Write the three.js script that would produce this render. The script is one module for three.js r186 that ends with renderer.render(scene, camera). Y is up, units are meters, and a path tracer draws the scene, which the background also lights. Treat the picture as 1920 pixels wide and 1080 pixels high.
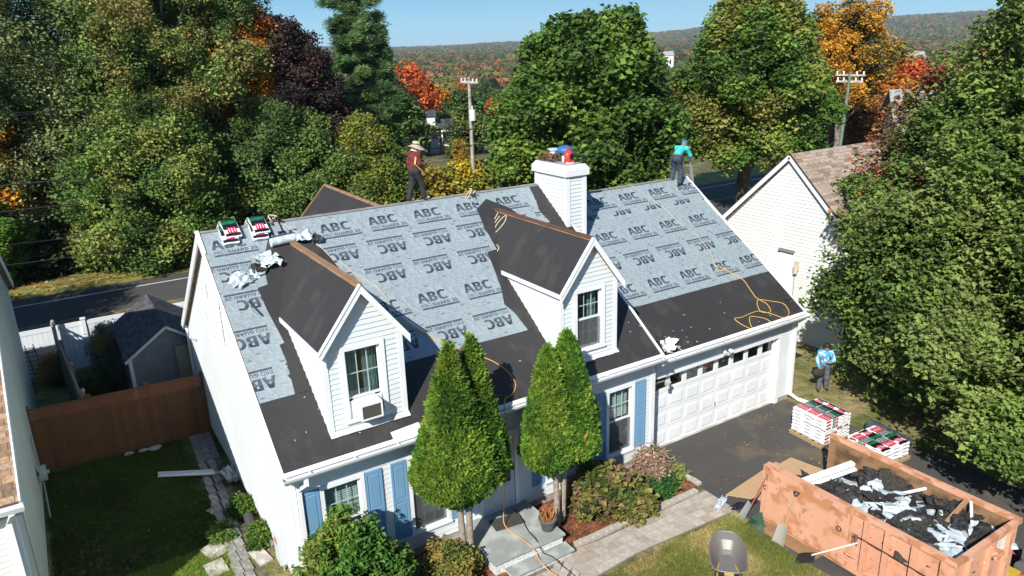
import * as THREE from 'three';
import { mergeGeometries } from 'three/addons/utils/BufferGeometryUtils.js';
import { MarchingCubes } from 'three/addons/objects/MarchingCubes.js';

// ---------- camera, sky, sun, exposure ----------
const scene = new THREE.Scene();
const camera = new THREE.PerspectiveCamera(42.133, 16 / 9, 0.1, 12000);
camera.position.set(-2.787, 10.478, 12.559);
camera.rotation.order = 'YXZ';
camera.rotation.set(-0.3122, -0.5606, -0.0324);
const renderer = new THREE.WebGLRenderer({ antialias: true });
renderer.setSize(1024, 576);
renderer.toneMapping = THREE.LinearToneMapping;
renderer.toneMappingExposure = 1.5;
renderer.shadowMap.enabled = true;
const SUN = new THREE.Vector3(-0.632, 0.605, 0.485).normalize();
{ // clear autumn sky: pale at the horizon, deep blue overhead, brighter round the sun
  const w = 1024, h = 512, d = new Float32Array(w * h * 4), v = new THREE.Vector3();
  const mixc = (a, b, t) => a.map((x, i) => x + (b[i] - x) * t), st = (a, b, x) => { x = Math.min(1, Math.max(0, (x - a) / (b - a))); return x * x * (3 - 2 * x); };
  for (let j = 0; j < h; j++) for (let i = 0; i < w; i++) {
    const el = ((j + 0.5) / h - 0.5) * Math.PI, az = ((i + 0.5) / w - 0.5) * 2 * Math.PI;
    v.set(Math.cos(el) * Math.cos(az), Math.sin(el), Math.cos(el) * Math.sin(az));
    const e = Math.max(0, el) / (Math.PI / 2);
    let c = mixc([0.285, 0.505, 0.625], [0.15, 0.35, 0.56], st(0, 0.06, e));
    c = mixc(c, [0.06, 0.145, 0.32], st(0.04, 0.3, e));
    c = mixc(c, [0.025, 0.07, 0.19], st(0.25, 1, e));
    const g = Math.max(0, v.dot(SUN)), gl = 0.3 * Math.pow(g, 24) + 0.05 * Math.pow(g, 5);
    c = [c[0] + gl, c[1] + gl * 0.95, c[2] + gl * 0.85];
    if (el < 0) c = mixc(c, [0.12, 0.13, 0.1], st(0, 0.08, -el));
    d.set([...c, 1], (j * w + i) * 4);
  }
  const t = new THREE.DataTexture(d, w, h, THREE.RGBAFormat, THREE.FloatType);
  t.mapping = THREE.EquirectangularReflectionMapping; t.magFilter = t.minFilter = THREE.LinearFilter; t.needsUpdate = true;
  scene.background = t; scene.environment = t;
}
const sun = new THREE.DirectionalLight(new THREE.Color().setRGB(1, 0.955, 0.87), 5.0);
sun.position.copy(SUN).multiplyScalar(120).add(new THREE.Vector3(8, 0, -5)); sun.target.position.set(8, 0, -5);
sun.castShadow = true; sun.shadow.mapSize.set(4096, 4096);
Object.assign(sun.shadow.camera, { left: -70, right: 70, top: 70, bottom: -70, near: 1, far: 300 });
scene.add(sun, sun.target);

// ---------- helpers ----------
const V = (x, y, z) => new THREE.Vector3(x, y, z);
const C = (r, g, b) => new THREE.Color().setRGB(r, g, b);
function rng(a) { return () => { a |= 0; a = a + 0x6D2B79F5 | 0; let t = Math.imul(a ^ a >>> 15, 1 | a); t = t + Math.imul(t ^ t >>> 7, 61 | t) ^ t; return ((t ^ t >>> 14) >>> 0) / 4294967296; }; }
const R0 = rng(11);
const clamp = (x, a = 0, b = 1) => Math.min(b, Math.max(a, x)), lerp = (a, b, t) => a + (b - a) * t, smooth = (a, b, x) => { x = clamp((x - a) / (b - a)); return x * x * (3 - 2 * x); };
const used = {};
function uniq(n) { const k = used[n] || 0; used[n] = k + 1; return k ? n + '_' + String(k).padStart(3, '0') : n; }
function tag(o, label, category, group) { o.userData.label = label; o.userData.category = category; if (group) o.userData.group = group; return o; }
function thing(name, label, category, pos = [0, 0, 0], turn = 0, group) { const g = new THREE.Group(); g.name = uniq(name); g.position.set(...pos); g.rotation.y = turn; scene.add(g); return tag(g, label, category, group); }
function part(parent, name, geo, mat) { const m = new THREE.Mesh(Array.isArray(geo) ? M(geo) : geo, mat); m.name = name; m.castShadow = m.receiveShadow = true; parent.add(m); return m; }
function stuffPart(parent, name, geo, mat) { const m = part(parent, name, geo, mat); m.userData.kind = 'stuff'; return m; }
function sub(parent, name) { const g = new THREE.Group(); g.name = name; parent.add(g); return g; }
function solo(name, label, category, geo, mat, group) { const m = part(scene, uniq(name), geo, mat); return tag(m, label, category, group); }
function struct(name, geo, mat) { const m = part(scene, name, geo, mat); m.userData.kind = 'structure'; return m; }
function copy(o, label) { const c = o.clone(); c.name = uniq(o.name.replace(/_\d+$/, '')); scene.add(c); c.userData = { ...o.userData }; if (label) c.userData.label = label; return c; }
// uv in metres from the dominant axis of each face
function mu(g) {
  if (g.userData.mu) return g;
  if (g.index) g = g.toNonIndexed();
  if (!g.attributes.normal) g.computeVertexNormals();
  const p = g.attributes.position, n = p.count, uv = new Float32Array(n * 2), a = V(), b = V(), c = V(), e = V();
  for (let i = 0; i < n; i += 3) {
    a.fromBufferAttribute(p, i); b.fromBufferAttribute(p, i + 1); c.fromBufferAttribute(p, i + 2);
    e.subVectors(b, a).cross(c.clone().sub(a)); const x = Math.abs(e.x), y = Math.abs(e.y), z = Math.abs(e.z);
    [a, b, c].forEach((q, k) => { const [u, v] = y >= x && y >= z ? [q.x, -q.z] : x > z ? [q.z, q.y] : [q.x, q.y]; uv[(i + k) * 2] = u; uv[(i + k) * 2 + 1] = v; });
  }
  g.setAttribute('uv', new THREE.BufferAttribute(uv, 2));
  for (const k of Object.keys(g.attributes)) if (!['position', 'normal', 'uv', 'color'].includes(k)) g.deleteAttribute(k);
  g.userData.mu = true; return g;
}
function M(list) { if (list.length === 1) return mu(list[0]); const r = mergeGeometries(list.map(mu), false); r.userData.mu = true; return r; }
const box = (x0, x1, y0, y1, z0, z1) => { const g = new THREE.BoxGeometry(x1 - x0, y1 - y0, z1 - z0); g.translate((x0 + x1) / 2, (y0 + y1) / 2, (z0 + z1) / 2); return mu(g); };
function obox(w, h, d, x, y, z, rx = 0, ry = 0, rz = 0) { const g = new THREE.BoxGeometry(w, h, d); g.applyMatrix4(new THREE.Matrix4().compose(V(x, y, z), new THREE.Quaternion().setFromEuler(new THREE.Euler(rx, ry, rz, 'YXZ')), V(1, 1, 1))); return mu(g); }
function beam(a, b, w, h) { // bar of width w and height h from a to b
  a = V(...a); b = V(...b); const d = b.clone().sub(a), L = d.length(), g = new THREE.BoxGeometry(w, h, L);
  const m = new THREE.Matrix4().lookAt(b, a, Math.abs(d.y) / L > 0.98 ? V(1, 0, 0) : V(0, 1, 0)); m.setPosition(a.add(b).multiplyScalar(0.5)); g.applyMatrix4(m); return mu(g);
}
function cyl(r0, r1, a, b, n = 10) { a = V(...a); b = V(...b); const d = b.clone().sub(a), g = new THREE.CylinderGeometry(r1, r0, d.length(), n); g.applyQuaternion(new THREE.Quaternion().setFromUnitVectors(V(0, 1, 0), d.clone().normalize())); const m = a.add(b).multiplyScalar(0.5); g.translate(m.x, m.y, m.z); return mu(g); }
const tube = (pts, r, seg, rad = 6) => { const g = new THREE.TubeGeometry(new THREE.CatmullRomCurve3(pts.map(p => V(...p))), seg || pts.length * 6, r, rad, false); return mu(g); };
function fromTris(tris) { const g = new THREE.BufferGeometry(); g.setAttribute('position', new THREE.Float32BufferAttribute(tris.flat().flatMap(p => p.isVector3 ? [p.x, p.y, p.z] : p), 3)); g.computeVertexNormals(); return g; }
// flat slab under a planar polygon (counter-clockwise seen from its outer side), thickness t
function slab(poly, t, uvf) {
  const P = poly.map(p => p.isVector3 ? p.clone() : V(...p)), n = V();
  for (let i = 0; i < P.length; i++) { const a = P[i], b = P[(i + 1) % P.length]; n.x += (a.y - b.y) * (a.z + b.z); n.y += (a.z - b.z) * (a.x + b.x); n.z += (a.x - b.x) * (a.y + b.y); }
  n.normalize(); const u = P[1].clone().sub(P[0]).normalize(), w = n.clone().cross(u);
  const flat = P.map(p => new THREE.Vector2(p.dot(u), p.dot(w))), T = THREE.ShapeUtils.triangulateShape(flat, []), B = P.map(p => p.clone().addScaledVector(n, -t)), tris = [];
  for (const [i, j, k] of T) { tris.push([P[i], P[j], P[k]]); tris.push([B[k], B[j], B[i]]); }
  for (let i = 0; i < P.length; i++) { const j = (i + 1) % P.length; tris.push([B[i], B[j], P[j]], [B[i], P[j], P[i]]); }
  const g = fromTris(tris);
  if (uvf) { const p = g.attributes.position, uv = []; for (let i = 0; i < p.count; i++) uv.push(...uvf(p.getX(i), p.getY(i), p.getZ(i))); g.setAttribute('uv', new THREE.Float32BufferAttribute(uv, 2)); g.userData.mu = true; return g; }
  return mu(g);
}
// vertical panel: outline and holes in (along U, y), thickness inward
function basis(O, U, N) { const m = new THREE.Matrix4().makeBasis(U, V(0, 1, 0), N); m.setPosition(O); return m; }
function wallPanel(O, U, N, poly, holes, t) {
  const s = new THREE.Shape(poly.map(p => new THREE.Vector2(...p)));
  for (const [a, b, c, d] of holes) s.holes.push(new THREE.Path([[a - 0.02, c - 0.02], [a - 0.02, d + 0.02], [b + 0.02, d + 0.02], [b + 0.02, c - 0.02]].map(p => new THREE.Vector2(...p))));
  const g = new THREE.ExtrudeGeometry(s, { depth: t, bevelEnabled: false }); g.translate(0, 0, -t); g.applyMatrix4(basis(O, U, N)); return mu(g);
}
function spanAt(poly, y) { let a = 1e9, b = -1e9; for (let i = 0; i < poly.length; i++) { const [u0, y0] = poly[i], [u1, y1] = poly[(i + 1) % poly.length]; if ((y0 - y) * (y1 - y) <= 0 && y0 !== y1) { const u = u0 + (u1 - u0) * (y - y0) / (y1 - y0); a = Math.min(a, u); b = Math.max(b, u); } } return a < b ? [a, b] : null; }
// clapboards: one wedge per course and stretch between openings
function sidingGeos(O, U, N, poly, holes, e, y0, y1) {
  const out = [], m = basis(O, U, N);
  for (let y = y0; y < y1 - 0.02; y += e) {
    const t = Math.min(y + e, y1), lo = spanAt(poly, y + 1e-3), hi = spanAt(poly, t - 1e-3) || (lo && [(lo[0] + lo[1]) / 2 - 0.01, (lo[0] + lo[1]) / 2 + 0.01]); if (!lo) continue;
    let segs = [[lo[0], lo[1], hi[0], hi[1]]];
    for (const [a, b, c, d] of holes) { const mid = (y + t) / 2; if (mid < c || mid > d) continue; segs = segs.flatMap(([p, q, r, s]) => b <= p || a >= q ? [[p, q, r, s]] : [[p, a, r, a], [b, q, b, s]].filter(z => z[1] - z[0] > 0.02)); }
    for (const [p, q, r, s] of segs) {
      const A = V(p, y, 0), B = V(q, y, 0), Cc = V(s, t, 0), D = V(r, t, 0), a = V(p, y, 0.02), b = V(q, y, 0.02), c = V(s, t, 0.004), d = V(r, t, 0.004);
      const g = fromTris([[a, b, c], [a, c, d], [A, B, b], [A, b, a], [A, a, d], [A, d, D], [b, B, Cc], [b, Cc, c]]); g.applyMatrix4(m); out.push(mu(g));
    }
  }
  return out;
}
function siding(parent, O, U, N, poly, holes, e, mat, merged, name = 'siding_board') {
  const ys = poly.map(p => p[1]), gs = sidingGeos(O, U, N, poly, holes, e, Math.min(...ys), Math.max(...ys));
  if (merged) stuffPart(parent, name, gs, mat); else for (const g of gs) part(parent, name, g, mat);
}
// ---------- procedural textures ----------
function hash2(x, y, s) { let h = Math.imul(x, 374761393) + Math.imul(y, 668265263) + Math.imul(s, 1442695041) | 0; h = Math.imul(h ^ h >>> 13, 1274126177); return ((h ^ h >>> 16) >>> 0) / 4294967296; }
function tn(u, v, per, s) { // tileable value noise
  const x = u * per, y = v * per, xi = Math.floor(x), yi = Math.floor(y), f = x - xi, g = y - yi, a = f * f * (3 - 2 * f), b = g * g * (3 - 2 * g), w = k => ((k % per) + per) % per;
  return lerp(lerp(hash2(w(xi), w(yi), s), hash2(w(xi + 1), w(yi), s), a), lerp(hash2(w(xi), w(yi + 1), s), hash2(w(xi + 1), w(yi + 1), s), a), b);
}
const fbm = (u, v, per, s, o = 4) => { let r = 0, a = 0.5, t = 0; for (let i = 0; i < o; i++) { r += a * tn(u, v, per << i, s + i); t += a; a *= 0.5; } return r / t; };
const s8 = x => Math.round(255 * (x <= 0.0031308 ? 12.92 * x : 1.055 * Math.pow(clamp(x), 1 / 2.4) - 0.055));
function tex(size, metres, fn, data = false) {
  const d = new Uint8Array(size * size * 4);
  for (let j = 0; j < size; j++) for (let i = 0; i < size; i++) { const c = fn(i / size, j / size), o = (j * size + i) * 4; if (data) { d[o] = d[o + 1] = d[o + 2] = 255 * clamp(c); } else { d[o] = s8(c[0]); d[o + 1] = s8(c[1]); d[o + 2] = s8(c[2]); } d[o + 3] = 255; }
  const t = new THREE.DataTexture(d, size, size); t.wrapS = t.wrapT = THREE.RepeatWrapping; t.magFilter = THREE.LinearFilter; t.minFilter = THREE.LinearMipmapLinearFilter; t.generateMipmaps = true;
  if (!data) t.colorSpace = THREE.SRGBColorSpace; t.repeat.set(1 / metres, 1 / metres); t.needsUpdate = true; return t;
}
const mc = (a, b, t) => [lerp(a[0], b[0], t), lerp(a[1], b[1], t), lerp(a[2], b[2], t)];
const Std = (o) => new THREE.MeshStandardMaterial({ roughness: 0.8, ...o });
const plain = (r, g, b, rough = 0.75, more = {}) => Std({ color: C(r, g, b), roughness: rough, ...more });
// mottled material: two colours, cell size in metres
const grey = {}; // grey mottling shared by most materials: cells per tile and darkest value
function shared(key, make, metres) { const t = (grey[key] = grey[key] || make()).clone(); t.repeat.set(1 / metres, 1 / metres); t.needsUpdate = true; return t; }
function mottled(a, b, metres, per, seed, rough = 0.85, bump = 0, size = 256) {
  const la = a[0] + a[1] + a[2], lb = b[0] + b[1] + b[2], q = [0.92, 0.8, 0.65, 0.5, 0.35, 0.2].reduce((m, x) => Math.abs(x - la / lb) < Math.abs(m - la / lb) ? x : m), p = per > 8 ? 12 : 5, mt = metres * p / per;
  const tint = b.map((x, i) => 0.75 * x + 0.25 * clamp(a[i] / q));
  return Std({ color: C(...tint), map: shared('m' + q + p, () => tex(256, 1, (u, v) => { const x = lerp(q, 1, smooth(0.25, 0.75, fbm(u, v, p, p * 7 + Math.round(q * 10), 5))); return [x, x, x]; }), mt), roughness: rough, ...(bump ? { bumpMap: shared('b' + p, () => tex(256, 1, (u, v) => fbm(u, v, p * 2, 909 + p, 5), true), mt), bumpScale: bump } : {}) });
}
// wood: grain along v (vertical) or u
function wood(a, b, metres, seed, alongU = false, rough = 0.8) {
  const la = a[0] + a[1] + a[2], lb = b[0] + b[1] + b[2], q = [0.7, 0.45].reduce((m, x) => Math.abs(x - la / lb) < Math.abs(m - la / lb) ? x : m);
  return Std({ color: C(...b), map: shared('w' + q + alongU, () => tex(256, 1, (u, v) => { if (alongU) [u, v] = [v, u]; const g = fbm(u, 0.3, 32, 41, 3) * 0.5 + 0.35 * tn(u + 0.03 * tn(u, v, 4, 41), v, 48, 44) + 0.3 * fbm(u, v, 4, 46, 3), x = lerp(q, 1, clamp(g)); return [x, x, x]; }), metres), roughness: rough });
}
const mat = {
  siding: mottled([0.6, 0.64, 0.665], [0.64, 0.68, 0.705], 2.5, 4, 3, 0.5),
  trim: mottled([0.68, 0.70, 0.73], [0.74, 0.76, 0.785], 2, 4, 5, 0.45),
  soffit: plain(0.45, 0.48, 0.5),
  shutter: mottled([0.13, 0.27, 0.43], [0.155, 0.31, 0.48], 1, 4, 8, 0.55),
  felt: null,
  ice: Std({ roughness: 0.7, map: tex(1024, 4, (u, v) => { const a = fbm(u, v, 4, 21, 5), b = hash2(Math.floor(u * 1024), Math.floor(v * 1024), 9), d = smooth(0.55, 0.75, fbm(u * 1, v, 9, 25, 4)), e = fbm(u, v, 40, 27, 2); let c = mc([0.021, 0.02, 0.021], [0.033, 0.031, 0.031], a * 0.7 + e * 0.3); c = mc(c, [0.07, 0.065, 0.06], d * 0.28); return b > 0.9975 ? [0.16, 0.15, 0.14] : c.map(x => x * (0.85 + 0.3 * b)); }), bumpMap: tex(512, 2.5, (u, v) => 0.6 * fbm(u, v, 4, 33, 4) + 0.4 * fbm(u, v, 30, 35, 3), true), bumpScale: 0.012 }),
  osb: mottled([0.2, 0.11, 0.055], [0.33, 0.2, 0.11], 1.2, 12, 31, 0.9),
  rawWood: wood([0.22, 0.11, 0.05], [0.36, 0.21, 0.11], 0.6, 41, true),
  ridge: mottled([0.2, 0.2, 0.19], [0.36, 0.34, 0.31], 0.8, 6, 47),
  concrete: mottled([0.3, 0.28, 0.25], [0.42, 0.4, 0.37], 2, 6, 51, 0.95, 0.004),
  dark: plain(0.012, 0.013, 0.015, 0.5),
  black: plain(0.015, 0.015, 0.016, 0.6),
  interior: plain(0.12, 0.11, 0.1, 0.9),
  glass: new THREE.MeshPhysicalMaterial({ color: C(0.9, 0.95, 0.95), transmission: 1, roughness: 0.02, thickness: 0, ior: 1.5, specularIntensity: 1 }),
  screen: new THREE.MeshPhysicalMaterial({ color: C(0.66, 0.68, 0.69), transmission: 0.95, roughness: 0.4, thickness: 0 }),
  blind: plain(0.4, 0.46, 0.42, 0.7),
  curtain: plain(0.13, 0.2, 0.2, 0.9),
  metal: Std({ color: C(0.5, 0.51, 0.52), metalness: 0.85, roughness: 0.38 }),
  alu: Std({ color: C(0.62, 0.63, 0.64), metalness: 0.7, roughness: 0.45 }),
  rope: plain(0.5, 0.42, 0.31, 0.95), hoseOrange: plain(0.62, 0.3, 0.06, 0.6), hoseYellow: plain(0.62, 0.36, 0.08, 0.6),
};
// ---------- printed roofing felt ----------
{
  const w = 1024, h = 760, k = w / 1.235, cv = document.createElement('canvas'); cv.width = w; cv.height = h; const x = cv.getContext('2d');
  const css = (r, g, b) => `rgb(${s8(r)},${s8(g)},${s8(b)})`, ink = css(0.03, 0.042, 0.06), paper = css(0.245, 0.295, 0.325), faint = css(0.13, 0.17, 0.2);
  x.fillStyle = paper; x.fillRect(0, 0, w, h);
  const r = rng(5); for (let i = 0; i < 500; i++) { x.fillStyle = `rgba(${r() < 0.5 ? '255,255,255' : '60,80,100'},${0.015 + 0.03 * r()})`; x.beginPath(); x.ellipse(r() * w, r() * h, 20 + 90 * r(), 4 + 14 * r(), r() * 0.4 - 0.2, 0, 7); x.fill(); }
  x.fillStyle = ink; x.textBaseline = 'alphabetic'; x.textAlign = 'left';
  const put = (s, px, py, cap, width, weight = 'bold') => { x.save(); x.font = `${weight} 200px sans-serif`; const m = x.measureText(s).width; x.translate(px, py); x.scale(width / m, cap / 143); x.fillText(s, 0, 0); x.restore(); };
  const X0 = 0.1 * k, cy = 0.40 * k;
  for (const dx of [-7, -3, 0, 3, 7]) put('ABC', X0 + dx, cy + 0.14 * k, 0.275 * k, 0.76 * k);
  x.fillStyle = paper; for (let i = 0; i < 6; i++) x.fillRect(X0 - 10, cy - 0.02 * k + i * 0.028 * k, 0.79 * k, 0.0055 * k);
  x.fillStyle = ink; x.fillRect(X0 + 0.74 * k, cy - 0.135 * k, 0.07 * k, 0.006 * k);
  put('PRO', X0, cy + 0.275 * k, 0.085 * k, 0.26 * k, 'normal'); put('GUARD 20', X0 + 0.29 * k, cy + 0.275 * k, 0.085 * k, 0.66 * k, 'bold');
  x.fillRect(X0, cy + 0.3 * k, 0.96 * k, 0.05 * k);
  x.fillStyle = faint; for (let i = 0; i < 40; i++) x.fillRect(X0 + 8 + i * 0.024 * k, cy + 0.315 * k, 0.012 * k * (0.4 + r()), 0.02 * k);
  x.fillStyle = ink;
  put('ABC', 0.42 * k, 0.105 * k, 0.035 * k, 0.105 * k); put('ABC', 1.04 * k, 0.845 * k, 0.035 * k, 0.105 * k);
  x.fillStyle = faint; for (const yy of [0.05, 0.06, 0.135, 0.80, 0.875, 0.885]) for (let i = 0; i < 60; i++) x.fillRect(i * w / 60, yy * k, w / 60 * (yy === 0.06 || yy === 0.885 ? 0.55 : 1.01), 1.6);
  const t = new THREE.CanvasTexture(cv); t.colorSpace = THREE.SRGBColorSpace; t.wrapS = t.wrapT = THREE.RepeatWrapping; t.anisotropy = 8;
  const bump = tex(512, 1, (u, v) => 0.5 * fbm(u, v, 3, 77, 3) + 0.5 * Math.pow(1 - Math.abs(2 * fbm(u, v, 5, 81, 4) - 1), 3), true);
  mat.felt = Std({ map: t, roughness: 0.55, bumpMap: bump, bumpScale: 0.03 });
}
// ---------- the house ----------
const EY = 3.056, SL = 0.7157, RZ = -5.09, RY = EY - SL * RZ, HW = 9.47, K1 = Math.hypot(1, SL);
const GY = 2.827, GZ = -0.243, GS = 0.678, GRZ = -5.21, GRY = GY + GS * (GZ - GRZ), GX = 15.31, K2 = Math.hypot(1, GS);
const ry = (z, o = 0) => EY - SL * z + o, gy = (z, o = 0) => GY + GS * (GZ - z) + o;
const X1 = V(1, 0, 0), Z1 = V(0, 0, 1), XN = V(-1, 0, 0), ZN = V(0, 0, -1);
const house = thing('cape_house', 'white clapboard cape house with blue shutters, two dormers and half-papered roof under repair', 'house');
// windows and shutters
function makeWindow(parent, O, U, N, w, h, o = {}) {
  const g = sub(parent, 'window'); g.applyMatrix4(basis(O, U, N)); const c = o.casing ?? 0.085, a = w / 2, mid = h * (o.split ?? 0.5), f = [], pj = o.proud ?? 0.045;
  f.push(box(-a - c, -a, -0.03, h + c, -0.1, pj), box(a, a + c, -0.03, h + c, -0.1, pj), box(-a, a, h, h + c, -0.1, pj), box(-a - c - 0.015, a + c + 0.015, -0.075, -0.03, -0.1, 0.07), box(-a, a, -0.03, 0.0, -0.1, 0.04));
  const s = 0.038; for (const [y0, y1, z] of [[mid, h, -0.03], [0, mid + s, -0.062]]) f.push(box(-a, -a + s, y0, y1, z - 0.025, z), box(a - s, a, y0, y1, z - 0.025, z), box(-a + s, a - s, y1 - s, y1, z - 0.025, z), box(-a + s, a - s, y0, y0 + s, z - 0.025, z));
  part(g, 'frame', f, mat.trim);
  part(g, 'pane', box(-a + s, a - s, mid + s, h - s, -0.046, -0.042), mat.glass); part(g, 'pane', box(-a + s, a - s, s, mid, -0.078, -0.074), mat.glass);
  if (o.screen) part(g, 'insect_screen', box(-a + 0.01, a - 0.01, 0.01, mid, -0.018, -0.016), mat.screen);
  const mm = [], nc = o.cols ?? 3, nr = o.rows ?? 2;
  for (const [y0, y1, z] of [[mid + s, h - s, -0.05], [s, mid, -0.082]]) { for (let i = 1; i < nc; i++) { const x = lerp(-a + s, a - s, i / nc); mm.push(box(x - 0.009, x + 0.009, y0, y1, z - 0.008, z)); } for (let j = 1; j < nr; j++) { const y = lerp(y0, y1, j / nr); mm.push(box(-a + s, a - s, y - 0.009, y + 0.009, z - 0.0095, z - 0.0015)); } }
  part(g, 'muntin_grid', mm, mat.trim);
  if (o.blind) { const sl = []; for (let y = h - 0.06; y > (o.blindTo ?? 0.05); y -= 0.05) sl.push(obox(w - 0.03, 0.003, 0.045, 0, y, -0.16, 0.55)); sl.push(box(-a + 0.02, a - 0.02, h - 0.05, h, -0.19, -0.13)); part(g, 'blind', sl, mat.blind); }
  if (o.curtain) { const sl = []; for (const [x0, x1] of o.curtain) for (let x = x0; x < x1; x += 0.05) sl.push(cyl(0.03, 0.03, [x, 0.02, -0.2 - 0.02 * (Math.round(x * 20) % 2)], [x, h, -0.2 - 0.02 * (Math.round(x * 20) % 2)], 6)); part(g, 'curtain', sl, mat.curtain); }
  return g;
}
function shutter(parent, x0, x1, y0, y1, z) {
  const s = part(parent, 'shutter', [box(x0, x1, y0, y1, z, z + 0.018), box(x0, x0 + 0.045, y0, y1, z + 0.018, z + 0.032), box(x1 - 0.045, x1, y0, y1, z + 0.018, z + 0.032), ...[[y0, y0 + 0.07], [(y0 + y1) / 2 - 0.035, (y0 + y1) / 2 + 0.035], [y1 - 0.07, y1]].map(([a, b]) => box(x0 + 0.045, x1 - 0.045, a, b, z + 0.018, z + 0.032))], mat.shutter);
  for (const [a, b] of [[y0 + 0.09, (y0 + y1) / 2 - 0.055], [(y0 + y1) / 2 + 0.055, y1 - 0.09]]) { const g = new THREE.ExtrudeGeometry(new THREE.Shape([[x0 + 0.075, a + 0.015], [x1 - 0.075, a + 0.015], [x1 - 0.075, b - 0.015], [x0 + 0.075, b - 0.015]].map(p => new THREE.Vector2(...p))), { depth: 0.004, bevelSize: 0.014, bevelThickness: 0.012, bevelSegments: 1 }); g.translate(0, 0, z + 0.012); part(s, 'shutter_panel', g, mat.shutter); }
}
// walls
const WT = 0.12, ZF = -0.26, XL = 0.12, XR = 9.43;
const fw = [[0.75, 1.50], [2.61, 3.39], [6.08, 6.84], [7.94, 8.68]].map(([a, b]) => [a, b, 0.62, 2.36]), fdoor = [4.29, 5.16, 0.36, 2.2];
const frontPoly = [[XL, 0.22], [XR, 0.22], [XR, 2.9], [XL, 2.9]];
{
  const w = part(house, 'front_wall', wallPanel(V(0, 0, ZF), X1, Z1, frontPoly, [...fw, fdoor], WT), mat.siding);
  siding(w, V(0, 0, ZF), X1, Z1, frontPoly, [...fw, fdoor], 0.112, mat.siding);
  part(w, 'corner_board', [box(XL - 0.025, XL + 0.1, 0.22, 2.88, ZF + 0.001, ZF + 0.03), box(XL - 0.026, XL - 0.002, 0.22, 2.88, ZF - 0.1, ZF + 0.001)], mat.trim);
  part(w, 'corner_board', [box(XR - 0.1, XR + 0.025, 0.22, 2.88, ZF + 0.001, ZF + 0.03), box(XR + 0.002, XR + 0.026, 0.22, 2.88, -0.5, ZF + 0.001)], mat.trim);
  part(house, 'foundation', [box(XL + 0.03, XR - 0.02, -0.3, 0.219, ZF - 0.2, ZF - 0.01), box(XL + 0.02, XL + 0.2, -0.3, 0.219, -10, ZF - 0.2)], mat.concrete);
  const gable = [[-10.02, 0.22], [ZF, 0.22], [ZF, ry(ZF) - 0.12], [RZ, RY - 0.13], [-10.02, ry(ZF) - 0.12]];
  const lw = [[-6.36, -5.62, 4.15, 5.35], [-4.5, -3.76, 4.15, 5.35]];
  const l = part(house, 'gable_wall', wallPanel(V(XL, 0, 0), Z1, XN, gable, lw, WT), mat.siding);
  siding(l, V(XL, 0, 0), Z1, XN, gable, lw, 0.112, mat.siding, true, 'siding');
  for (const [a, b, c, d] of lw) makeWindow(house, V(XL, c, (a + b) / 2), Z1, XN, b - a, d - c, { proud: 0.022 });
  const r = part(house, 'gable_wall', wallPanel(V(XR, 0, 0), ZN, X1, gable.map(([u, y]) => [-u, y]).reverse(), [], WT), mat.siding);
  siding(r, V(XR, 0, 0), ZN, X1, [[0.16, 2.6], [10.02, 2.6], [10.02, 2.9], [5.09, RY - 0.13], [0.16, 2.9]].map(p => p), [], 0.112, mat.siding, true, 'siding');
  part(house, 'back_wall', box(XL, XR, 0, 2.9, -10.02, -9.9), mat.siding);
  part(house, 'interior_floor', box(XL + WT, XR - WT, 2.6, 2.7, -9.9, ZF - WT), mat.interior); part(house, 'interior_wall', box(XL + WT, XR - WT, 0, 2.6, -3.2, -3.1), mat.interior);
}
fw.forEach(([a, b, c, d], i) => makeWindow(house, V((a + b) / 2, c, ZF), X1, Z1, b - a, d - c, { blind: true, blindTo: i === 3 ? 0.9 : 0.2, screen: i !== 0 }));
for (const [a, b] of [[0.3, 0.65], [1.6, 1.96], [2.16, 2.51], [3.49, 3.84], [5.63, 5.98], [6.94, 7.29], [7.49, 7.84], [8.78, 9.12]]) shutter(house, a, b, 0.6, 2.43, ZF + 0.02);
{ // storm door
  const d = sub(house, 'front_door'), z = ZF;
  part(d, 'frame', [box(4.2, 4.29, 0.34, 2.29, z - 0.1, z + 0.04), box(5.16, 5.25, 0.34, 2.29, z - 0.1, z + 0.04), box(4.29, 5.16, 2.2, 2.29, z - 0.1, z + 0.04), box(4.18, 5.27, 0.3, 0.36, z - 0.1, z + 0.05)], mat.trim);
  const gr = plain(0.52, 0.55, 0.58, 0.5);
  part(d, 'door_leaf', [box(4.3, 4.39, 0.37, 2.19, z - 0.03, z + 0.01), box(5.06, 5.15, 0.37, 2.19, z - 0.03, z + 0.01), box(4.39, 5.06, 2.1, 2.19, z - 0.03, z + 0.01), box(4.39, 5.06, 0.37, 0.98, z - 0.03, z + 0.01)], gr);
  const pg = new THREE.ExtrudeGeometry(new THREE.Shape([[4.46, 0.45], [4.99, 0.45], [4.99, 0.9], [4.46, 0.9]].map(p => new THREE.Vector2(...p))), { depth: 0.003, bevelSize: 0.02, bevelThickness: 0.012, bevelSegments: 1 }); pg.translate(0, 0, z + 0.008); part(d, 'lower_panel', pg, gr);
  part(d, 'pane', box(4.39, 5.06, 0.98, 2.1, z - 0.02, z - 0.015), mat.glass); part(d, 'inner_door', box(4.3, 5.15, 0.37, 2.19, z - 0.11, z - 0.07), plain(0.08, 0.1, 0.13));
  part(d, 'handle', [box(5.085, 5.125, 1.25, 1.42, z + 0.01, z + 0.03), cyl(0.012, 0.012, [5.105, 1.27, z + 0.055], [5.105, 1.4, z + 0.055], 8), box(5.095, 5.115, 1.27, 1.285, z + 0.03, z + 0.055), box(5.095, 5.115, 1.385, 1.4, z + 0.03, z + 0.055)], mat.black);
}
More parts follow.
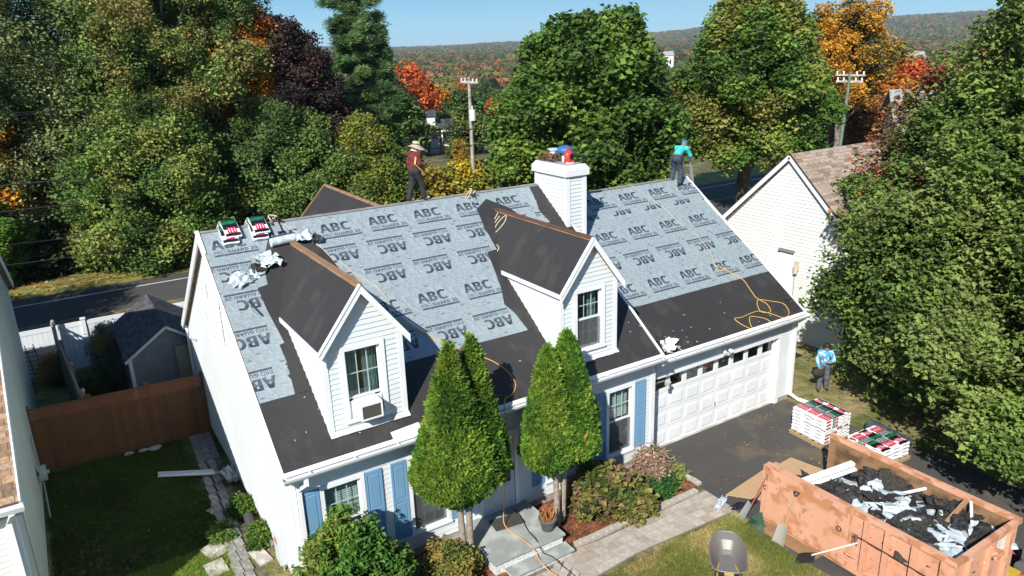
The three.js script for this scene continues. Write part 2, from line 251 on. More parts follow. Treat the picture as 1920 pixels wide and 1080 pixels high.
// roof: sheathing, felt rows, self-adhesive eave sheets
const deck = part(house, 'roof_deck', [slab([V(0, EY, 0), V(HW, EY, 0), V(HW, RY, RZ), V(0, RY, RZ)], 0.12), slab([V(HW, EY, 2 * RZ), V(0, EY, 2 * RZ), V(0, RY, RZ - 0.002), V(HW, RY, RZ - 0.002)], 0.12)], mat.osb);
const garageDeck = part(house, 'garage_roof_deck', [slab([V(HW + 0.002, GY, GZ), V(GX, GY, GZ), V(GX, GRY, GRZ), V(HW + 0.002, GRY, GRZ)], 0.12), slab([V(GX, GY, 2 * GRZ - GZ), V(HW + 0.002, GY, 2 * GRZ - GZ), V(HW + 0.002, GRY, GRZ - 0.002), V(GX, GRY, GRZ - 0.002)], 0.12)], mat.osb);
// strip of felt between zt and zb with a slightly wavering lower edge; anchor is x of one printed word
function feltStrip(parent, Y, K, x0, x1, zt, zb, anchor, inverted, wide = 0.9) {
  const n = Math.max(2, Math.round((x1 - x0) / 0.35)), pos = [], uv = [], r = rng(Math.round(x0 * 31 - zt * 77)), tri = [];
  const P = []; for (let i = 0; i <= n; i++) { const x = lerp(x0, x1, i / n), w = 0.008 * (r() - 0.5); const col = [[zt - 0.05, 0.005], [lerp(zt, zb, 0.33), 0.0075 + 0.006 * r()], [lerp(zt, zb, 0.66), 0.0085 + 0.006 * r()], [zb + w, 0.012], [zb + w, 0.004]].map(([z, o]) => V(x, Y(z, o), z)); P.push(col); }
  const uvo = p => { const s = inverted ? (zb - p.z) * K : (p.z - zt) * K; const u = (p.x - anchor) / 1.235; return inverted ? [0.39 - u, 1 - s / 0.925] : [0.39 + u, 1 - s / 0.925]; };
  for (let i = 0; i < n; i++) for (let j = 0; j < 4; j++) { const a = P[i][j], b = P[i][j + 1], c = P[i + 1][j + 1], d = P[i + 1][j]; tri.push([a, b, c], [a, c, d]); }
  const g = fromTris(tri), p = g.attributes.position; for (let i = 0; i < p.count; i++) uv.push(...uvo({ x: p.getX(i), z: p.getZ(i) })); g.setAttribute('uv', new THREE.Float32BufferAttribute(uv, 2)); g.userData.mu = true;
  part(parent, 'felt_sheet', g, mat.felt);
}
const MZ = [RZ + 0.03, -4.37, -3.63, -2.95, -2.2, -1.36];
for (let i = 4; i >= 0; i--) {
  const inv = [0, 1, 1, 0, 1][i];
  feltStrip(deck, ry, K1, 2.55, i < 1 ? HW : [0, 9.2, 7.4, 6.9, 6.4][i], MZ[i], MZ[i + 1], [4.29, 4.19, 3.82, 4.51, 4.54][i], inv);
  feltStrip(deck, ry, K1, 0.02, [2.6, 2.6, 1.6, 1.35, 0.86][i], MZ[i] + (i > 2 ? 0.05 : 0), MZ[i + 1] + (i === 4 ? 0.05 : i > 2 ? 0.04 : 0), [0.56, 0.5, 0.64, 0.31, 0.1][i], [0, 1, 1, 1, 1][i]);
}
const GZs = [[GRZ + 0.03, -4.43, 12.48, 0], [-4.43, -4.05, 13.07, 1], [-4.05, -3.17, 13.14, 0], [-3.17, -2.46, 12.58, 1], [-2.46, -1.62, 12.48, 0]];
for (let i = 4; i >= 0; i--) feltStrip(garageDeck, gy, K2, HW + 0.03, GX + 0.02, GZs[i][0], GZs[i][1], GZs[i][2], GZs[i][3]);
const onRoof = (pts, o) => pts.map(([x, z]) => V(x, ry(z, o), z)), onG = (pts, o) => pts.map(([x, z]) => V(x, gy(z, o), z));
part(deck, 'eave_sheet', slab(onRoof([[0.01, 0.02], [HW - 0.01, 0.02], [HW - 0.01, -1.0], [0.01, -1.0]], 0.0065), 0.003), mat.ice);
part(deck, 'eave_sheet', slab(onRoof([[0.01, -0.72], [3.4, -0.7], [HW - 0.01, -0.72], [HW - 0.01, -1.75], [0.01, -1.7]], 0.0098), 0.003), mat.ice);
part(garageDeck, 'eave_sheet', slab(onG([[HW + 0.03, GZ + 0.02], [GX, GZ + 0.02], [GX, -1.05], [HW + 0.03, -1.08]], 0.006), 0.003), mat.ice);
part(garageDeck, 'eave_sheet', slab(onG([[HW + 0.03, -0.9], [GX, -0.88], [GX, -1.9], [HW + 0.03, -1.9]], 0.0092), 0.003), mat.ice);
part(deck, 'ridge_strip', [beam([0.02, RY + 0.01, RZ - 0.02], [HW - 0.02, RY + 0.01, RZ - 0.02], 0.13, 0.02)], mat.ridge);
part(garageDeck, 'ridge_strip', [beam([HW + 0.1, GRY + 0.012, GRZ], [GX - 0.02, GRY + 0.01, GRZ], 0.12, 0.02)], mat.ridge);
// dark flashing sheets around dormers and chimney, on top of the felt
for (const poly of [
  [[0.72, -1.3], [0.8, -1.95], [0.79, -2.3], [0.9, -2.32], [0.81, -3.1], [0.8, -3.58], [1.03, -3.62], [1.1, -4.1], [1.45, -4.72], [2.05, -4.75], [2.25, -4.5], [2.55, -4.2], [2.72, -3.6], [2.95, -3.4], [3.1, -3.0], [3.02, -2.65], [2.9, -1.3]],
  [[6.36, -1.35], [6.28, -1.8], [6.15, -2.05], [6.3, -2.4], [6.42, -2.9], [6.52, -3.4], [6.82, -3.42], [6.85, -4.05], [6.95, -4.6], [7.4, -4.85], [7.9, -4.5], [8.3, -3.9], [8.45, -3.0], [8.5, -1.35]],
  [[8.75, -3.2], [9.46, -3.2], [9.46, -5.02], [8.93, -5.02], [8.88, -4.62], [8.76, -4.3], [8.84, -3.9], [8.72, -3.6]],
]) part(deck, 'flashing_sheet', slab(onRoof(poly, 0.021), 0.003), mat.ice);
// rake boards, drip edges, fascia, soffits, gutters
const rake = (x0, x1, Y, zt, zb, h, up) => slab2(x0, x1, Y, zt, zb, h, up);
function slab2(x0, x1, Y, zt, zb, h, up) { const P = (x, z, o) => [x, Y(z, o), z]; const a = P(x0, zb, up), b = P(x1, zb, up), c = P(x1, zt, up), d = P(x0, zt, up), A = P(x0, zb, up - h), B = P(x1, zb, up - h), Cc = P(x1, zt, up - h), D = P(x0, zt, up - h); return fromTris([[a, b, c], [a, c, d], [A, Cc, B], [A, D, Cc], [A, B, b], [A, b, a], [B, Cc, c], [B, c, b], [Cc, D, d], [Cc, d, c], [D, A, a], [D, a, d]]); }
const rb = z => ry(2 * RZ - z), rbG = z => gy(2 * GRZ - z);
part(house, 'rake_board', [slab2(-0.035, 0.0, ry, RZ, 0.02, 0.24, 0.02), slab2(-0.035, 0.0, (z, o) => rb(z) + o, 2 * RZ, RZ, 0.24, 0.02), slab2(0.001, XL - 0.03, ry, RZ, -0.02, 0.02, -0.125)], mat.trim);
part(house, 'rake_board', [slab2(HW - 0.035, HW + 0.035, ry, RZ, 0.02, 0.3, 0.03), slab2(HW - 0.035, HW + 0.035, (z, o) => rb(z) + o, 2 * RZ, RZ, 0.3, 0.03)], mat.trim);
part(house, 'rake_board', [slab2(GX + 0.001, GX + 0.06, gy, GRZ + 0.01, GZ + 0.02, 0.22, 0.02), slab2(GX + 0.001, GX + 0.06, (z, o) => rbG(z) + o, 2 * GRZ, GRZ, 0.22, 0.02)], mat.trim);
part(house, 'drip_edge', [slab2(-0.06, 0.03, ry, RZ - 0.02, -4.55, 0.02, 0.05), beam([15.28, gy(-4.3, 0.03), -4.3], [15.36, gy(-1.85, 0.03), -1.85], 0.1, 0.015)], plain(0.66, 0.72, 0.6, 0.5));
function gutter(x0, x1, y, z, name) {
  const s = new THREE.Shape([[0, 0.02], [0, -0.11], [0.1, -0.11], [0.145, -0.055], [0.165, 0.0], [0.145, 0.0], [0.14, -0.012], [0.152, -0.012], [0.136, -0.05], [0.095, -0.104], [0.006, -0.104], [0.006, 0.02]].map(p => new THREE.Vector2(...p)));
  const g = new THREE.ExtrudeGeometry(s, { depth: x1 - x0, bevelEnabled: false }); g.applyMatrix4(new THREE.Matrix4().makeBasis(Z1, V(0, 1, 0), V(-1, 0, 0)).setPosition(x1, y, z));
  const list = [g, box(x0, x0 + 0.004, y - 0.11, y, z + 0.002, z + 0.16), box(x1 - 0.004, x1, y - 0.11, y, z + 0.002, z + 0.16)];
  for (let x = x0 + 0.5; x < x1; x += 0.9) list.push(box(x, x + 0.025, y - 0.012, y - 0.004, z + 0.006, z + 0.145));
  const p = part(house, 'gutter', list, mat.trim);
  part(p, 'gutter_bed', box(x0 + 0.005, x1 - 0.005, y - 0.1035, y - 0.098, z + 0.007, z + 0.094), mottled([0.16, 0.15, 0.13], [0.34, 0.32, 0.29], 1, 6, 61));
}
gutter(-0.06, 9.53, EY - 0.025, 0.012); gutter(9.56, 15.42, GY - 0.03, GZ + 0.012);
part(house, 'fascia', [box(0.0, HW, EY - 0.2, EY - 0.03, -0.03, 0.01), box(HW + 0.04, GX, GY - 0.2, GY - 0.03, GZ - 0.03, GZ + 0.01)], mat.trim);
part(house, 'soffit', [box(0.0, HW, EY - 0.22, EY - 0.2005, ZF - 0.02, 0.0), box(HW + 0.04, GX, GY - 0.22, GY - 0.2005, -0.52, GZ)], mat.soffit);
part(house, 'drip_edge', [slab(onRoof([[0.0, 0.05], [HW, 0.05], [HW, -0.03], [0.0, -0.03]], 0.012), 0.003), slab(onG([[HW + 0.04, GZ + 0.05], [GX, GZ + 0.05], [GX, GZ - 0.03], [HW + 0.04, GZ - 0.03]], 0.012), 0.003)], mat.trim);
// dormers
const DZ = -0.44;
function dormer(x0, x1, nm, o) {
  const d = sub(house, 'dormer'), xc = (x0 + x1) / 2, yb = ry(DZ) - 0.05, ye = 5.2, ya = 6.26, win = [o.wx - 0.36, o.wx + 0.36, o.wy0, o.wy1], k = (ya - ye) / (xc - x0);
  const face = [[x0, yb], [x1, yb], [x1, ye], [xc, ya], [x0, ye]];
  part(d, 'dormer_wall', wallPanel(V(0, 0, DZ), X1, Z1, face, [win], 0.1), mat.siding);
  siding(d, V(0, 0, DZ), X1, Z1, face, [win], 0.108, mat.siding);
  const ze = -(ye - EY) / SL, side = [[DZ, yb], [DZ, ye], [ze, ye]];
  for (const s of [0, 1]) {
    const O = V(s ? x1 : x0, 0, 0), U = s ? ZN : Z1, N = s ? X1 : XN, P = s ? side.map(([u, y]) => [-u, y]) : side.slice().reverse();
    part(d, 'dormer_wall', wallPanel(O, U, N, P, [], 0.09), mat.siding);
    siding(d, O, U, N, P, [], 0.108, mat.siding, s === 1, s ? 'siding' : 'siding_board');
  }
  part(d, 'corner_board', [box(x0 - 0.022, x0 + 0.085, yb, ye + 0.02, DZ + 0.001, DZ + 0.028), box(x0 - 0.0225, x0 - 0.001, yb, ye + 0.02, DZ - 0.09, DZ + 0.001)], mat.trim);
  part(d, 'corner_board', [box(x1 - 0.085, x1 + 0.022, yb, ye + 0.02, DZ + 0.001, DZ + 0.028), box(x1 + 0.001, x1 + 0.0225, yb, ye + 0.02, DZ - 0.09, DZ + 0.001)], mat.trim);
  // roof of the dormer
  const ov = 0.1, f = DZ + 0.17, yl = ye - k * ov + 0.06, yr = ya + 0.06, zl = -(yl - EY) / SL + 0.02, zr = -(yr - EY) / SL - 0.1;
  part(d, 'dormer_deck', [slab([V(x0 - ov, yl, f), V(xc, yr, f), V(xc, yr, zr), V(x0 - ov, yl, zl)], 0.05), slab([V(xc + 0.001, yr, f), V(x1 + ov, yl, f), V(x1 + ov, yl, zl), V(xc + 0.001, yr, zr)], 0.05)], mat.osb);
  const nz = -0.006, q = 0.045; // dark sheets stop short of the bare ridge
  part(d, 'flashing_sheet', slab([V(x0 - ov, yl + 0.006, f - 0.02), V(xc - q, yr - k * q + 0.006, f - 0.02), V(xc - q, yr - k * q + 0.006, zr + 0.05), V(x0 - ov + 0.55, yl + k * 0.55 + 0.006, -(yl + k * 0.55 - EY) / SL - 0.03), V(x0 - ov, yl + 0.006, zl - 0.02)], 0.003), mat.ice);
  part(d, 'flashing_sheet', slab([V(xc + q, yr - k * q + 0.006, f - 0.02), V(x1 + ov, yl + 0.006, f - 0.02), V(x1 + ov, yl + 0.006, zl - 0.02), V(xc + q, yr - k * q + 0.006, zr + 0.05)], 0.003), mat.ice);
  part(d, 'ridge_board', [beam([xc - 0.03, yr + 0.0, f - 0.05], [xc - 0.03, yr + 0.0, zr + 0.15], 0.05, 0.03), beam([xc + 0.05, yr + 0.005, f - 0.05], [xc + 0.05, yr + 0.005, zr + 0.2], 0.045, 0.03)], nm === 'l' ? mat.rawWood : wood([0.07, 0.03, 0.02], [0.15, 0.07, 0.045], 0.6, 43, true));
  const pr = (xa, ya0, xb, yb0) => { const h = 0.17; const g = new THREE.ExtrudeGeometry(new THREE.Shape([[xa, ya0], [xb, yb0], [xb, yb0 - h], [xa, ya0 - h]].map(p => new THREE.Vector2(...p))), { depth: 0.03, bevelEnabled: false }); g.translate(0, 0, f); return g; };
  part(d, 'rake_board', [pr(x0 - ov - 0.02, yl + 0.012 - 0.02 * k, xc, yr + 0.012)], mat.trim); part(d, 'rake_board', [pr(xc, yr + 0.012, x1 + ov + 0.02, yl + 0.012 - 0.02 * k)], mat.trim);
  const cap = (xa, ya0, xb, yb0) => slab([V(xa, ya0, f + 0.045), V(xb, yb0, f + 0.045), V(xb, yb0, f - 0.05), V(xa, ya0, f - 0.05)], 0.012);
  part(d, 'drip_edge', [cap(x0 - ov - 0.025, yl + 0.02 - 0.025 * k, xc, yr + 0.02), cap(xc, yr + 0.021, x1 + ov + 0.025, yl + 0.021 - 0.025 * k)], mat.trim);
  part(d, 'soffit', [beam([x0 - ov, yl - 0.03, f], [x0 - ov, yl - 0.03, zl + 0.1], 0.025, 0.1), beam([x1 + ov, yl - 0.03, f], [x1 + ov, yl - 0.03, zl + 0.1], 0.025, 0.1)], mat.trim);
  const fl = []; const r = rng(Math.round(x0 * 100)); for (let i = 0; i < 9; i++) { const a = lerp(x0 - 0.03, x1 + 0.03, i / 9), b = lerp(x0 - 0.03, x1 + 0.03, (i + 1) / 9); fl.push(obox(b - a - 0.002, 0.012, 0.11 + 0.02 * r(), (a + b) / 2, yb + 0.045 + 0.006 * r(), DZ + 0.075, 0.62 + 0.1 * (r() - 0.5), 0.06 * (r() - 0.5), 0.03 * (r() - 0.5))); }
  part(d, 'apron_flashing', fl, mottled([0.45, 0.45, 0.44], [0.7, 0.7, 0.69], 0.8, 5, 71, 0.6));
  return win;
}
{
  const a = dormer(1.08, 2.715, 'l', { wx: 1.87, wy0: 3.58, wy1: 5.02 }), b = dormer(6.65, 8.29, 'r', { wx: 7.47, wy0: 3.64, wy1: 5.04 });
  makeWindow(house, V(1.87, a[2], DZ), X1, Z1, 0.72, a[3] - a[2], { split: 0.28, casing: 0.1, curtain: [[-0.33, -0.05], [0.08, 0.33]], rows: 2 });
  makeWindow(house, V(7.47, b[2], DZ), X1, Z1, 0.72, b[3] - b[2], { split: 0.5, casing: 0.1, screen: true, curtain: [[0.12, 0.34]] });
}
{ // rear dormer whose dark roof shows over the ridge
  const d = sub(house, 'rear_dormer'), xc = 4.8, yr = 6.52, z0 = -5.9, z1 = -10.45, k = 1.07, w = 1.15;
  part(d, 'dormer_deck', [slab([V(xc - w, yr - k * w, z1), V(xc - w, yr - k * w, z0), V(xc, yr, z0), V(xc, yr, z1)], 0.06), slab([V(xc + 0.001, yr, z1), V(xc + 0.001, yr, z0), V(xc + w, yr - k * w, z0), V(xc + w, yr - k * w, z1)], 0.06)], mat.osb);
  part(d, 'flashing_sheet', slab([V(xc - w, yr - k * w + 0.006, z1 + 0.03), V(xc - w, yr - k * w + 0.006, z0), V(xc - 0.04, yr - k * 0.04 + 0.006, z0), V(xc - 0.04, yr - k * 0.04 + 0.006, z1 + 0.03)], 0.003), mat.ice);
  part(d, 'ridge_board', beam([xc, yr + 0.01, z1], [xc, yr + 0.01, z0], 0.05, 0.03), mat.rawWood);
  part(d, 'rake_board', beam([xc - w, yr - k * w - 0.03, z1 - 0.02], [xc, yr - 0.03, z1 - 0.02], 0.03, 0.07), mat.rawWood);
  part(d, 'dormer_wall', [box(xc - w + 0.12, xc + w - 0.12, 3, yr - k * w, z1 + 0.25, z0)], mat.siding);
}
{ // chimney
  const c = sub(house, 'chimney'), x0 = 9.27, x1 = 9.9, z0 = -3.68, z1 = -5.16, t = 7.1;
  part(c, 'chimney_core', box(x0, x1, 3.4, t, z1, z0), mat.siding);
  siding(c, V(0, 0, z0), X1, Z1, [[x0 + 0.09, 5.0], [x1 - 0.09, 5.0], [x1 - 0.09, t], [x0 + 0.09, t]], [], 0.108, mat.siding);
  siding(c, V(x0, 0, 0), Z1, XN, [[z1 + 0.09, 6.5], [z0 - 0.09, 5.5], [z0 - 0.09, t], [z1 + 0.09, t]], [], 0.108, mat.siding);
  siding(c, V(x1, 0, 0), ZN, X1, [[-z0 + 0.09, 4.8], [-z1 - 0.09, 4.8], [-z1 - 0.09, t], [-z0 + 0.09, t]], [], 0.108, mat.siding, true, 'siding');
  for (const [x, sx] of [[x0, -1], [x1, 1]]) for (const [z, sz] of [[z0, 1], [z1, -1]]) { const yb = z === z0 ? (x === x0 ? 5.66 : 4.9) : 6.2; part(c, 'corner_board', [box(Math.min(x + sx * 0.026, x - sx * 0.095), Math.max(x + sx * 0.026, x - sx * 0.095), yb, t, Math.min(z + sz * 0.001, z + sz * 0.03), Math.max(z + sz * 0.001, z + sz * 0.03)), box(Math.min(x + sx * 0.001, x + sx * 0.0262), Math.max(x + sx * 0.001, x + sx * 0.0262), yb, t, Math.min(z, z - sz * 0.095), Math.max(z, z - sz * 0.095))], mat.trim); }
  const r = (x, y, z) => [x, y, z], q = 0.085, y0 = 7.08, y1 = 7.25, y2 = 7.37, i = -0.0;
  const ring = (o, y) => [V(x0 - o, y, z0 + o), V(x1 + o, y, z0 + o), V(x1 + o, y, z1 - o), V(x0 - o, y, z1 - o)], A = ring(q, y0), B = ring(q, y1), D = ring(i, y2), tr = [];
  for (const [p, s] of [[A, B], [B, D]]) for (let j = 0; j < 4; j++) { const n = (j + 1) % 4; tr.push([p[j], p[n], s[n]], [p[j], s[n], s[j]]); } tr.push([A[2], A[1], A[0]], [A[3], A[2], A[0]], [D[0], D[1], D[2]], [D[0], D[2], D[3]]);
  part(c, 'chimney_cap', fromTris(tr), mat.trim);
  part(c, 'cap_pan', box(x0 + 0.03, x1 - 0.03, y2 + 0.001, y2 + 0.008, z1 + 0.03, z0 - 0.03), plain(0.4, 0.41, 0.42, 0.5, { metalness: 0.3 }));
}
{ // garage front: wall, door, lamps
  const z = -0.5, x0 = 9.46, x1 = 15.2, P = [[x0, 0.16], [x1, 0.16], [x1, 2.66], [x0, 2.66]], D = [9.69, 14.57, 0, 2.14];
  const w = part(house, 'front_wall', wallPanel(V(0, 0, z), X1, Z1, [[x0, 0.16], [D[0] - 0.05, 0.16], [D[0] - 0.05, D[3] + 0.05], [D[1] + 0.05, D[3] + 0.05], [D[1] + 0.05, 0.16], [x1, 0.16], [x1, 2.66], [x0, 2.66]], [], 0.15), mat.siding);
  siding(w, V(0, 0, z), X1, Z1, P, [[D[0] - 0.1, D[1] + 0.1, 0, D[3] + 0.1]], 0.112, mat.siding);
  part(w, 'corner_board', [box(x1 - 0.1, x1 + 0.025, 0.16, 2.64, z + 0.001, z + 0.03), box(x1 + 0.001, x1 + 0.025, 0.16, 2.64, z - 0.1, z + 0.001)], mat.trim);
  part(house, 'gable_wall', wallPanel(V(x1, 0, 0), ZN, X1, [[0.5, 0.16], [10, 0.16], [10, 2.7], [5.21, GRY - 0.14], [0.5, 2.7]], [], 0.12), mat.siding);
  part(house, 'foundation', [box(14.66, x1 - 0.02, -0.2, 0.159, z - 0.2, z + 0.012), box(9.47, 14.66, -0.1, 0.012, -1.2, z + 0.2)], mat.concrete);
  part(house, 'back_wall', box(x0, x1, 0, 2.7, -10.0, -9.9), mat.siding);
  const g = sub(house, 'garage_door'), zd = z - 0.13;
  part(g, 'frame', [box(D[0] - 0.1, D[0], 0.012, D[3] + 0.1, z - 0.16, z + 0.03), box(D[1], D[1] + 0.13, 0.012, D[3] + 0.1, z - 0.16, z + 0.035), box(D[0], D[1], D[3], D[3] + 0.1, z - 0.16, z + 0.03)], mat.trim);
  const h = D[3] / 4, dw = (D[1] - D[0]) / 8;
  for (let r = 0; r < 4; r++) {
    const y0 = 0.014 + r * h, y1 = (r + 1) * h - 0.006, list = [];
    if (r < 3) list.push(box(D[0] + 0.003, D[1] - 0.003, y0, y1, zd - 0.05, zd));
    else { list.push(box(D[0] + 0.003, D[1] - 0.003, y0, y0 + 0.09, zd - 0.05, zd), box(D[0] + 0.003, D[1] - 0.003, y1 - 0.09, y1, zd - 0.05, zd)); for (let c = 0; c <= 8; c++) { const xm = D[0] + c * dw; list.push(box(Math.max(D[0] + 0.003, xm - 0.07), Math.min(D[1] - 0.003, xm + 0.07), y0 + 0.09, y1 - 0.09, zd - 0.05, zd)); } }
    const s = part(g, 'door_section', list, mat.trim);
    for (let c = 0; c < 8; c++) {
      const xa = D[0] + c * dw + 0.07, xb = D[0] + (c + 1) * dw - 0.07, ya = y0 + 0.09, yb = y1 - 0.09;
      if (r === 3) { part(g, 'pane', box(xa, xb, ya, yb, zd - 0.035, zd - 0.03), mat.glass); continue; }
      const sh = (i) => new THREE.Shape([[xa + i, ya + i], [xb - i, ya + i], [xb - i, yb - i], [xa + i, yb - i]].map(p => new THREE.Vector2(...p)));
      const q = new THREE.ExtrudeGeometry(sh(0.035), { depth: 0.002, bevelSize: 0.028, bevelThickness: 0.016, bevelSegments: 2 }); q.translate(0, 0, zd - 0.001); part(g, 'door_panel', q, mat.trim);
    }
  }
  part(g, 'handle', box((D[0] + D[1]) / 2 - 0.015, (D[0] + D[1]) / 2 + 0.015, 0.62, 0.74, zd, zd + 0.03), mat.metal);
  const f = sub(house, 'flood_light'); f.position.set(12.26, 2.37, z + 0.02); part(f, 'base', [cyl(0.06, 0.06, [0, 0, 0], [0, 0, 0.03], 14)], mat.trim); for (const s of [-1, 1]) part(f, 'lamp_head', [cyl(0.02, 0.02, [0, 0, 0.02], [s * 0.09, -0.02, 0.08], 8), cyl(0.04, 0.062, [s * 0.09, -0.01, 0.07], [s * 0.13, -0.07, 0.16], 14)], mat.trim);
  const l = sub(house, 'wall_lamp'); l.position.set(9.6, 1.98, z + 0.03); part(l, 'arm', [beam([-0.13, -0.2, -0.0], [0.1, 0.1, 0.05], 0.03, 0.04), beam([0.1, 0.1, 0.05], [0.32, 0.12, 0.1], 0.03, 0.03)], plain(0.12, 0.15, 0.15)); part(l, 'lamp_head', [cyl(0.05, 0.085, [0.42, -0.02, 0.12], [0.42, 0.06, 0.12], 14), cyl(0.045, 0.05, [0.42, -0.12, 0.12], [0.42, -0.02, 0.12], 12)], plain(0.5, 0.45, 0.45));
}
// downspouts
part(house, 'downspout', [box(0.32, 0.4, EY - 0.3, EY - 0.13, 0.05, 0.11), beam([0.36, EY - 0.28, 0.08], [0.27, EY - 0.5, -0.19], 0.08, 0.06), box(0.23, 0.31, 0.1, EY - 0.48, -0.228, -0.16), beam([0.27, 0.14, -0.19], [0.27, 0.06, 0.25], 0.08, 0.06)], mat.trim);
part(house, 'downspout', [beam([15.25, GY - 0.15, GZ + 0.06], [15.23, GY - 0.36, -0.43], 0.08, 0.06), box(15.18, 15.27, 0.14, GY - 0.34, -0.47, -0.4), beam([15.22, 0.18, -0.43], [15.25, 0.08, -0.1], 0.08, 0.06), beam([15.25, 0.1, -0.12], [15.4, 0.05, 0.3], 0.1, 0.07)], mat.trim);
part(house, 'downspout', [box(0.03, 0.09, 0.2, 3.0, -10.1, -10.02), beam([0.06, 2.9, -10.06], [-0.02, 3.0, -10.2], 0.06, 0.08)], mat.trim);
{ const v = part(house, 'vent_hood', [cyl(0.12, 0.12, [0.11, 3.05, -8.76], [0.0, 3.05, -8.76], 16), cyl(0.12, 0.03, [0.0, 3.05, -8.76], [-0.05, 3.0, -8.76], 16)], mat.trim); }
{ const m = sub(house, 'electric_meter'), z = -1.45; part(m, 'meter_cabinet', [box(-0.04, XL - 0.02, 0.25, 0.95, z - 0.17, z + 0.17)], plain(0.52, 0.56, 0.58, 0.5)); part(m, 'cabinet_label', box(-0.043, -0.0402, 0.72, 0.86, z - 0.1, z + 0.1), plain(0.6, 0.12, 0.08)); part(m, 'meter_glass', [cyl(0.085, 0.08, [XL - 0.02, 0.5, z - 0.35], [-0.08, 0.5, z - 0.35], 16)], mat.metal); part(m, 'conduit', [cyl(0.025, 0.025, [0.06, -0.05, z], [0.06, 0.25, z], 8)], mat.alu); }
// ---------- ground, road, drive, paths ----------
const CAM = camera.position;
function terrain(x, z) { // level round the houses, falling to a wooded valley beyond the road, low hills far off
  const dx = x - CAM.x, dz = z - CAM.z, d = Math.hypot(dx, dz), f = clamp((dx * 0.53 - dz * 0.85) / (d + 1e-6) * 1.2 + 0.3), a = Math.atan2(dx, -dz);
  let h = -smooth(58, 240, d) * 15 * f;
  h += smooth(1500, 4300, d) * (36 + 62 * smooth(0.5, 1.15, a) + 8 * Math.sin(a * 9) + 5 * Math.sin(a * 23 + 1)) * f;
  h += smooth(90, 300, d) * (3 * Math.sin(x * 0.013 + 1) * Math.sin(z * 0.011) + 1.5 * Math.sin(x * 0.031) * Math.cos(z * 0.027));
  return h;
}
{
  const n = 220, pos = [], idx = [], col = [], c = new THREE.Color();
  for (let j = 0; j <= n; j++) for (let i = 0; i <= n; i++) {
    const m = s => Math.sign(s) * (12 * Math.abs(s) + 60 * s * s + 6500 * Math.pow(Math.abs(s), 5)); const x = 5 + m(2 * i / n - 1), z = -6 + m(2 * j / n - 1);
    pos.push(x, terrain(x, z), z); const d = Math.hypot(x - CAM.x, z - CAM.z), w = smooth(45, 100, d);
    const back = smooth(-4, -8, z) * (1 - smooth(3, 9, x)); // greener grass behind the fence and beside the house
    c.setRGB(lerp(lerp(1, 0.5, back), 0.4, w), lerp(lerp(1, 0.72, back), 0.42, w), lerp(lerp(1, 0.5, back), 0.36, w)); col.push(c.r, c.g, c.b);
  }
  for (let j = 0; j < n; j++) for (let i = 0; i < n; i++) { const a = j * (n + 1) + i; idx.push(a, a + n + 1, a + 1, a + 1, a + n + 1, a + n + 2); }
  let g = new THREE.BufferGeometry(); g.setAttribute('position', new THREE.Float32BufferAttribute(pos, 3)); g.setAttribute('color', new THREE.Float32BufferAttribute(col, 3)); g.setIndex(idx); g.computeVertexNormals();
  const uv = []; for (let i = 0; i < pos.length; i += 3) uv.push(pos[i], -pos[i + 2]); g.setAttribute('uv', new THREE.Float32BufferAttribute(uv, 2));
  const lawn = Std({ vertexColors: true, roughness: 0.95, map: tex(1024, 9, (u, v) => { const a = fbm(u, v, 5, 101, 4), b = fbm(u, v, 64, 105, 3), e = fbm(u, v, 17, 109, 3); let c = mc([0.09, 0.11, 0.024], [0.27, 0.21, 0.1], smooth(0.35, 0.7, a * 0.55 + e * 0.45)); return c.map(q => q * (0.55 + 0.9 * b)); }), bumpMap: tex(512, 2, (u, v) => fbm(u, v, 40, 111, 3), true), bumpScale: 0.03 });
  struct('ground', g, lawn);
}
const sheet = (name, pts, y, m) => { const s = new THREE.Shape(pts.map(([x, z]) => new THREE.Vector2(x, -z))), g = new THREE.ExtrudeGeometry(s, { depth: 0.3, bevelEnabled: false }); g.rotateX(-Math.PI / 2); g.translate(0, y - 0.3, 0); return struct(name, mu(g), m); };
const asphalt = Std({ roughness: 0.95, map: tex(512, 4, (u, v) => { const a = fbm(u, v, 4, 121, 4), b = hash2(Math.floor(u * 512), Math.floor(v * 512), 3); return mc([0.036, 0.036, 0.037], [0.07, 0.068, 0.064], a * 0.6 + b * 0.4); }) });
const drive = Std({ roughness: 0.95, map: tex(1024, 6, (u, v) => { const a = fbm(u, v, 4, 131, 4), b = hash2(Math.floor(u * 1024), Math.floor(v * 1024), 3), e = smooth(0.56, 0.78, fbm(u, v, 6, 139, 4)); let c = mc([0.033, 0.032, 0.032], [0.085, 0.08, 0.074], a * 0.5 + b * 0.5); c = mc(c, [0.16, 0.12, 0.075], e * 0.55); return b > 0.9985 ? [0.35, 0.33, 0.28] : c; }), bumpMap: tex(512, 1, (u, v) => fbm(u, v, 60, 137, 2), true), bumpScale: 0.008 });
sheet('road', [[-120, -18.6], [300, -18.2], [300, -27.4], [-120, -27.6]], 0.012, asphalt);
for (const [a, b, n] of [[-26.5, -26.38, 'road_edge_line'], [-19.4, -19.28, 'road_edge_line_001'], [-23.0, -22.9, 'road_centre_line'], [-22.75, -22.65, 'road_centre_line_001']]) sheet(n, [[-120, b], [300, b + 0.2], [300, a + 0.2], [-120, a]], 0.017, n.includes('centre') ? mottled([0.2, 0.14, 0.03], [0.34, 0.25, 0.06], 2, 8, 141) : mottled([0.5, 0.5, 0.48], [0.7, 0.7, 0.68], 2, 8, 142));
sheet('verge', [[-60, -27.6], [60, -27.5], [60, -31], [-60, -31.5]], 0.02, mottled([0.1, 0.12, 0.02], [0.2, 0.18, 0.04], 3, 9, 143));
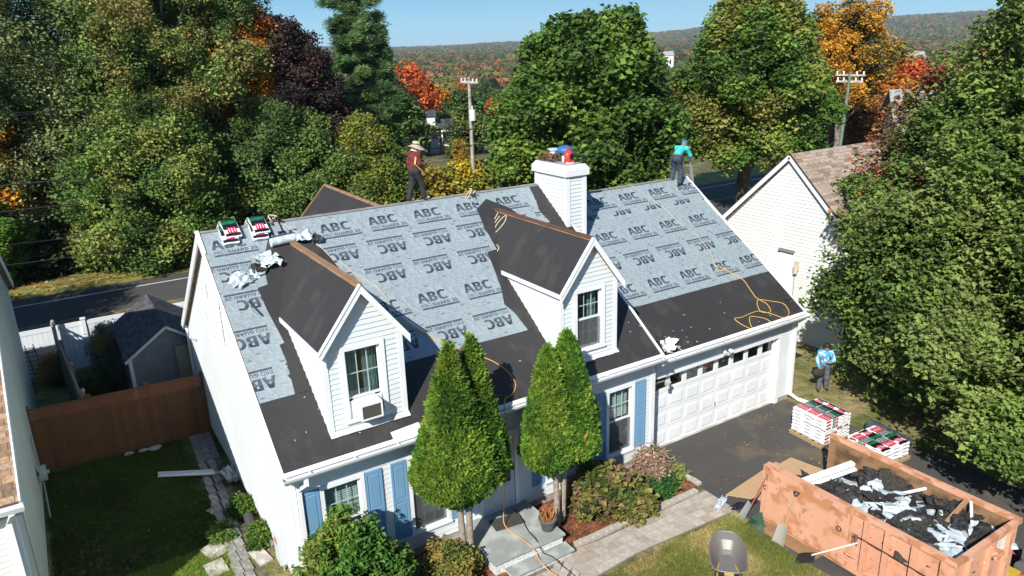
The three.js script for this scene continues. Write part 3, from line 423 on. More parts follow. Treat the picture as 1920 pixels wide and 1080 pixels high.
sheet('driveway', [[9.5, -0.55], [15.05, -0.55], [15.1, 1], [15.6, 4], [15.8, 16], [8.6, 16], [9.3, 5.2], [9.16, 4.3], [9.38, 2.95], [9.5, 2.6]], 0.014, drive);
sheet('mulch_bed', [[1.5, -0.27], [9.46, -0.27], [9.7, 1.3], [6.1, 1.45], [5.45, 1.4], [3.4, 1.7], [1.6, 2.2]], 0.018, mottled([0.09, 0.035, 0.016], [0.25, 0.095, 0.045], 1.2, 22, 151, 0.95, 0.02, 512));
{ // paver walk from the steps to the drive, every paver laid on its own
  const w = sheet('walkway', [[5.0, 1.44], [6.05, 1.56], [9.6, 1.52], [9.55, 2.6], [7.84, 2.49], [6.6, 2.44], [5.4, 2.52], [3.4, 2.75], [3.5, 1.75]], 0.012, mottled([0.12, 0.1, 0.08], [0.2, 0.17, 0.14], 1, 12, 153));
  const r = rng(31), ms = [[0.4, 0.355, 0.3], [0.36, 0.315, 0.265], [0.43, 0.385, 0.33], [0.38, 0.345, 0.3], [0.35, 0.295, 0.235]].map((c, i) => mottled(c.map(v => v * 0.86), c.map(v => v * 1.12), 0.7, 9, 160 + i, 0.92));
  const far = x => x < 6.05 ? lerp(1.47, 1.62, (x - 5) / 1.05) : lerp(1.62, 1.6, (x - 6.05) / 3.5), near = x => x < 6.6 ? lerp(2.5, 2.41, clamp((x - 5.4) / 1.2)) : lerp(2.41, 2.56, (x - 6.6) / 2.9);
  const rows = 4;
  for (let k = 0; k < rows; k++) { let x = 3.55 + 0.13 * k * (k % 2), lim = 9.48; while (x < lim) { const L = [0.25, 0.31, 0.4][Math.floor(r() * 3)], e = Math.min(x + L, lim); if (e - x > 0.07) { const zz = (xx, q) => lerp(xx < 5 ? 1.78 : far(xx), xx < 5 ? 2.68 : near(xx), q / rows), y = 0.03 + 0.006 * r(), gp = 0.008; part(w, 'paver', slab([V(x + gp, y, zz(x, k + 1) - gp), V(e - gp, y, zz(e, k + 1) - gp), V(e - gp, y, zz(e, k) + gp), V(x + gp, y, zz(x, k) + gp)], 0.05), ms[Math.floor(r() * 5)]); } x = e; } }
  const bs = mottled([0.36, 0.33, 0.28], [0.55, 0.51, 0.44], 0.6, 8, 171, 0.95, 0.006);
  for (let x = 5.6; x < 9.25;) { const L = 0.24 + 0.14 * r(), z = lerp(1.46, 1.5, (x - 5.6) / 4) + 0.02 * (r() - 0.5); const b = part(w, 'edging_stone', obox(L - 0.012, 0.08 + 0.02 * r(), 0.15, x + L / 2, 0.035, z, 0, 0.05 * (r() - 0.5)), bs); x += L; }
  for (let z = 1.35; z > -0.1;) { const L = 0.25 + 0.1 * r(); part(w, 'edging_stone', obox(0.12, 0.08, L - 0.012, 9.53 + 0.02 * r(), 0.05, z - L / 2, 0, 0), bs); z -= L; }
}
{ // stone steps
  const s = thing('front_steps', 'two grey stone steps with a white rough edge below the front door', 'steps'), st = mottled([0.25, 0.28, 0.27], [0.4, 0.42, 0.4], 1.3, 5, 181, 0.9), ed = mottled([0.45, 0.45, 0.43], [0.7, 0.69, 0.66], 0.3, 9, 183, 0.95, 0.01);
  part(s, 'riser', [box(3.66, 5.38, -0.1, 0.3, -0.235, 1.3)], ed); part(s, 'riser', [box(3.9, 5.35, -0.1, 0.13, 1.3, 1.66)], ed);
  const xs = [3.6, 4.2, 4.75, 5.42], zs = [-0.235, 0.42, 0.9, 1.36]; let k = 0; for (let i = 0; i < 3; i++) for (let j = 0; j < 3; j++) part(s, 'slab', box(xs[i] + 0.004, xs[i + 1] - 0.004, 0.302, 0.345 + 0.002 * (k++ % 3), zs[j] + 0.004, zs[j + 1] - 0.004), st);
  for (const [a, b] of [[3.84, 4.5], [4.5, 5.4]]) part(s, 'slab', box(a + 0.004, b - 0.004, 0.132, 0.172, 1.37, 1.72), st);
}
solo('doormat', 'dark rectangular doormat on the top stone step', 'doormat', (() => { const g = obox(0.72, 0.012, 0.42, 4.6, 0.357, 0.27, 0, -0.12); return g; })(), mottled([0.03, 0.03, 0.028], [0.06, 0.055, 0.05], 0.3, 14, 185, 0.98));
{ // narrow walk of grey blocks along the gable
  const w = struct('side_path', M([slab([V(-0.78, 0.008, -1.2), V(-0.3, 0.008, -1.2), V(0.06, 0.008, -8.9), V(-0.5, 0.008, -8.9)], 0.1)]), mottled([0.09, 0.075, 0.055], [0.16, 0.14, 0.1], 1, 9, 187)), r = rng(41), ms = [0, 1, 2].map(i => mottled([0.2 + 0.03 * i, 0.19 + 0.03 * i, 0.175 + 0.03 * i], [0.3 + 0.03 * i, 0.285 + 0.03 * i, 0.265 + 0.03 * i], 0.5, 7, 190 + i, 0.95, 0.004));
  for (let z = -8.85; z < -0.6; z += 0.44) for (let c = 0; c < (z < -7.4 ? 3 : 2); c++) { const t = (z + 8.8) / 7, x = -0.44 - 0.36 * t + c * (z < -7.4 ? 0.19 : 0.2) + (c && z > -7.4 && z < -4 ? 0.03 : 0); part(w, 'block', obox(0.18, 0.07, 0.425, x, 0.015 + 0.006 * r(), z + 0.2, 0.015 * (r() - 0.5), 0.05 + 0.012 * (r() - 0.5)), ms[Math.floor(r() * 3)]); }
  const fs = mottled([0.4, 0.36, 0.33], [0.6, 0.55, 0.5], 0.8, 6, 197, 0.95, 0.01);
  for (const [x, z, a, l, q] of [[-1.05, -3.0, 0.3, 0.42, 0.55], [-1.15, -2.35, 0.1, 0.4, 0.5], [-0.25, -2.2, 0.2, 0.3, 0.6], [-0.72, -4.6, 0.4, 0.25, 0.3], [-0.9, -3.55, 0.9, 0.22, 0.25]]) part(w, 'flagstone', obox(l, 0.06, q, x, 0.012, z, 0.02, a, 0.03), fs);
}
// ---------- neighbours, shed, fences ----------
// courses of roof tabs on a slope: O lower left corner, U along the eave, S up the slope
function tabs(parent, O, U, S, width, len, tw, ex, mats, seed, near, cut) {
  const r = rng(seed), N = new THREE.Vector3().crossVectors(U, S).normalize(); if (N.y < 0) N.negate(); const list = [];
  for (let j = 0, y = 0; y < len - 0.02; j++, y += ex) for (let x = -(j % 2) * tw * 0.5; x < width; x += tw) {
    const a = Math.max(0, x), b = Math.min(width, x + tw); if (b - a < 0.03) continue; const l = 0.004, P = (u, v, o) => O.clone().addScaledVector(U, u).addScaledVector(S, v).addScaledVector(N, o), t = Math.min(len, y + ex * 1.05), h = 0.009 + 0.007 * r();
    const A = P(a + l, y, 0.0), B = P(b - l, y, 0.0), c = P(b - l, t, 0.001), d = P(a + l, t, 0.001), A1 = P(a + l, y, h), B1 = P(b - l, y, h), c1 = P(b - l, t, 0.003), d1 = P(a + l, t, 0.003);
    let tr = [[A1, B1, c1], [A1, c1, d1], [A, B, B1], [A, B1, A1], [B, c, c1], [B, c1, B1], [d, A, A1], [d, A1, d1]]; if (new THREE.Vector3().crossVectors(U, S).y < 0) tr = tr.map(q => [q[0], q[2], q[1]]);
    const mid = P((a + b) / 2, y, 0); if (cut && !cut(mid)) continue; list.push([mu(fromTris(tr)), mid.distanceTo(CAM) * (near ? near(mid) : 1), Math.floor(r() * mats.length)]);
  }
  list.sort((a, b) => a[1] - b[1]); list.slice(0, 290).forEach(q => part(parent, 'shingle', q[0], mats[q[2]]));
  for (let k = 0; k < mats.length; k++) { const rest = list.slice(290).filter(q => q[2] === k).map(q => q[0]); if (rest.length) stuffPart(parent, 'shingles', rest, mats[k]); }
}
const tanTabs = [[0.32, 0.2, 0.12], [0.25, 0.155, 0.095], [0.38, 0.255, 0.16], [0.2, 0.13, 0.085], [0.34, 0.24, 0.165]].map((c, i) => mottled(c.map(v => v * 0.8), c.map(v => v * 1.15), 0.6, 12, 200 + i, 0.95));
const brownTabs = [[0.31, 0.245, 0.195], [0.26, 0.2, 0.16], [0.36, 0.29, 0.235], [0.21, 0.16, 0.13], [0.33, 0.27, 0.22]].map((c, i) => mottled(c.map(v => v * 0.8), c.map(v => v * 1.15), 0.6, 12, 205 + i, 0.95));
const greyTabs = [0.05, 0.065, 0.085].map((c, i) => mottled([c * 0.8, c * 0.8, c * 0.82], [c * 1.15, c * 1.15, c * 1.2], 0.6, 12, 210 + i, 0.95));
const paleSiding = mottled([0.36, 0.42, 0.35], [0.42, 0.48, 0.4], 2, 4, 221, 0.6), creamSiding = mottled([0.66, 0.66, 0.6], [0.72, 0.72, 0.66], 2, 4, 223, 0.6);
{ // house on the left
  const h = thing('neighbour_house', 'pale green-white house at the left edge with a tan shingle roof', 'house'), x = -4.2, x0 = -14, zf = -1, zb = -13.8, y = (z) => z > -8 ? 3.6 + 0.5 * (-0.9 - z) : 7.15 + 0.5 * (z + 8);
  const P = [[zb, 0.2], [zf, 0.2], [zf, y(zf) - 0.12], [-8, 7.02], [zb, y(zb) - 0.12]];
  const w = part(h, 'gable_wall', wallPanel(V(x, 0, 0), ZN, X1, P.map(([u, v]) => [-u, v]).reverse(), [], 0.15), paleSiding); siding(w, V(x, 0, 0), ZN, X1, P.map(([u, v]) => [-u, v]).reverse(), [], 0.112, paleSiding, true, 'siding');
  const F = [[x0, 0.2], [x, 0.2], [x, 3.4], [x0, 3.4]]; const fwl = part(h, 'front_wall', wallPanel(V(0, 0, zf), X1, Z1, F, [], 0.15), creamSiding); siding(fwl, V(0, 0, zf), X1, Z1, F, [], 0.112, creamSiding);
  part(h, 'back_wall', box(x0, x, 0, y(zb) - 0.1, zb, zb + 0.1), paleSiding); part(h, 'foundation', box(x0, x - 0.02, -0.2, 0.199, zb + 0.02, zf - 0.02), mat.concrete);
  part(h, 'corner_board', [box(x - 0.14, x + 0.03, 0.2, 3.4, zf + 0.001, zf + 0.035), box(x + 0.001, x + 0.0305, 0.2, 3.4, zf - 0.14, zf + 0.0005)], mat.trim); part(h, 'corner_board', box(x + 0.001, x + 0.0305, 0.2, y(zb) - 0.2, zb - 0.02, zb + 0.1), mat.trim);
  const S = V(0, 0.5, -1).normalize(), deckm = plain(0.2, 0.15, 0.1);
  const rf = part(h, 'roof', [slab([V(x0, 3.65, -0.8), V(x + 0.15, 3.65, -0.8), V(x + 0.15, 7.15, -8), V(x0, 7.15, -8)], 0.12), slab([V(x + 0.15, y(-14.1), -14.1), V(x0, y(-14.1), -14.1), V(x0, 7.15, -8.001), V(x + 0.15, 7.15, -8.001)], 0.12)], deckm);
  tabs(rf, V(x - 2.6, 3.655, -0.8), X1, S, 2.75, 8.0, 0.3, 0.14, tanTabs, 51);
  part(h, 'rake_board', [beam([x + 0.165, 3.6, -0.8], [x + 0.165, 7.1, -8], 0.03, 0.2), beam([x + 0.165, 7.1, -8], [x + 0.165, y(-14.1) - 0.06, -14.1], 0.03, 0.2)], mat.trim);
  const g = new THREE.ExtrudeGeometry(new THREE.Shape([[0, 0.02], [0, -0.1], [0.08, -0.1], [0.12, 0], [0.1, 0], [0.075, -0.09], [0.01, -0.09], [0.01, 0.02]].map(p => new THREE.Vector2(...p))), { depth: 10, bevelEnabled: false }); g.applyMatrix4(new THREE.Matrix4().makeBasis(Z1, V(0, 1, 0), V(-1, 0, 0)).setPosition(x + 0.2, 3.6, -0.79)); part(h, 'gutter', g, mat.trim);
  part(h, 'soffit', box(x0, x + 0.14, 3.4, 3.42, zf, -0.8), mat.soffit);
  part(h, 'downspout', [box(x - 0.11, x - 0.03, 0.1, 3.3, zf + 0.04, zf + 0.1), beam([x - 0.07, 3.28, zf + 0.07], [x + 0.02, 3.5, -0.72], 0.08, 0.06)], mat.trim);
  const u = sub(h, 'utility_box'); part(u, 'cabinet', box(x + 0.03, x + 0.17, 0.4, 1.25, -2.1, -1.75), mat.metal); part(u, 'conduit', cyl(0.02, 0.02, [x + 0.06, 1.25, -1.92], [x + 0.06, 3.4, -1.92], 8), mat.alu);
  const ac = sub(h, 'hose_reel'); part(ac, 'reel', [cyl(0.2, 0.2, [x + 0.08, 0.85, -7.4], [x + 0.22, 0.85, -7.4], 18), cyl(0.05, 0.05, [x + 0.02, 0.85, -7.4], [x + 0.28, 0.85, -7.4], 10)], plain(0.4, 0.43, 0.42)); part(ac, 'pipe', tube([[x + 0.05, 1.7, -7.9], [x + 0.06, 1.2, -7.8], [x + 0.1, 0.6, -7.5], [x + 0.12, 0.05, -6.6]], 0.018), plain(0.3, 0.32, 0.32));
}
{ // garage on the right
  const h = thing('neighbour_garage', 'tall white clapboard gable with brown shingle roof beyond the garage', 'garage'), x = 19.3, xe = 27, zr = -4.15, yr = 6.66, k = 0.93, w = 2.75, ye = yr - k * w;
  const P = [[zr - w + 0.1, 0], [zr + w - 0.1, 0], [zr + w - 0.1, ye + 0.02], [zr, yr - 0.1], [zr - w + 0.1, ye + 0.02]], m = mottled([0.62, 0.625, 0.61], [0.66, 0.665, 0.65], 2, 4, 225, 0.6);
  const wl = part(h, 'gable_wall', wallPanel(V(x, 0, 0), Z1, XN, P, [], 0.15), m); siding(wl, V(x, 0, 0), Z1, XN, P, [], 0.125, m);
  part(h, 'side_wall', [box(x, xe, 0, ye, zr + w - 0.25, zr + w - 0.1), box(x, xe, 0, ye, zr - w + 0.1, zr - w + 0.25), box(xe - 0.15, xe, 0, ye, zr - w, zr + w)], m);
  const rf = part(h, 'roof', [slab([V(x - 0.12, ye - 0.1, zr + w + 0.1), V(xe, ye - 0.1, zr + w + 0.1), V(xe, yr, zr), V(x - 0.12, yr, zr)], 0.1), slab([V(xe, ye - 0.1, zr - w - 0.1), V(x - 0.12, ye - 0.1, zr - w - 0.1), V(x - 0.12, yr, zr - 0.001), V(xe, yr, zr - 0.001)], 0.1)], plain(0.12, 0.08, 0.06));
  const S = V(0, yr - ye + 0.1, -(w + 0.1)); tabs(rf, V(x - 0.1, ye - 0.095, zr + w + 0.1), X1, S.clone().normalize(), 7.0, S.length(), 0.34, 0.145, brownTabs, 53, p => 1);
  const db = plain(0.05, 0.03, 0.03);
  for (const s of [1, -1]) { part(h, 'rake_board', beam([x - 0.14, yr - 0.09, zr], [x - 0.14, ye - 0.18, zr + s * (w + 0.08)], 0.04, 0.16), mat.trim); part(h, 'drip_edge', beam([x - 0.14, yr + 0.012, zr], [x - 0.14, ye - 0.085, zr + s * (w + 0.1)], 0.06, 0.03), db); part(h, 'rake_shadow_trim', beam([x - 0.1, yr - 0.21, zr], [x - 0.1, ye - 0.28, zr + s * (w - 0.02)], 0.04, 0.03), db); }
  const d = sub(h, 'side_door'); part(d, 'door_leaf', box(x - 0.05, x - 0.021, 0.9, 3.2, -4.3, -3.72), mat.trim); part(d, 'door_hood', obox(0.12, 0.03, 0.66, x - 0.08, 3.24, -4.0, 0, 0, 0.9), plain(0.13, 0.13, 0.14)); part(h, 'wall_lamp', [box(x - 0.1, x - 0.02, 2.6, 2.95, -3.62, -3.45), cyl(0.07, 0.09, [x - 0.12, 2.5, -3.53], [x - 0.12, 2.75, -3.53], 12)], plain(0.5, 0.42, 0.34)); part(h, 'conduit', cyl(0.02, 0.02, [x - 0.04, 0.2, -3.6], [x - 0.04, 2.6, -3.6], 6), plain(0.3, 0.3, 0.3));
}
{ // shed
  const s = thing('garden_shed', 'small grey garden shed with dark shingle roof behind the brown fence', 'shed'), x0 = -1.55, x1 = 0.6, xc = -0.45, zf = -10.6, zb = -14.1, yr = 2.95, k = 0.7, g = mottled([0.11, 0.135, 0.155], [0.15, 0.175, 0.2], 1, 6, 231);
  const y = x => yr - k * Math.abs(x - xc);
  const P = [[x0, 0], [x1, 0], [x1, y(x1) - 0.08], [xc, yr - 0.08], [x0, y(x0) - 0.08]];
  part(s, 'wall', wallPanel(V(0, 0, zf), X1, Z1, P, [], 0.05), g); for (let x = x0; x < x1 - 0.05; x += 0.2) { const a = x, b = Math.min(x + 0.192, x1), t = [[a, 0.05], [b, 0.05], [b, y(b) - 0.1], ...(a < xc && b > xc ? [[xc, yr - 0.1]] : []), [a, y(a) - 0.1]]; const e = new THREE.ExtrudeGeometry(new THREE.Shape(t.map(p => new THREE.Vector2(...p))), { depth: 0.012, bevelEnabled: false }); e.translate(0, 0, zf + 0.001); part(s, 'wall_board', e, g); }
  part(s, 'wall', [box(x0, x0 + 0.05, 0, y(x0) - 0.1, zb, zf - 0.051), box(x1 - 0.05, x1, 0, y(x1) - 0.1, zb, zf - 0.051), box(x0, x1, 0, 2, zb - 0.05, zb)], g);
  part(s, 'corner_board', box(x0 - 0.03, x0 + 0.07, 0, y(x0) - 0.1, zf + 0.013, zf + 0.04), plain(0.5, 0.52, 0.53));
  const ov = 0.12, rf = part(s, 'roof', [slab([V(x0 - ov, y(x0 - ov), zf + 0.15), V(xc, yr, zf + 0.15), V(xc, yr, zb - 0.15), V(x0 - ov, y(x0 - ov), zb - 0.15)], 0.06), slab([V(xc + 0.001, yr, zf + 0.15), V(x1 + ov, y(x1 + ov), zf + 0.15), V(x1 + ov, y(x1 + ov), zb - 0.15), V(xc + 0.001, yr, zb - 0.15)], 0.06)], plain(0.08, 0.08, 0.08));
  const L = zf - zb + 0.3, wl = xc - x0 + ov, wr = x1 + ov - xc;
  tabs(rf, V(x0 - ov, y(x0 - ov) + 0.005, zb - 0.15), Z1, V(1, k, 0).normalize(), L, wl * Math.hypot(1, k), 0.3, 0.14, greyTabs, 55); tabs(rf, V(x1 + ov, y(x1 + ov) + 0.005, zb - 0.15), Z1, V(-1, k, 0).normalize(), L, wr * Math.hypot(1, k), 0.3, 0.14, greyTabs, 56);
  part(s, 'rake_trim', [beam([x0 - ov, y(x0 - ov) - 0.03, zf + 0.16], [xc, yr - 0.03, zf + 0.16], 0.03, 0.07), beam([x1 + ov, y(x1 + ov) - 0.03, zf + 0.16], [xc, yr - 0.03, zf + 0.16], 0.03, 0.07)], plain(0.45, 0.47, 0.48));
}
solo('plywood_sheet', 'weathered greenish plywood sheet standing against the shed front', 'plywood', obox(0.62, 2.25, 0.03, 0.02, 1.12, -10.48, -0.03, 0, 0), wood([0.15, 0.15, 0.1], [0.26, 0.25, 0.17], 0.7, 235));
{ // brown board fence with lattice top
  const f = thing('board_fence', 'dark brown board fence with a lattice strip along its top', 'fence'), m = [0, 1, 2].map(i => wood([0.09 + 0.01 * i, 0.035 + 0.004 * i, 0.016], [0.19 + 0.02 * i, 0.075 + 0.01 * i, 0.034], 0.5, 241 + i)), lm = plain(0.3, 0.11, 0.05), a = V(-4.2, 0, -9.18), b = V(0.08, 0, -8.8), D = b.clone().sub(a), L = D.length(), ang = -Math.atan2(D.z, D.x), r = rng(61), at = (t, y, o = 0) => { const p = a.clone().addScaledVector(D, t / L); return [p.x + o * Math.sin(ang), y, p.z + o * Math.cos(ang)]; };
  for (let t = 0.05; t < L - 0.05; t += 0.142) { const p = at(t + 0.07, 0.76); part(f, 'fence_board', obox(0.137, 1.46, 0.02, p[0], p[1], p[2] + 0.004 * r(), 0, ang), m[Math.floor(r() * 3)]); }
  for (let t = 0; t <= L + 0.01; t += L / 3) { const p = at(t, 0.95, -0.05); part(f, 'post', [obox(0.1, 1.9, 0.1, p[0], p[1], p[2], 0, ang), obox(0.12, 0.03, 0.12, p[0], 1.915, p[2], 0, ang)], m[1]); }
  part(f, 'rail', [beam(at(0, 1.84, 0), at(L, 1.84, 0), 0.06, 0.04), beam(at(0, 1.5, 0.012), at(L, 1.5, 0.012), 0.03, 0.05), beam(at(0, 0.35, -0.035), at(L, 0.35, -0.035), 0.04, 0.08)], m[2]);
  const la = []; for (let t = -0.3; t < L; t += 0.085) for (const s of [1, -1]) { const t0 = s > 0 ? t : t + 0.3; const u0 = clamp(t0, 0, L), u1 = clamp(t0 + s * 0.3, 0, L); if (Math.abs(u1 - u0) < 0.25) continue; la.push(beam(at(u0, 1.525, s * 0.005), at(u1, 1.82, s * 0.005), 0.008, 0.03)); } stuffPart(f, 'lattice', la, lm);
}
{ // white vinyl fence by the road
  const f = thing('vinyl_fence', 'white vinyl privacy fence between the back yard and the road', 'fence'), m = mottled([0.62, 0.66, 0.72], [0.68, 0.72, 0.77], 2, 3, 251, 0.45), z = -16.5;
  for (let x = -9.6, k = 0; x < 3; x += 2.4, k++) { part(f, 'post', [box(x - 0.065, x + 0.065, 0, 1.84, z - 0.065, z + 0.065), box(x - 0.085, x + 0.085, 1.84, 1.88, z - 0.085, z + 0.085)], m); part(f, 'rail', box(x + 0.065, x + 2.335, 1.62, 1.78, z - 0.025, z + 0.025), m); part(f, 'rail', box(x + 0.065, x + 2.335, 0.06, 0.22, z - 0.025, z + 0.025), m); for (let u = x + 0.07; u < x + 2.3; u += 0.1515) part(f, 'picket', box(u + 0.002, u + 0.1495, 0.22, 1.62, z - 0.012, z + 0.012), m); }
}
{ // old grey picket fence running back to the road
  const f = thing('weathered_fence', 'old grey wooden fence with lattice top running from the brown fence to the white one', 'fence'), m = [0, 1, 2].map(i => wood([0.15 + 0.03 * i, 0.13 + 0.03 * i, 0.11 + 0.02 * i], [0.27 + 0.03 * i, 0.24 + 0.03 * i, 0.2 + 0.02 * i], 0.4, 255 + i)), r = rng(63), P = (t, y, o = 0) => [lerp(-2.92, -3.35, t) + o, y, lerp(-9.3, -16.3, t)], H = t => 1.45 + 0.18 * Math.cos(t * Math.PI * 6) + 0.15 * t;
  for (let i = 0; i < 56; i++) { const t = (i + 0.5) / 56, p = P(t, 0); const h = H(t); part(f, 'picket', obox(0.02, h, 0.118, p[0], h / 2, p[2], 0, -0.06, 0.02 * (r() - 0.5)), m[Math.floor(r() * 3)]); }
  for (const t of [0, 0.33, 0.66, 1]) { const p = P(t, 0, 0.06); const g = new THREE.SphereGeometry(0.07, 10, 8); g.translate(p[0], 2.0, p[2]); part(f, 'post', [box(p[0] - 0.05, p[0] + 0.05, 0, 1.95, p[2] - 0.05, p[2] + 0.05), g], m[1]); }
  part(f, 'rail', [beam(P(0, 1.9), P(1, 1.95), 0.05, 0.05), beam(P(0, 0.4, 0.03), P(1, 0.4, 0.03), 0.04, 0.08)], m[2]);
  const la = []; for (let i = 0; i < 40; i++) { const t = i / 40, s = 0.04; la.push(beam(P(t, H(t) - 0.05, 0.01), P(Math.min(1, t + s), 1.9, 0.01), 0.01, 0.035), beam(P(Math.min(1, t + s), H(t + s) - 0.05, -0.01), P(t, 1.9, -0.01), 0.01, 0.035)); } stuffPart(f, 'lattice', la, m[2]);
}
{ // garden trellis
  const f = thing('metal_trellis', 'dark metal grid trellis leaning against the white fence', 'trellis'), m = plain(0.025, 0.03, 0.032, 0.5, { metalness: 0.4 }), P = (u, v) => [lerp(-4.95, -3.85, u) - 0.15 * v, 0.05 + 1.25 * v, -15.9 - 0.42 * v];
  for (const u of [0, 0.22, 0.5, 0.78, 1]) part(f, 'upright', cyl(0.016, 0.016, P(u, 0), P(u, 1.03), 6), m); for (let j = 0; j < 9; j++) part(f, 'bar', cyl(0.012, 0.012, P(-0.03, 0.05 + j / 9), P(1.03, 0.05 + j / 9), 6), m);
}
// ---------- foliage ----------
// a clump of n folded leaves scattered in a ball of radius Rr
function clumpGeo(n, Rr, len, wid, seed, flat = 0.5) {
  const r = rng(seed), tr = [], q = new THREE.Quaternion();
  for (let i = 0; i < n; i++) {
    const c = V(r() - 0.5, (r() - 0.5) * 0.9, r() - 0.5).multiplyScalar(2 * Rr * (0.6 + 0.4 * r()));
    q.setFromEuler(new THREE.Euler((r() - 0.5) * 2.4 * flat + 0.25, r() * 6.283, (r() - 0.5) * 2.4 * flat));
    const L = len * (0.7 + 0.6 * r()), W = wid * (0.7 + 0.6 * r()), p = a => V(...a).applyQuaternion(q).add(c);
    const A = p([0, 0, -L / 2]), B = p([-W / 2, W * 0.22, -L * 0.05]), T = p([0, -L * 0.08, L / 2]), D = p([W / 2, W * 0.22, -L * 0.05]);
    tr.push([A, B, T], [A, T, D]);
  }
  const g = fromTris(tr); g.deleteAttribute('uv'); return g;
}
function sprayGeo(n, len, wid, seed) { // fan of scale-leaf sprigs pointing up and outwards (+z)
  const r = rng(seed), tr = [];
  for (let i = 0; i < n; i++) {
    const a = (r() - 0.5) * 1.9, e = 0.35 + 0.9 * r(), d = V(Math.sin(a) * Math.cos(e), Math.sin(e), Math.cos(a) * Math.cos(e)), s = V(Math.cos(a), (r() - 0.5) * 0.6, -Math.sin(a)).normalize(), L = len * (0.6 + 0.7 * r()), W = wid * (0.7 + 0.6 * r()), o = V((r() - 0.5) * len * 0.7, (r() - 0.5) * len * 0.7, 0);
    const A = o.clone(), B = o.clone().addScaledVector(d, L * 0.55).addScaledVector(s, -W), T = o.clone().addScaledVector(d, L), D = o.clone().addScaledVector(d, L * 0.55).addScaledVector(s, W);
    tr.push([A, D, T], [A, T, B]);
  }
  return fromTris(tr);
}
const leafMat = (tr = 0.3, rough = 0.6) => new THREE.MeshPhysicalMaterial({ color: 0xffffff, roughness: rough, transmission: tr, thickness: 0, side: THREE.DoubleSide, specularIntensity: 0.4 });
const LEAF = leafMat(0.3, 0.62), NEEDLE = leafMat(0.12, 0.7), DRY = leafMat(0.15, 0.9);
const bark = [mottled([0.1, 0.085, 0.07], [0.24, 0.21, 0.18], 0.9, 10, 301, 0.95, 0.02), mottled([0.05, 0.04, 0.034], [0.13, 0.105, 0.085], 0.9, 10, 303, 0.95, 0.02), mottled([0.2, 0.16, 0.13], [0.34, 0.28, 0.23], 0.5, 9, 305, 0.95, 0.008)];
const clumps = { near: [1, 2].map(s => clumpGeo(14, 0.25, 0.125, 0.1, s, 0.65)), mid: [3, 4].map(s => clumpGeo(12, 0.42, 0.24, 0.19, s, 0.6)), fine: [13, 14].map(s => clumpGeo(20, 0.42, 0.17, 0.13, s, 0.7)), far: [5].map(s => clumpGeo(12, 0.75, 0.5, 0.42, s, 0.6)), small: [6].map(s => clumpGeo(12, 0.13, 0.07, 0.05, s, 0.6)), big: [7].map(s => clumpGeo(7, 0.16, 0.15, 0.12, s, 0.45)), needle: [8].map(s => clumpGeo(26, 0.3, 0.26, 0.045, s, 0.5)), twig: [9].map(s => clumpGeo(10, 0.15, 0.16, 0.018, s, 1)), needleFar: [10].map(s => clumpGeo(20, 0.6, 0.5, 0.12, s, 0.5)) };
function noise3(p, s, seed) { const x = p.x / s, y = p.y / s, z = p.z / s, xi = Math.floor(x), yi = Math.floor(y), zi = Math.floor(z), f = x - xi, g = y - yi, h = z - zi, k = (a, b, c) => hash2(xi + a + (zi + c) * 57, yi + b, seed), w = t => t * t * (3 - 2 * t); const m = c => lerp(lerp(k(0, 0, c), k(1, 0, c), w(f)), lerp(k(0, 1, c), k(1, 1, c), w(f)), w(g)); return lerp(m(0), m(1), w(h)); }
// instanced leaves: pts = [{p, q?, s}], pal = [[r,g,b],...] chosen by slow noise
function leaves(parent, name, geo, m, pts, pal, seed, o = {}) {
  const im = new THREE.InstancedMesh(geo, m, pts.length), mm = new THREE.Matrix4(), q = new THREE.Quaternion(), e = new THREE.Euler(), c = new THREE.Color(), r = rng(seed), gain = o.gain ?? 1;
  pts.forEach((t, i) => {
    if (t.q) q.copy(t.q); else q.setFromEuler(e.set((r() - 0.5) * 0.9, r() * 6.283, (r() - 0.5) * 0.9));
    const s = (t.s ?? 1) * (0.6 + 0.75 * r()); im.setMatrixAt(i, mm.compose(t.p, q, V(s, s, s)));
    const n = clamp(noise3(t.p, o.patch ?? 1.6, seed) * 1.5 - 0.25 + (r() - 0.5) * 0.55), k = Math.min(pal.length - 1, Math.floor(n * pal.length)), b = (0.65 + 0.7 * r()) * (0.72 + 0.56 * noise3(t.p, 0.9, seed + 5)), w = t.c || pal[k];
    im.setColorAt(i, c.setRGB(Math.min(0.8, w[0] * b * gain), Math.min(0.8, w[1] * b * gain), Math.min(0.8, w[2] * b * gain)));
  });
  im.name = name; im.castShadow = im.receiveShadow = true; im.userData.kind = 'stuff'; parent.add(im); return im;
}
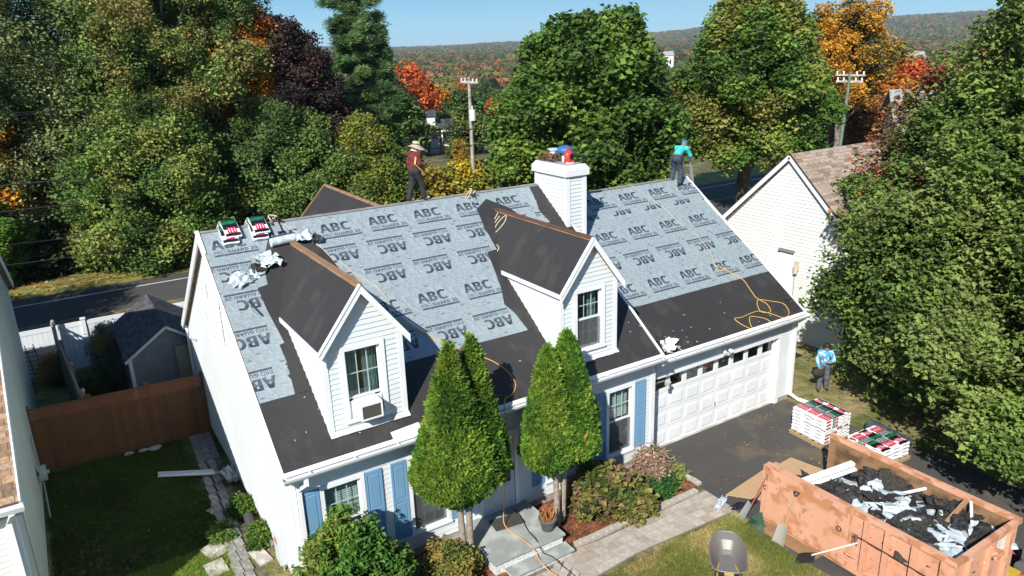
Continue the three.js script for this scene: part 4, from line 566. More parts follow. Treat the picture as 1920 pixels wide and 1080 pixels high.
// points on the shells of a set of lobes
function lobePts(lobes, n, seed, o = {}) {
  const r = rng(seed), out = [], tot = lobes.reduce((a, l) => a + l.r * l.r, 0); let guard = 0;
  while (out.length < n && guard++ < n * 6) {
    let k = r() * tot, L = lobes[0]; for (const l of lobes) { k -= l.r * l.r; if (k <= 0) { L = l; break; } }
    const d = V(r() * 2 - 1, r() * 2 - 1, r() * 2 - 1); if (d.lengthSq() > 1 || d.lengthSq() < 0.01) continue; d.normalize(); if (d.y < -0.35 && r() < 0.6) continue;
    const k0 = r(), f = k0 < (o.inner ?? 0.12) ? r() : k0 > 0.92 ? 1.02 + 0.38 * r() : 0.7 + 0.36 * Math.sqrt(r()), p = L.c.clone().add(V(d.x, d.y * (o.sq ?? 0.82), d.z).multiplyScalar(L.r * f));
    if (noise3(p, o.gapSize ?? 0.8, seed + 3) < (o.gap ?? 0.3) + (o.group === 'trees across the road' ? 0.06 : 0)) continue;
    let hid = false; for (const l of lobes) if (l !== L && l.c.distanceTo(p) < l.r * 0.55) { hid = true; break; } if (hid && r() < 0.85) continue;
    if (o.keep && !o.keep(p)) continue;
    out.push({ p, s: o.s ?? 1 });
  }
  return out;
}
// crown lobes along an outline: prof(t) in 0..1 is the half-width at height fraction t
function crownLobes(H, cb, Rm, prof, n, seed, lr = 0.26) {
  const r = rng(seed), L = []; for (let i = 0; i < n; i++) { const t = (i + 0.5) / n, a = i * 2.39996 + r() * 0.6, y = lerp(cb, H, t), w = prof(t) * Rm, rr = Rm * lr * (0.7 + 0.6 * r()) * (0.6 + 0.4 * prof(t)); const d = Math.max(0, w - rr * 0.8) * (0.72 + 0.34 * r()); L.push({ c: V(Math.cos(a) * d, y - rr * 0.4, Math.sin(a) * d), r: rr }); }
  const nc = Math.floor(n * 0.25); for (let i = 0; i < nc; i++) { const t = (i + 0.5) / nc; L.push({ c: V((r() - 0.5) * Rm * 0.3, lerp(cb + 0.1 * (H - cb), H * 0.96, t), (r() - 0.5) * Rm * 0.3), r: Rm * lr * 1.1 * prof(t) + 0.2 }); }
  return L;
}
function trunkGeo(H, r0, lobes, seed, nb = 14, lean = 0) {
  const r = rng(seed), P = [[0, -0.3, 0]]; for (let i = 1; i <= 6; i++) P.push([lean * H * i / 6 + (r() - 0.5) * r0 * 1.2, H * 0.8 * i / 6, (r() - 0.5) * r0 * 1.2]);
  const gs = []; for (let i = 0; i < 6; i++) gs.push(cyl(r0 * (1.15 - i * 0.16) * (i ? 1 : 1.25), r0 * (1.15 - (i + 1) * 0.16), P[i], P[i + 1], 10));
  const pick = lobes.slice().sort(() => r() - 0.5).slice(0, nb);
  for (const l of pick) { const y0 = clamp(l.c.y * (0.45 + 0.25 * r()), H * 0.15, H * 0.75), f = y0 / (H * 0.8) * 6, i = Math.min(5, Math.floor(f)), a = V(...P[i]).lerp(V(...P[i + 1]), f - i), m = a.clone().lerp(l.c, 0.5).add(V(0, 0.25 * r() * l.r, 0)), w = r0 * 0.34; gs.push(cyl(w, w * 0.6, a.toArray(), m.toArray(), 6), cyl(w * 0.6, w * 0.2, m.toArray(), l.c.toArray(), 6)); for (let k = 0; k < 3; k++) { const e = l.c.clone().add(V(r() - 0.5, r() - 0.2, r() - 0.5).multiplyScalar(l.r * 1.5)); gs.push(cyl(w * 0.25, w * 0.08, l.c.clone().lerp(m, 0.3 * r()).toArray(), e.toArray(), 4)); } }
  return gs;
}
const PROF = { round: t => Math.pow(Math.sin(Math.PI * clamp(0.13 + 0.84 * t)), 0.62), oval: t => Math.pow(Math.sin(Math.PI * clamp(0.2 + 0.78 * t)), 0.8), cone: t => Math.pow(1 - t, 0.8) * (0.35 + 0.65 * smooth(0, 0.2, t)) + 0.06, column: t => Math.sin(Math.PI * clamp(0.25 + 0.7 * t)) };
function tree(name, label, cat, [x, y, z], H, cb, Rm, pal, seed, o = {}) {
  const t = thing(name, label, cat, [x, y, z], 0, o.group), lobes = crownLobes(H, cb, Rm, o.prof || PROF.round, o.lobes ?? 46, seed, o.lr ?? 0.26);
  for (const e of o.extra || []) lobes.push({ c: V(...e[0]), r: e[1] });
  part(t, 'trunk', trunkGeo(H, o.r0 ?? 0.22, lobes, seed + 1, o.branches ?? 16, o.lean ?? 0), o.bark || bark[0]);
  const gs = o.clumps || (o.group === 'trees across the road' ? clumps.fine : clumps.mid), n = o.n ?? 5000; gs.forEach((g, i) => leaves(t, 'crown', g, o.mat || LEAF, lobePts(lobes, Math.round(n / gs.length), seed + 10 + i, o), pal, seed + 20, { gain: o.group === 'trees across the road' ? 2.05 : 1.75, ...o }));
  return t;
}
const G = { maple: [[0.035, 0.07, 0.012], [0.05, 0.1, 0.016], [0.07, 0.125, 0.02], [0.1, 0.145, 0.022]], mapleDry: [[0.035, 0.065, 0.014], [0.055, 0.1, 0.02], [0.085, 0.13, 0.028], [0.125, 0.14, 0.035]], olive: [[0.038, 0.068, 0.018], [0.058, 0.098, 0.024], [0.085, 0.13, 0.03], [0.12, 0.145, 0.036]], dark: [[0.018, 0.034, 0.012], [0.03, 0.05, 0.016], [0.045, 0.065, 0.02]], purple: [[0.012, 0.01, 0.01], [0.022, 0.016, 0.016], [0.035, 0.02, 0.02], [0.06, 0.028, 0.024]], orange: [[0.25, 0.1, 0.012], [0.38, 0.15, 0.016], [0.42, 0.2, 0.02], [0.3, 0.08, 0.015]], red: [[0.28, 0.05, 0.018], [0.42, 0.085, 0.022], [0.46, 0.13, 0.025], [0.25, 0.04, 0.02]], gold: [[0.3, 0.19, 0.02], [0.38, 0.23, 0.02], [0.25, 0.17, 0.03], [0.14, 0.12, 0.03]], yellow: [[0.11, 0.13, 0.02], [0.2, 0.18, 0.02], [0.3, 0.23, 0.02]], pine: [[0.025, 0.055, 0.02], [0.045, 0.085, 0.03], [0.075, 0.12, 0.04]], arb: [[0.035, 0.085, 0.01], [0.055, 0.115, 0.012], [0.08, 0.145, 0.015], [0.11, 0.165, 0.02]], rust: [[0.2, 0.08, 0.04], [0.26, 0.12, 0.05], [0.14, 0.09, 0.04]], green2: [[0.03, 0.07, 0.02], [0.05, 0.1, 0.02], [0.07, 0.11, 0.025]] };

// the tree that leans over the dumpster on the right
tree('roadside_maple', 'large green maple filling the right edge, overhanging the dumpster', 'tree', [19.5, 0, 3.9], 14.6, 1.5, 5.9, [[0.04, 0.068, 0.016], [0.055, 0.095, 0.018], [0.075, 0.12, 0.024], [0.095, 0.135, 0.03], [0.11, 0.14, 0.038]], 1001, { gain: 1.8, prof: t => t < 0.2 ? lerp(0.72, 0.97, t / 0.2) : t < 0.4 ? lerp(0.97, 0.8, (t - 0.2) / 0.2) : t < 0.65 ? lerp(0.8, 0.46, (t - 0.4) / 0.25) : lerp(0.46, 0.1, (t - 0.65) / 0.35), lobes: 78, lr: 0.235, n: 23000, clumps: clumps.near, r0: 0.28, branches: 30, gap: 0.47, gapSize: 0.62, patch: 1.3, keep: p => { const X = p.x + 19.5, Y = p.y, Z = p.z + 3.9; return !(X < 16.75 && Y < 2.2 && Z < 1.3 && Z > -2) && !(X < 16.2 && Y < 1.9 && Z < 5.6) && !(X < 14.2 && Z < 4.4 && Y < 3.4); }, extra: [[[-5.5, 2.1, 2.1], 1.0], [[-5.0, 1.9, 3.1], 1.1], [[-4.2, 2.2, 3.9], 1.2], [[-4.2, 3.6, 3.3], 1.3], [[-5.4, 3.4, 0.7], 1.0], [[-3.2, 1.7, 4.5], 1.1], [[-2.5, 1.1, -3.2], 0.75], [[-2.2, 2.3, -3.4], 0.9], [[-3.3, 3.6, -3.2], 1.0], [[-3.0, 5.2, -2.6], 1.2], [[-3.6, 2.9, -1.6], 0.9], [[-2.6, 3.1, -4.2], 0.45], [[-2.9, 2.7, -4.7], 0.32], [[-3.1, 4.4, -4.0], 0.4], [[-2.0, 6.2, -4.3], 0.5], [[-3.0, 1.5, -2.2], 0.5], [[-3.9, 2.2, -0.4], 0.5], [[-6.0, 2.9, 3.4], 0.5], [[-5.9, 2.2, 4.4], 0.45], [[-6.3, 1.9, 2.6], 0.4]] });
tree('red_tinged_maple', 'sparse maple with reddish and olive leaves in front of the neighbour garage roof', 'tree', [20.4, 0, -0.1], 9.4, 2.8, 2.3, [[0.05, 0.07, 0.02], [0.09, 0.1, 0.03], [0.14, 0.12, 0.045], [0.2, 0.1, 0.05], [0.26, 0.08, 0.045]], 1101, { n: 3200, lobes: 40, prof: PROF.oval, lr: 0.3, gap: 0.4, clumps: clumps.near, r0: 0.13, gain: 1.5 });
// two maples behind the house
tree('round_maple', 'round full green maple behind the chimney', 'tree', [19.1, 0, -15.2], 11.5, 0.8, 4.4, G.maple, 1201, { prof: t => Math.pow(Math.sin(Math.PI * clamp(0.12 + 0.8 * t)), 0.55), n: 9500, lobes: 80, lr: 0.2, gap: 0.26, patch: 2 });
tree('tall_maple', 'tall green maple with a dark bare trunk behind the garage roof', 'tree', [35.4, 0, -19.6], 13.8, 3.9, 5.3, [...G.maple, [0.13, 0.13, 0.03]], 1301, { n: 9500, lobes: 85, lr: 0.2, gap: 0.3, r0: 0.42, bark: bark[1], patch: 2.2, prof: t => 0.55 * PROF.round(t) + 0.5 * Math.pow(1 - t, 0.8) });
// wood across the road on the left, tree by tree
tree('woodland_tree', 'tallest olive-green tree across the road with a pale bare trunk showing', 'tree', [4.2, 0, -34.5], 18.5, 1.5, 5.9, [...G.olive, [0.13, 0.11, 0.035]], 1401, { n: 9000, lobes: 80, lr: 0.19, gap: 0.4, r0: 0.34, branches: 46, bark: bark[2], group: 'trees across the road' });
tree('woodland_tree', 'pale green tree at the far left across the road', 'tree', [-3.4, 0, -36], 17.5, 1, 6.2, [[0.045, 0.07, 0.025], [0.075, 0.1, 0.03], [0.1, 0.125, 0.045], [0.12, 0.14, 0.06]], 1411, { n: 6500, lobes: 70, lr: 0.2, gap: 0.38, branches: 30, group: 'trees across the road' });
tree('woodland_tree', 'dark purple-leaved tree left of the tall pine', 'tree', [11.0, 0, -33.6], 12.2, 0.8, 3.7, [...G.purple, [0.03, 0.03, 0.012]], 1421, { n: 6000, lobes: 60, lr: 0.22, gap: 0.24, group: 'trees across the road' });
tree('woodland_tree', 'orange-topped tree behind the dark purple one', 'tree', [8.7, 0, -33.8], 13.4, 6, 2.2, [...G.orange, [0.1, 0.06, 0.02]], 1431, { n: 3000, lobes: 36, group: 'trees across the road' });
tree('woodland_tree', 'deep green tree overhanging the road beyond the garden shed', 'tree', [2.2, 0, -30.8], 8.6, 0.3, 4.6, G.mapleDry, 1441, { n: 6500, lobes: 56, lr: 0.22, gap: 0.3, group: 'trees across the road', prof: PROF.round });
tree('woodland_tree', 'shadowed green tree right of the overhanging one across the road', 'tree', [9.2, 0, -31.2], 7.8, 0.2, 4.3, G.olive.slice(0, 3), 1451, { n: 5500, lobes: 50, lr: 0.22, group: 'trees across the road' });
tree('woodland_tree', 'yellow-green tree in front of the pine behind the ridge worker', 'tree', [13.6, 0, -29.6], 6.8, 0.2, 2.9, [[0.07, 0.1, 0.02], [0.1, 0.135, 0.02], [0.18, 0.17, 0.025], [0.08, 0.1, 0.03]], 1461, { gain: 1.9, n: 4200, lobes: 40, lr: 0.24, prof: PROF.oval, group: 'trees across the road' });
tree('woodland_tree', 'orange-brown tree low at the left edge across the road', 'tree', [-5.2, 0, -33.2], 8.2, 0.5, 2.9, [[0.12, 0.07, 0.02], [0.3, 0.12, 0.018], [0.4, 0.17, 0.02], [0.16, 0.12, 0.03]], 1471, { n: 2600, lobes: 34, gap: 0.42, group: 'trees across the road' });
tree('woodland_tree', 'thin dark tree behind the tall olive one', 'tree', [9.0, 0, -40], 17, 4, 4.2, G.dark, 1481, { n: 3600, lobes: 44, gap: 0.4, group: 'trees across the road' });
tree('woodland_tree', 'bushy dark tree far left behind the pale green one', 'tree', [-8, 0, -42], 17, 1, 6, G.dark, 1491, { n: 4000, lobes: 50, group: 'trees across the road' });
tree('vine_tree', 'bright green vine-covered bush at the left edge beside the road', 'tree', [-5.6, 0, -30.9], 4.8, 0, 1.9, [[0.06, 0.12, 0.018], [0.1, 0.17, 0.02], [0.15, 0.19, 0.025]], 1501, { n: 2200, lobes: 26, group: 'trees across the road' });
tree('woodland_tree', 'roadside tree left of the frame that shades the road', 'tree', [-12.5, 0, -18.2], 10.6, 1, 4.8, G.mapleDry, 1511, { n: 2600, lobes: 40, group: 'trees across the road' });
{ // tall pine: whorls of drooping, brushy boughs
  const t = thing('tall_pine', 'tall pine with layered boughs rising above the ridge worker', 'tree', [17.2, 0, -38.5]), r = rng(71), lobes = [], H = 18.5, gs = [cyl(0.3, 0.05, [0, -0.3, 0], [0, H, 0], 10)];
  for (let y = 2.2, k = 0; y < H; y += 0.85, k++) for (let i = 0; i < 7; i++) { const y0 = y; const yy = y0 + (r() - 0.5) * 0.7, a = k * 0.7 + i * 1.047 + r() * 0.5, L = (3.9 * Math.pow(1 - y / H, 0.75) + 0.35) * (0.65 + 0.5 * r()); gs.push(cyl(0.05, 0.015, [0, yy, 0], [Math.cos(a) * L, yy + 0.12 * L, Math.sin(a) * L], 4)); for (let f = 0.3; f <= 1.01; f += 0.24) lobes.push({ c: V(Math.cos(a) * L * f, yy + 0.12 * L * f + 0.1, Math.sin(a) * L * f), r: 0.5 * (1.15 - 0.4 * f) }); }
  part(t, 'trunk', gs, bark[1]); leaves(t, 'crown', clumps.needle[0], NEEDLE, lobePts(lobes, 8000, 73, { gap: 0.25, sq: 0.5, inner: 0.4 }), G.pine, 75, { patch: 1.2, gain: 2.3 });
}
{ // goldenrod and yellowing bushes behind the ridge, hedge along the verge, undergrowth
  const bushes = [[17.6, -29.4, 3.0, 2.0, [[0.1, 0.1, 0.02], [0.19, 0.15, 0.02], [0.26, 0.19, 0.02], [0.12, 0.11, 0.03]], 'golden bush behind the ridge right of the ridge worker'], [20.8, -30.4, 3.2, 2.2, G.yellow, 'yellow-green bush behind the ridge beside the utility pole'], [15.8, -28.6, 2.4, 1.7, [[0.08, 0.1, 0.02], [0.2, 0.2, 0.02], [0.34, 0.26, 0.02]], 'low lime and gold bush right behind the ridge worker'], [24.2, -30.5, 3.4, 2.3, G.olive, 'olive bush behind the ridge left of the chimney'], [-3.2, -32.2, 2.4, 1.7, G.dark, 'dark low bush by the verge at the left'], [-1.2, -31.9, 2.2, 1.6, G.mapleDry, 'round dull-green bush by the verge'], [6.0, -31.6, 3.2, 2.4, G.olive, 'olive undergrowth bush below the woodland trees'], [14.6, -33.5, 4.4, 2.8, G.dark, 'dark bush between the purple tree and the pine'], [18.4, -34.0, 3.6, 2.2, [[0.03, 0.05, 0.015], [0.06, 0.08, 0.02], [0.12, 0.11, 0.03]], 'dull-green bush at the foot of the tall pine']];
  bushes.forEach(([x, z, H, Rm, pal, lab], i) => tree('roadside_bush', lab, 'bush', [x, terrain(x, z), z], H, 0.1, Rm, pal, 1600 + i * 10, { n: 1700, lobes: 22, lr: 0.34, r0: 0.07, branches: 8, gain: 1.5, group: 'bushes beyond the road' }));
}
// arborvitae pairs in front of the house
function arborvitae(label, x, z, spires, y0, seed, trunks, ex, pk) {
  const t = thing('arborvitae', label, 'tree', [x, 0, z], 0, 'clipped arborvitae by the front door'), gA = [sprayGeo(10, 0.08, 0.014, seed), sprayGeo(10, 0.08, 0.014, seed + 1)], r = rng(seed), q = new THREE.Quaternion(), pts = [[], []], core = [];
  const prof = u => (u < pk ? Math.sqrt(clamp(u / pk)) * 0.45 + 0.55 * smooth(-0.05, pk, u) : 1) * Math.pow(1 - Math.max(0, (u - pk) / (1 - pk)), ex);
  for (const [dx, dz, top, Rm, n] of spires) {
    const H = top - y0;
    for (let i = 0; i < n; i++) {
      let u; do u = r(); while (r() > prof(u) * 0.9 + 0.1); const a = r() * 6.283, ax = Math.cos(a) * Rm * prof(u) + dx * 9, az = Math.sin(a) * Rm * prof(u), nb = 0.8 + 0.16 * noise3(V(ax, u * H, az), 0.42, seed) + 0.15 * noise3(V(ax, u * H * 0.8, az), 0.1, seed + 7) + 0.06 * r(), rad = Rm * prof(u) * nb * (r() < 0.12 ? 0.85 : r() < 0.03 ? 1.09 : 1);
      const p = V(dx + Math.cos(a) * rad, y0 + u * H, dz + Math.sin(a) * rad), n3 = V(Math.cos(a), 0.25, Math.sin(a)).normalize(); if (u < 0.05) n3.y = -0.5;
      q.setFromUnitVectors(V(0, 0, 1), V(n3.x, 0, n3.z).normalize()); const q2 = q.clone().multiply(new THREE.Quaternion().setFromEuler(new THREE.Euler((r() - 0.5) * 1.7, (r() - 0.5) * 2.2, (r() - 0.5) * 2.2)));
      pts[i % 2].push({ p, q: q2, s: 0.8 + 0.5 * r(), c: noise3(V(ax * 1.1, u * H, az), 0.16, seed + 11) > 0.86 && u < 0.4 && r() < 0.6 ? [0.2, 0.13, 0.04] : null });
    }
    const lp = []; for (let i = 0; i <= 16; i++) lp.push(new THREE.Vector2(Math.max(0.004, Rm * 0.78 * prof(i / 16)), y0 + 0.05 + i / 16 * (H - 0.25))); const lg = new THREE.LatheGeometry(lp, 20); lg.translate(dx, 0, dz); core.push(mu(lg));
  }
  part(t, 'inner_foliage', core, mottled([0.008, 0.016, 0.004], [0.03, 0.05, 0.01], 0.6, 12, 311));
  gA.forEach((g, i) => leaves(t, 'crown', g, NEEDLE, pts[i], G.arb, seed + 3, { patch: 0.4, gain: 1.55 }));
  for (const [a, b] of trunks) part(t, 'trunk', [cyl(0.075, 0.06, [a[0], -0.1, a[1]], [b[0], y0 + 0.5, b[1]], 10)], bark[2]);
}
arborvitae('left clipped double-spired arborvitae covering part of the front door', 3.45, 0.55, [[-0.26, 0.12, 5.08, 0.84, 20000], [0.36, -0.1, 5.02, 0.68, 16000]], 1.58, 401, [[[-0.12, 0.05], [-0.2, 0.05]], [[0.05, -0.05], [0.12, -0.05]], [[-0.02, 0.14], [-0.05, 0.2]]], 0.95, 0.2);
arborvitae('right clipped double-spired arborvitae beside the flower pot', 5.82, 0.6, [[-0.34, 0.1, 4.5, 0.6, 15000], [0.26, -0.02, 4.64, 0.7, 19000]], 1.5, 421, [[[-0.08, 0.03], [-0.16, 0.05]], [[0.1, -0.05], [0.2, -0.05]]], 0.72, 0.2);
// front shrubs
{
  const shrub = (name, label, x, z, H, Rm, pal, seed, o) => tree(name, label, 'shrub', [x, 0, z], H, 0.05, Rm, pal, seed, { r0: 0.03, branches: 10, lobes: 28, lr: 0.32, n: 1600, clumps: clumps.small, patch: 0.5, gapSize: 0.35, bark: bark[1], ...o });
  shrub('rose_of_sharon', 'leafy green shrub with a pink flower in front of the left windows', 0.72, 0.95, 2.35, 1.18, [[0.03, 0.08, 0.012], [0.045, 0.11, 0.016], [0.07, 0.135, 0.02], [0.12, 0.155, 0.025]], 1701, { n: 3600, lobes: 50, lr: 0.22, gap: 0.4, gain: 1.5, prof: t => 0.9 * Math.sin(Math.PI * clamp(0.25 + 0.68 * t)) + 0.1, clumps: [clumpGeo(11, 0.14, 0.095, 0.06, 61, 0.6)] });
  shrub('low_shrub', 'low olive shrub at the foot of the left arborvitae', 2.75, 1.0, 0.75, 0.75, [[0.05, 0.07, 0.02], [0.09, 0.1, 0.02], [0.16, 0.12, 0.03]], 1711, { n: 1000, lobes: 18 });
  shrub('hydrangea', 'large hydrangea with yellowing leaves and faded pink heads right of the pot', 7.0, 0.75, 1.05, 0.85, [[0.06, 0.09, 0.02], [0.11, 0.12, 0.025], [0.17, 0.16, 0.04], [0.22, 0.18, 0.06], [0.2, 0.12, 0.09]], 1721, { gain: 1.15, gap: 0.42, n: 760, lobes: 26, clumps: clumps.big, patch: 0.25 });
  shrub('hydrangea', 'second hydrangea mound close to the edging stones', 7.35, 1.15, 0.62, 0.6, [[0.08, 0.1, 0.02], [0.15, 0.15, 0.035], [0.2, 0.17, 0.06]], 1731, { gain: 1.15, n: 330, lobes: 14, clumps: clumps.big, patch: 0.4 });
  shrub('faded_shrub', 'brown faded flower shrub at the house corner by the drive', 8.55, 0.75, 1.0, 0.48, [[0.15, 0.1, 0.07], [0.22, 0.15, 0.11], [0.09, 0.09, 0.03]], 1741, { n: 650, lobes: 20, clumps: [clumps.twig[0], clumps.small[0]], mat: DRY });
  shrub('green_perennial', 'deep green leafy plant below the brown faded shrub', 8.45, 1.05, 0.5, 0.38, [[0.025, 0.075, 0.015], [0.04, 0.11, 0.02]], 1751, { n: 300, lobes: 10 });
  shrub('ornamental_grass', 'arching green grass clump beside the drive edge', 9.05, 0.75, 0.35, 0.3, [[0.09, 0.13, 0.02], [0.15, 0.17, 0.04]], 1761, { n: 260, lobes: 8, clumps: clumps.twig });
  shrub('wild_bush', 'dry seedy bush in front of the trellis', -3.55, -15.8, 0.85, 0.55, [[0.2, 0.15, 0.08], [0.28, 0.19, 0.08], [0.14, 0.13, 0.04]], 1771, { n: 900, clumps: [clumps.small[0], clumps.twig[0]] });
  shrub('wild_bush', 'tall pale dry bush with yellow foot beside the shed', -1.85, -14.6, 2.1, 0.75, [[0.14, 0.14, 0.08], [0.2, 0.19, 0.14], [0.2, 0.18, 0.03]], 1781, { n: 1300, clumps: [clumps.small[0], clumps.twig[0]], gap: 0.4 });
  shrub('wild_bush', 'tangled weeds between the old fence and the shed', -2.5, -13.2, 0.7, 0.7, [[0.04, 0.06, 0.015], [0.07, 0.09, 0.02]], 1791, { n: 700 });
  for (const [x, z, s, lab] of [[-0.12, -4.1, 1, 'bright green weeds against the gable by the black pipe'], [-0.1, -2.75, 0.9, 'bright green weeds below the electric meter'], [-0.75, -3.4, 0.5, 'small green weeds between path and slabs']]) shrub('weed_clump', lab, x, z, 0.22 * s, 0.25 * s, [[0.05, 0.11, 0.015], [0.085, 0.16, 0.02], [0.12, 0.18, 0.03]], 1800 + Math.round(x * 70 + z), { gain: 1.3, n: 260, lobes: 10, gap: 0.42 });
}
// grass blades on the lit lawns, leaves and chips on the ground
{
  const blade = (() => { const r = rng(81), tr = []; for (let i = 0; i < 7; i++) { const a = r() * 6.28, x = (r() - 0.5) * 0.09, z = (r() - 0.5) * 0.09, h = 0.035 + 0.04 * r(), w = 0.004, c = Math.cos(a), s = Math.sin(a), b = (r() - 0.2) * 0.04; tr.push([V(x - w * c, 0, z - w * s), V(x + w * c, 0, z + w * s), V(x - b * s, h, z + b * c)]); } return fromTris(tr); })();
  const r = rng(83), pts = [], inn = (x, z) => { if (x > 9.2 + (z < 4.3 ? (4.3 - z) * 0.12 : -0.02 * (z - 4.3))) return false; return z > 2.62; };
  while (pts.length < 52000) { const x = 3.2 + 6.3 * r(), z = 2.5 + 5 * r(); if (inn(x, z)) pts.push({ p: V(x, 0, z) }); }
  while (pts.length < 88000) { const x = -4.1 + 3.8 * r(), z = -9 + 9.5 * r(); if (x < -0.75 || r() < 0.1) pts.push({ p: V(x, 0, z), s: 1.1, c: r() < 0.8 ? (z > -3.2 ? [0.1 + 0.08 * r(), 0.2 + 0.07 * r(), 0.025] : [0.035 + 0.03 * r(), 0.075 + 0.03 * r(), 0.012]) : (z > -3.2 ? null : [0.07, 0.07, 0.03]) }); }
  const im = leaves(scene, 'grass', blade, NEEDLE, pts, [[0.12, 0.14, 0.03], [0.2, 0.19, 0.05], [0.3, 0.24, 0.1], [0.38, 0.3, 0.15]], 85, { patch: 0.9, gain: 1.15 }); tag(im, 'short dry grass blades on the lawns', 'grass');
  const lf = fromTris([[V(-0.04, 0, 0), V(0, 0.012, 0.045), V(0.045, 0.004, 0)], [V(-0.04, 0, 0), V(0.045, 0.004, 0), V(0, 0.014, -0.04)]]), lp = [];
  for (let i = 0; i < 2600; i++) lp.push({ p: V(-22 + 60 * r(), 0.035, -28 - 2.6 * r()), s: 1.8 }); for (let i = 0; i < 240; i++) lp.push({ p: V(9.8 + 5 * r(), 0.02, -0.2 + 3.2 * r()), s: 0.35 + 0.3 * r() }); for (let i = 0; i < 130; i++) lp.push({ p: V(-4 + 3 * r(), 0.03, -9 + 8 * r()), s: 0.7 }); for (let i = 0; i < 500; i++) lp.push({ p: V(15.2 + 6 * r(), 0.02, -4 + 8 * r()), s: 0.8 });
  tag(leaves(scene, 'fallen_leaves', lf, DRY, lp, [[0.25, 0.1, 0.02], [0.35, 0.2, 0.04], [0.3, 0.24, 0.12], [0.2, 0.07, 0.02]], 87, {}), 'scattered autumn leaves on verge, drive and lawn', 'leaves');
  const ch = mu(new THREE.BoxGeometry(0.07, 0.012, 0.018)), cp = []; for (let i = 0; i < 5200; i++) { const x = 1.7 + 7.7 * r(), z = -0.1 + 1.9 * r(); if ((x > 3.5 && x < 5.5) || z > (x > 5.4 ? 1.4 : 1.9)) continue; cp.push({ p: V(x, 0.024 + 0.012 * r(), z) }); }
  tag(leaves(scene, 'mulch_chips', ch, DRY, cp, [[0.12, 0.045, 0.02], [0.22, 0.085, 0.04], [0.3, 0.13, 0.07]], 89, { patch: 0.3 }), 'reddish bark mulch in the front beds', 'mulch');
}
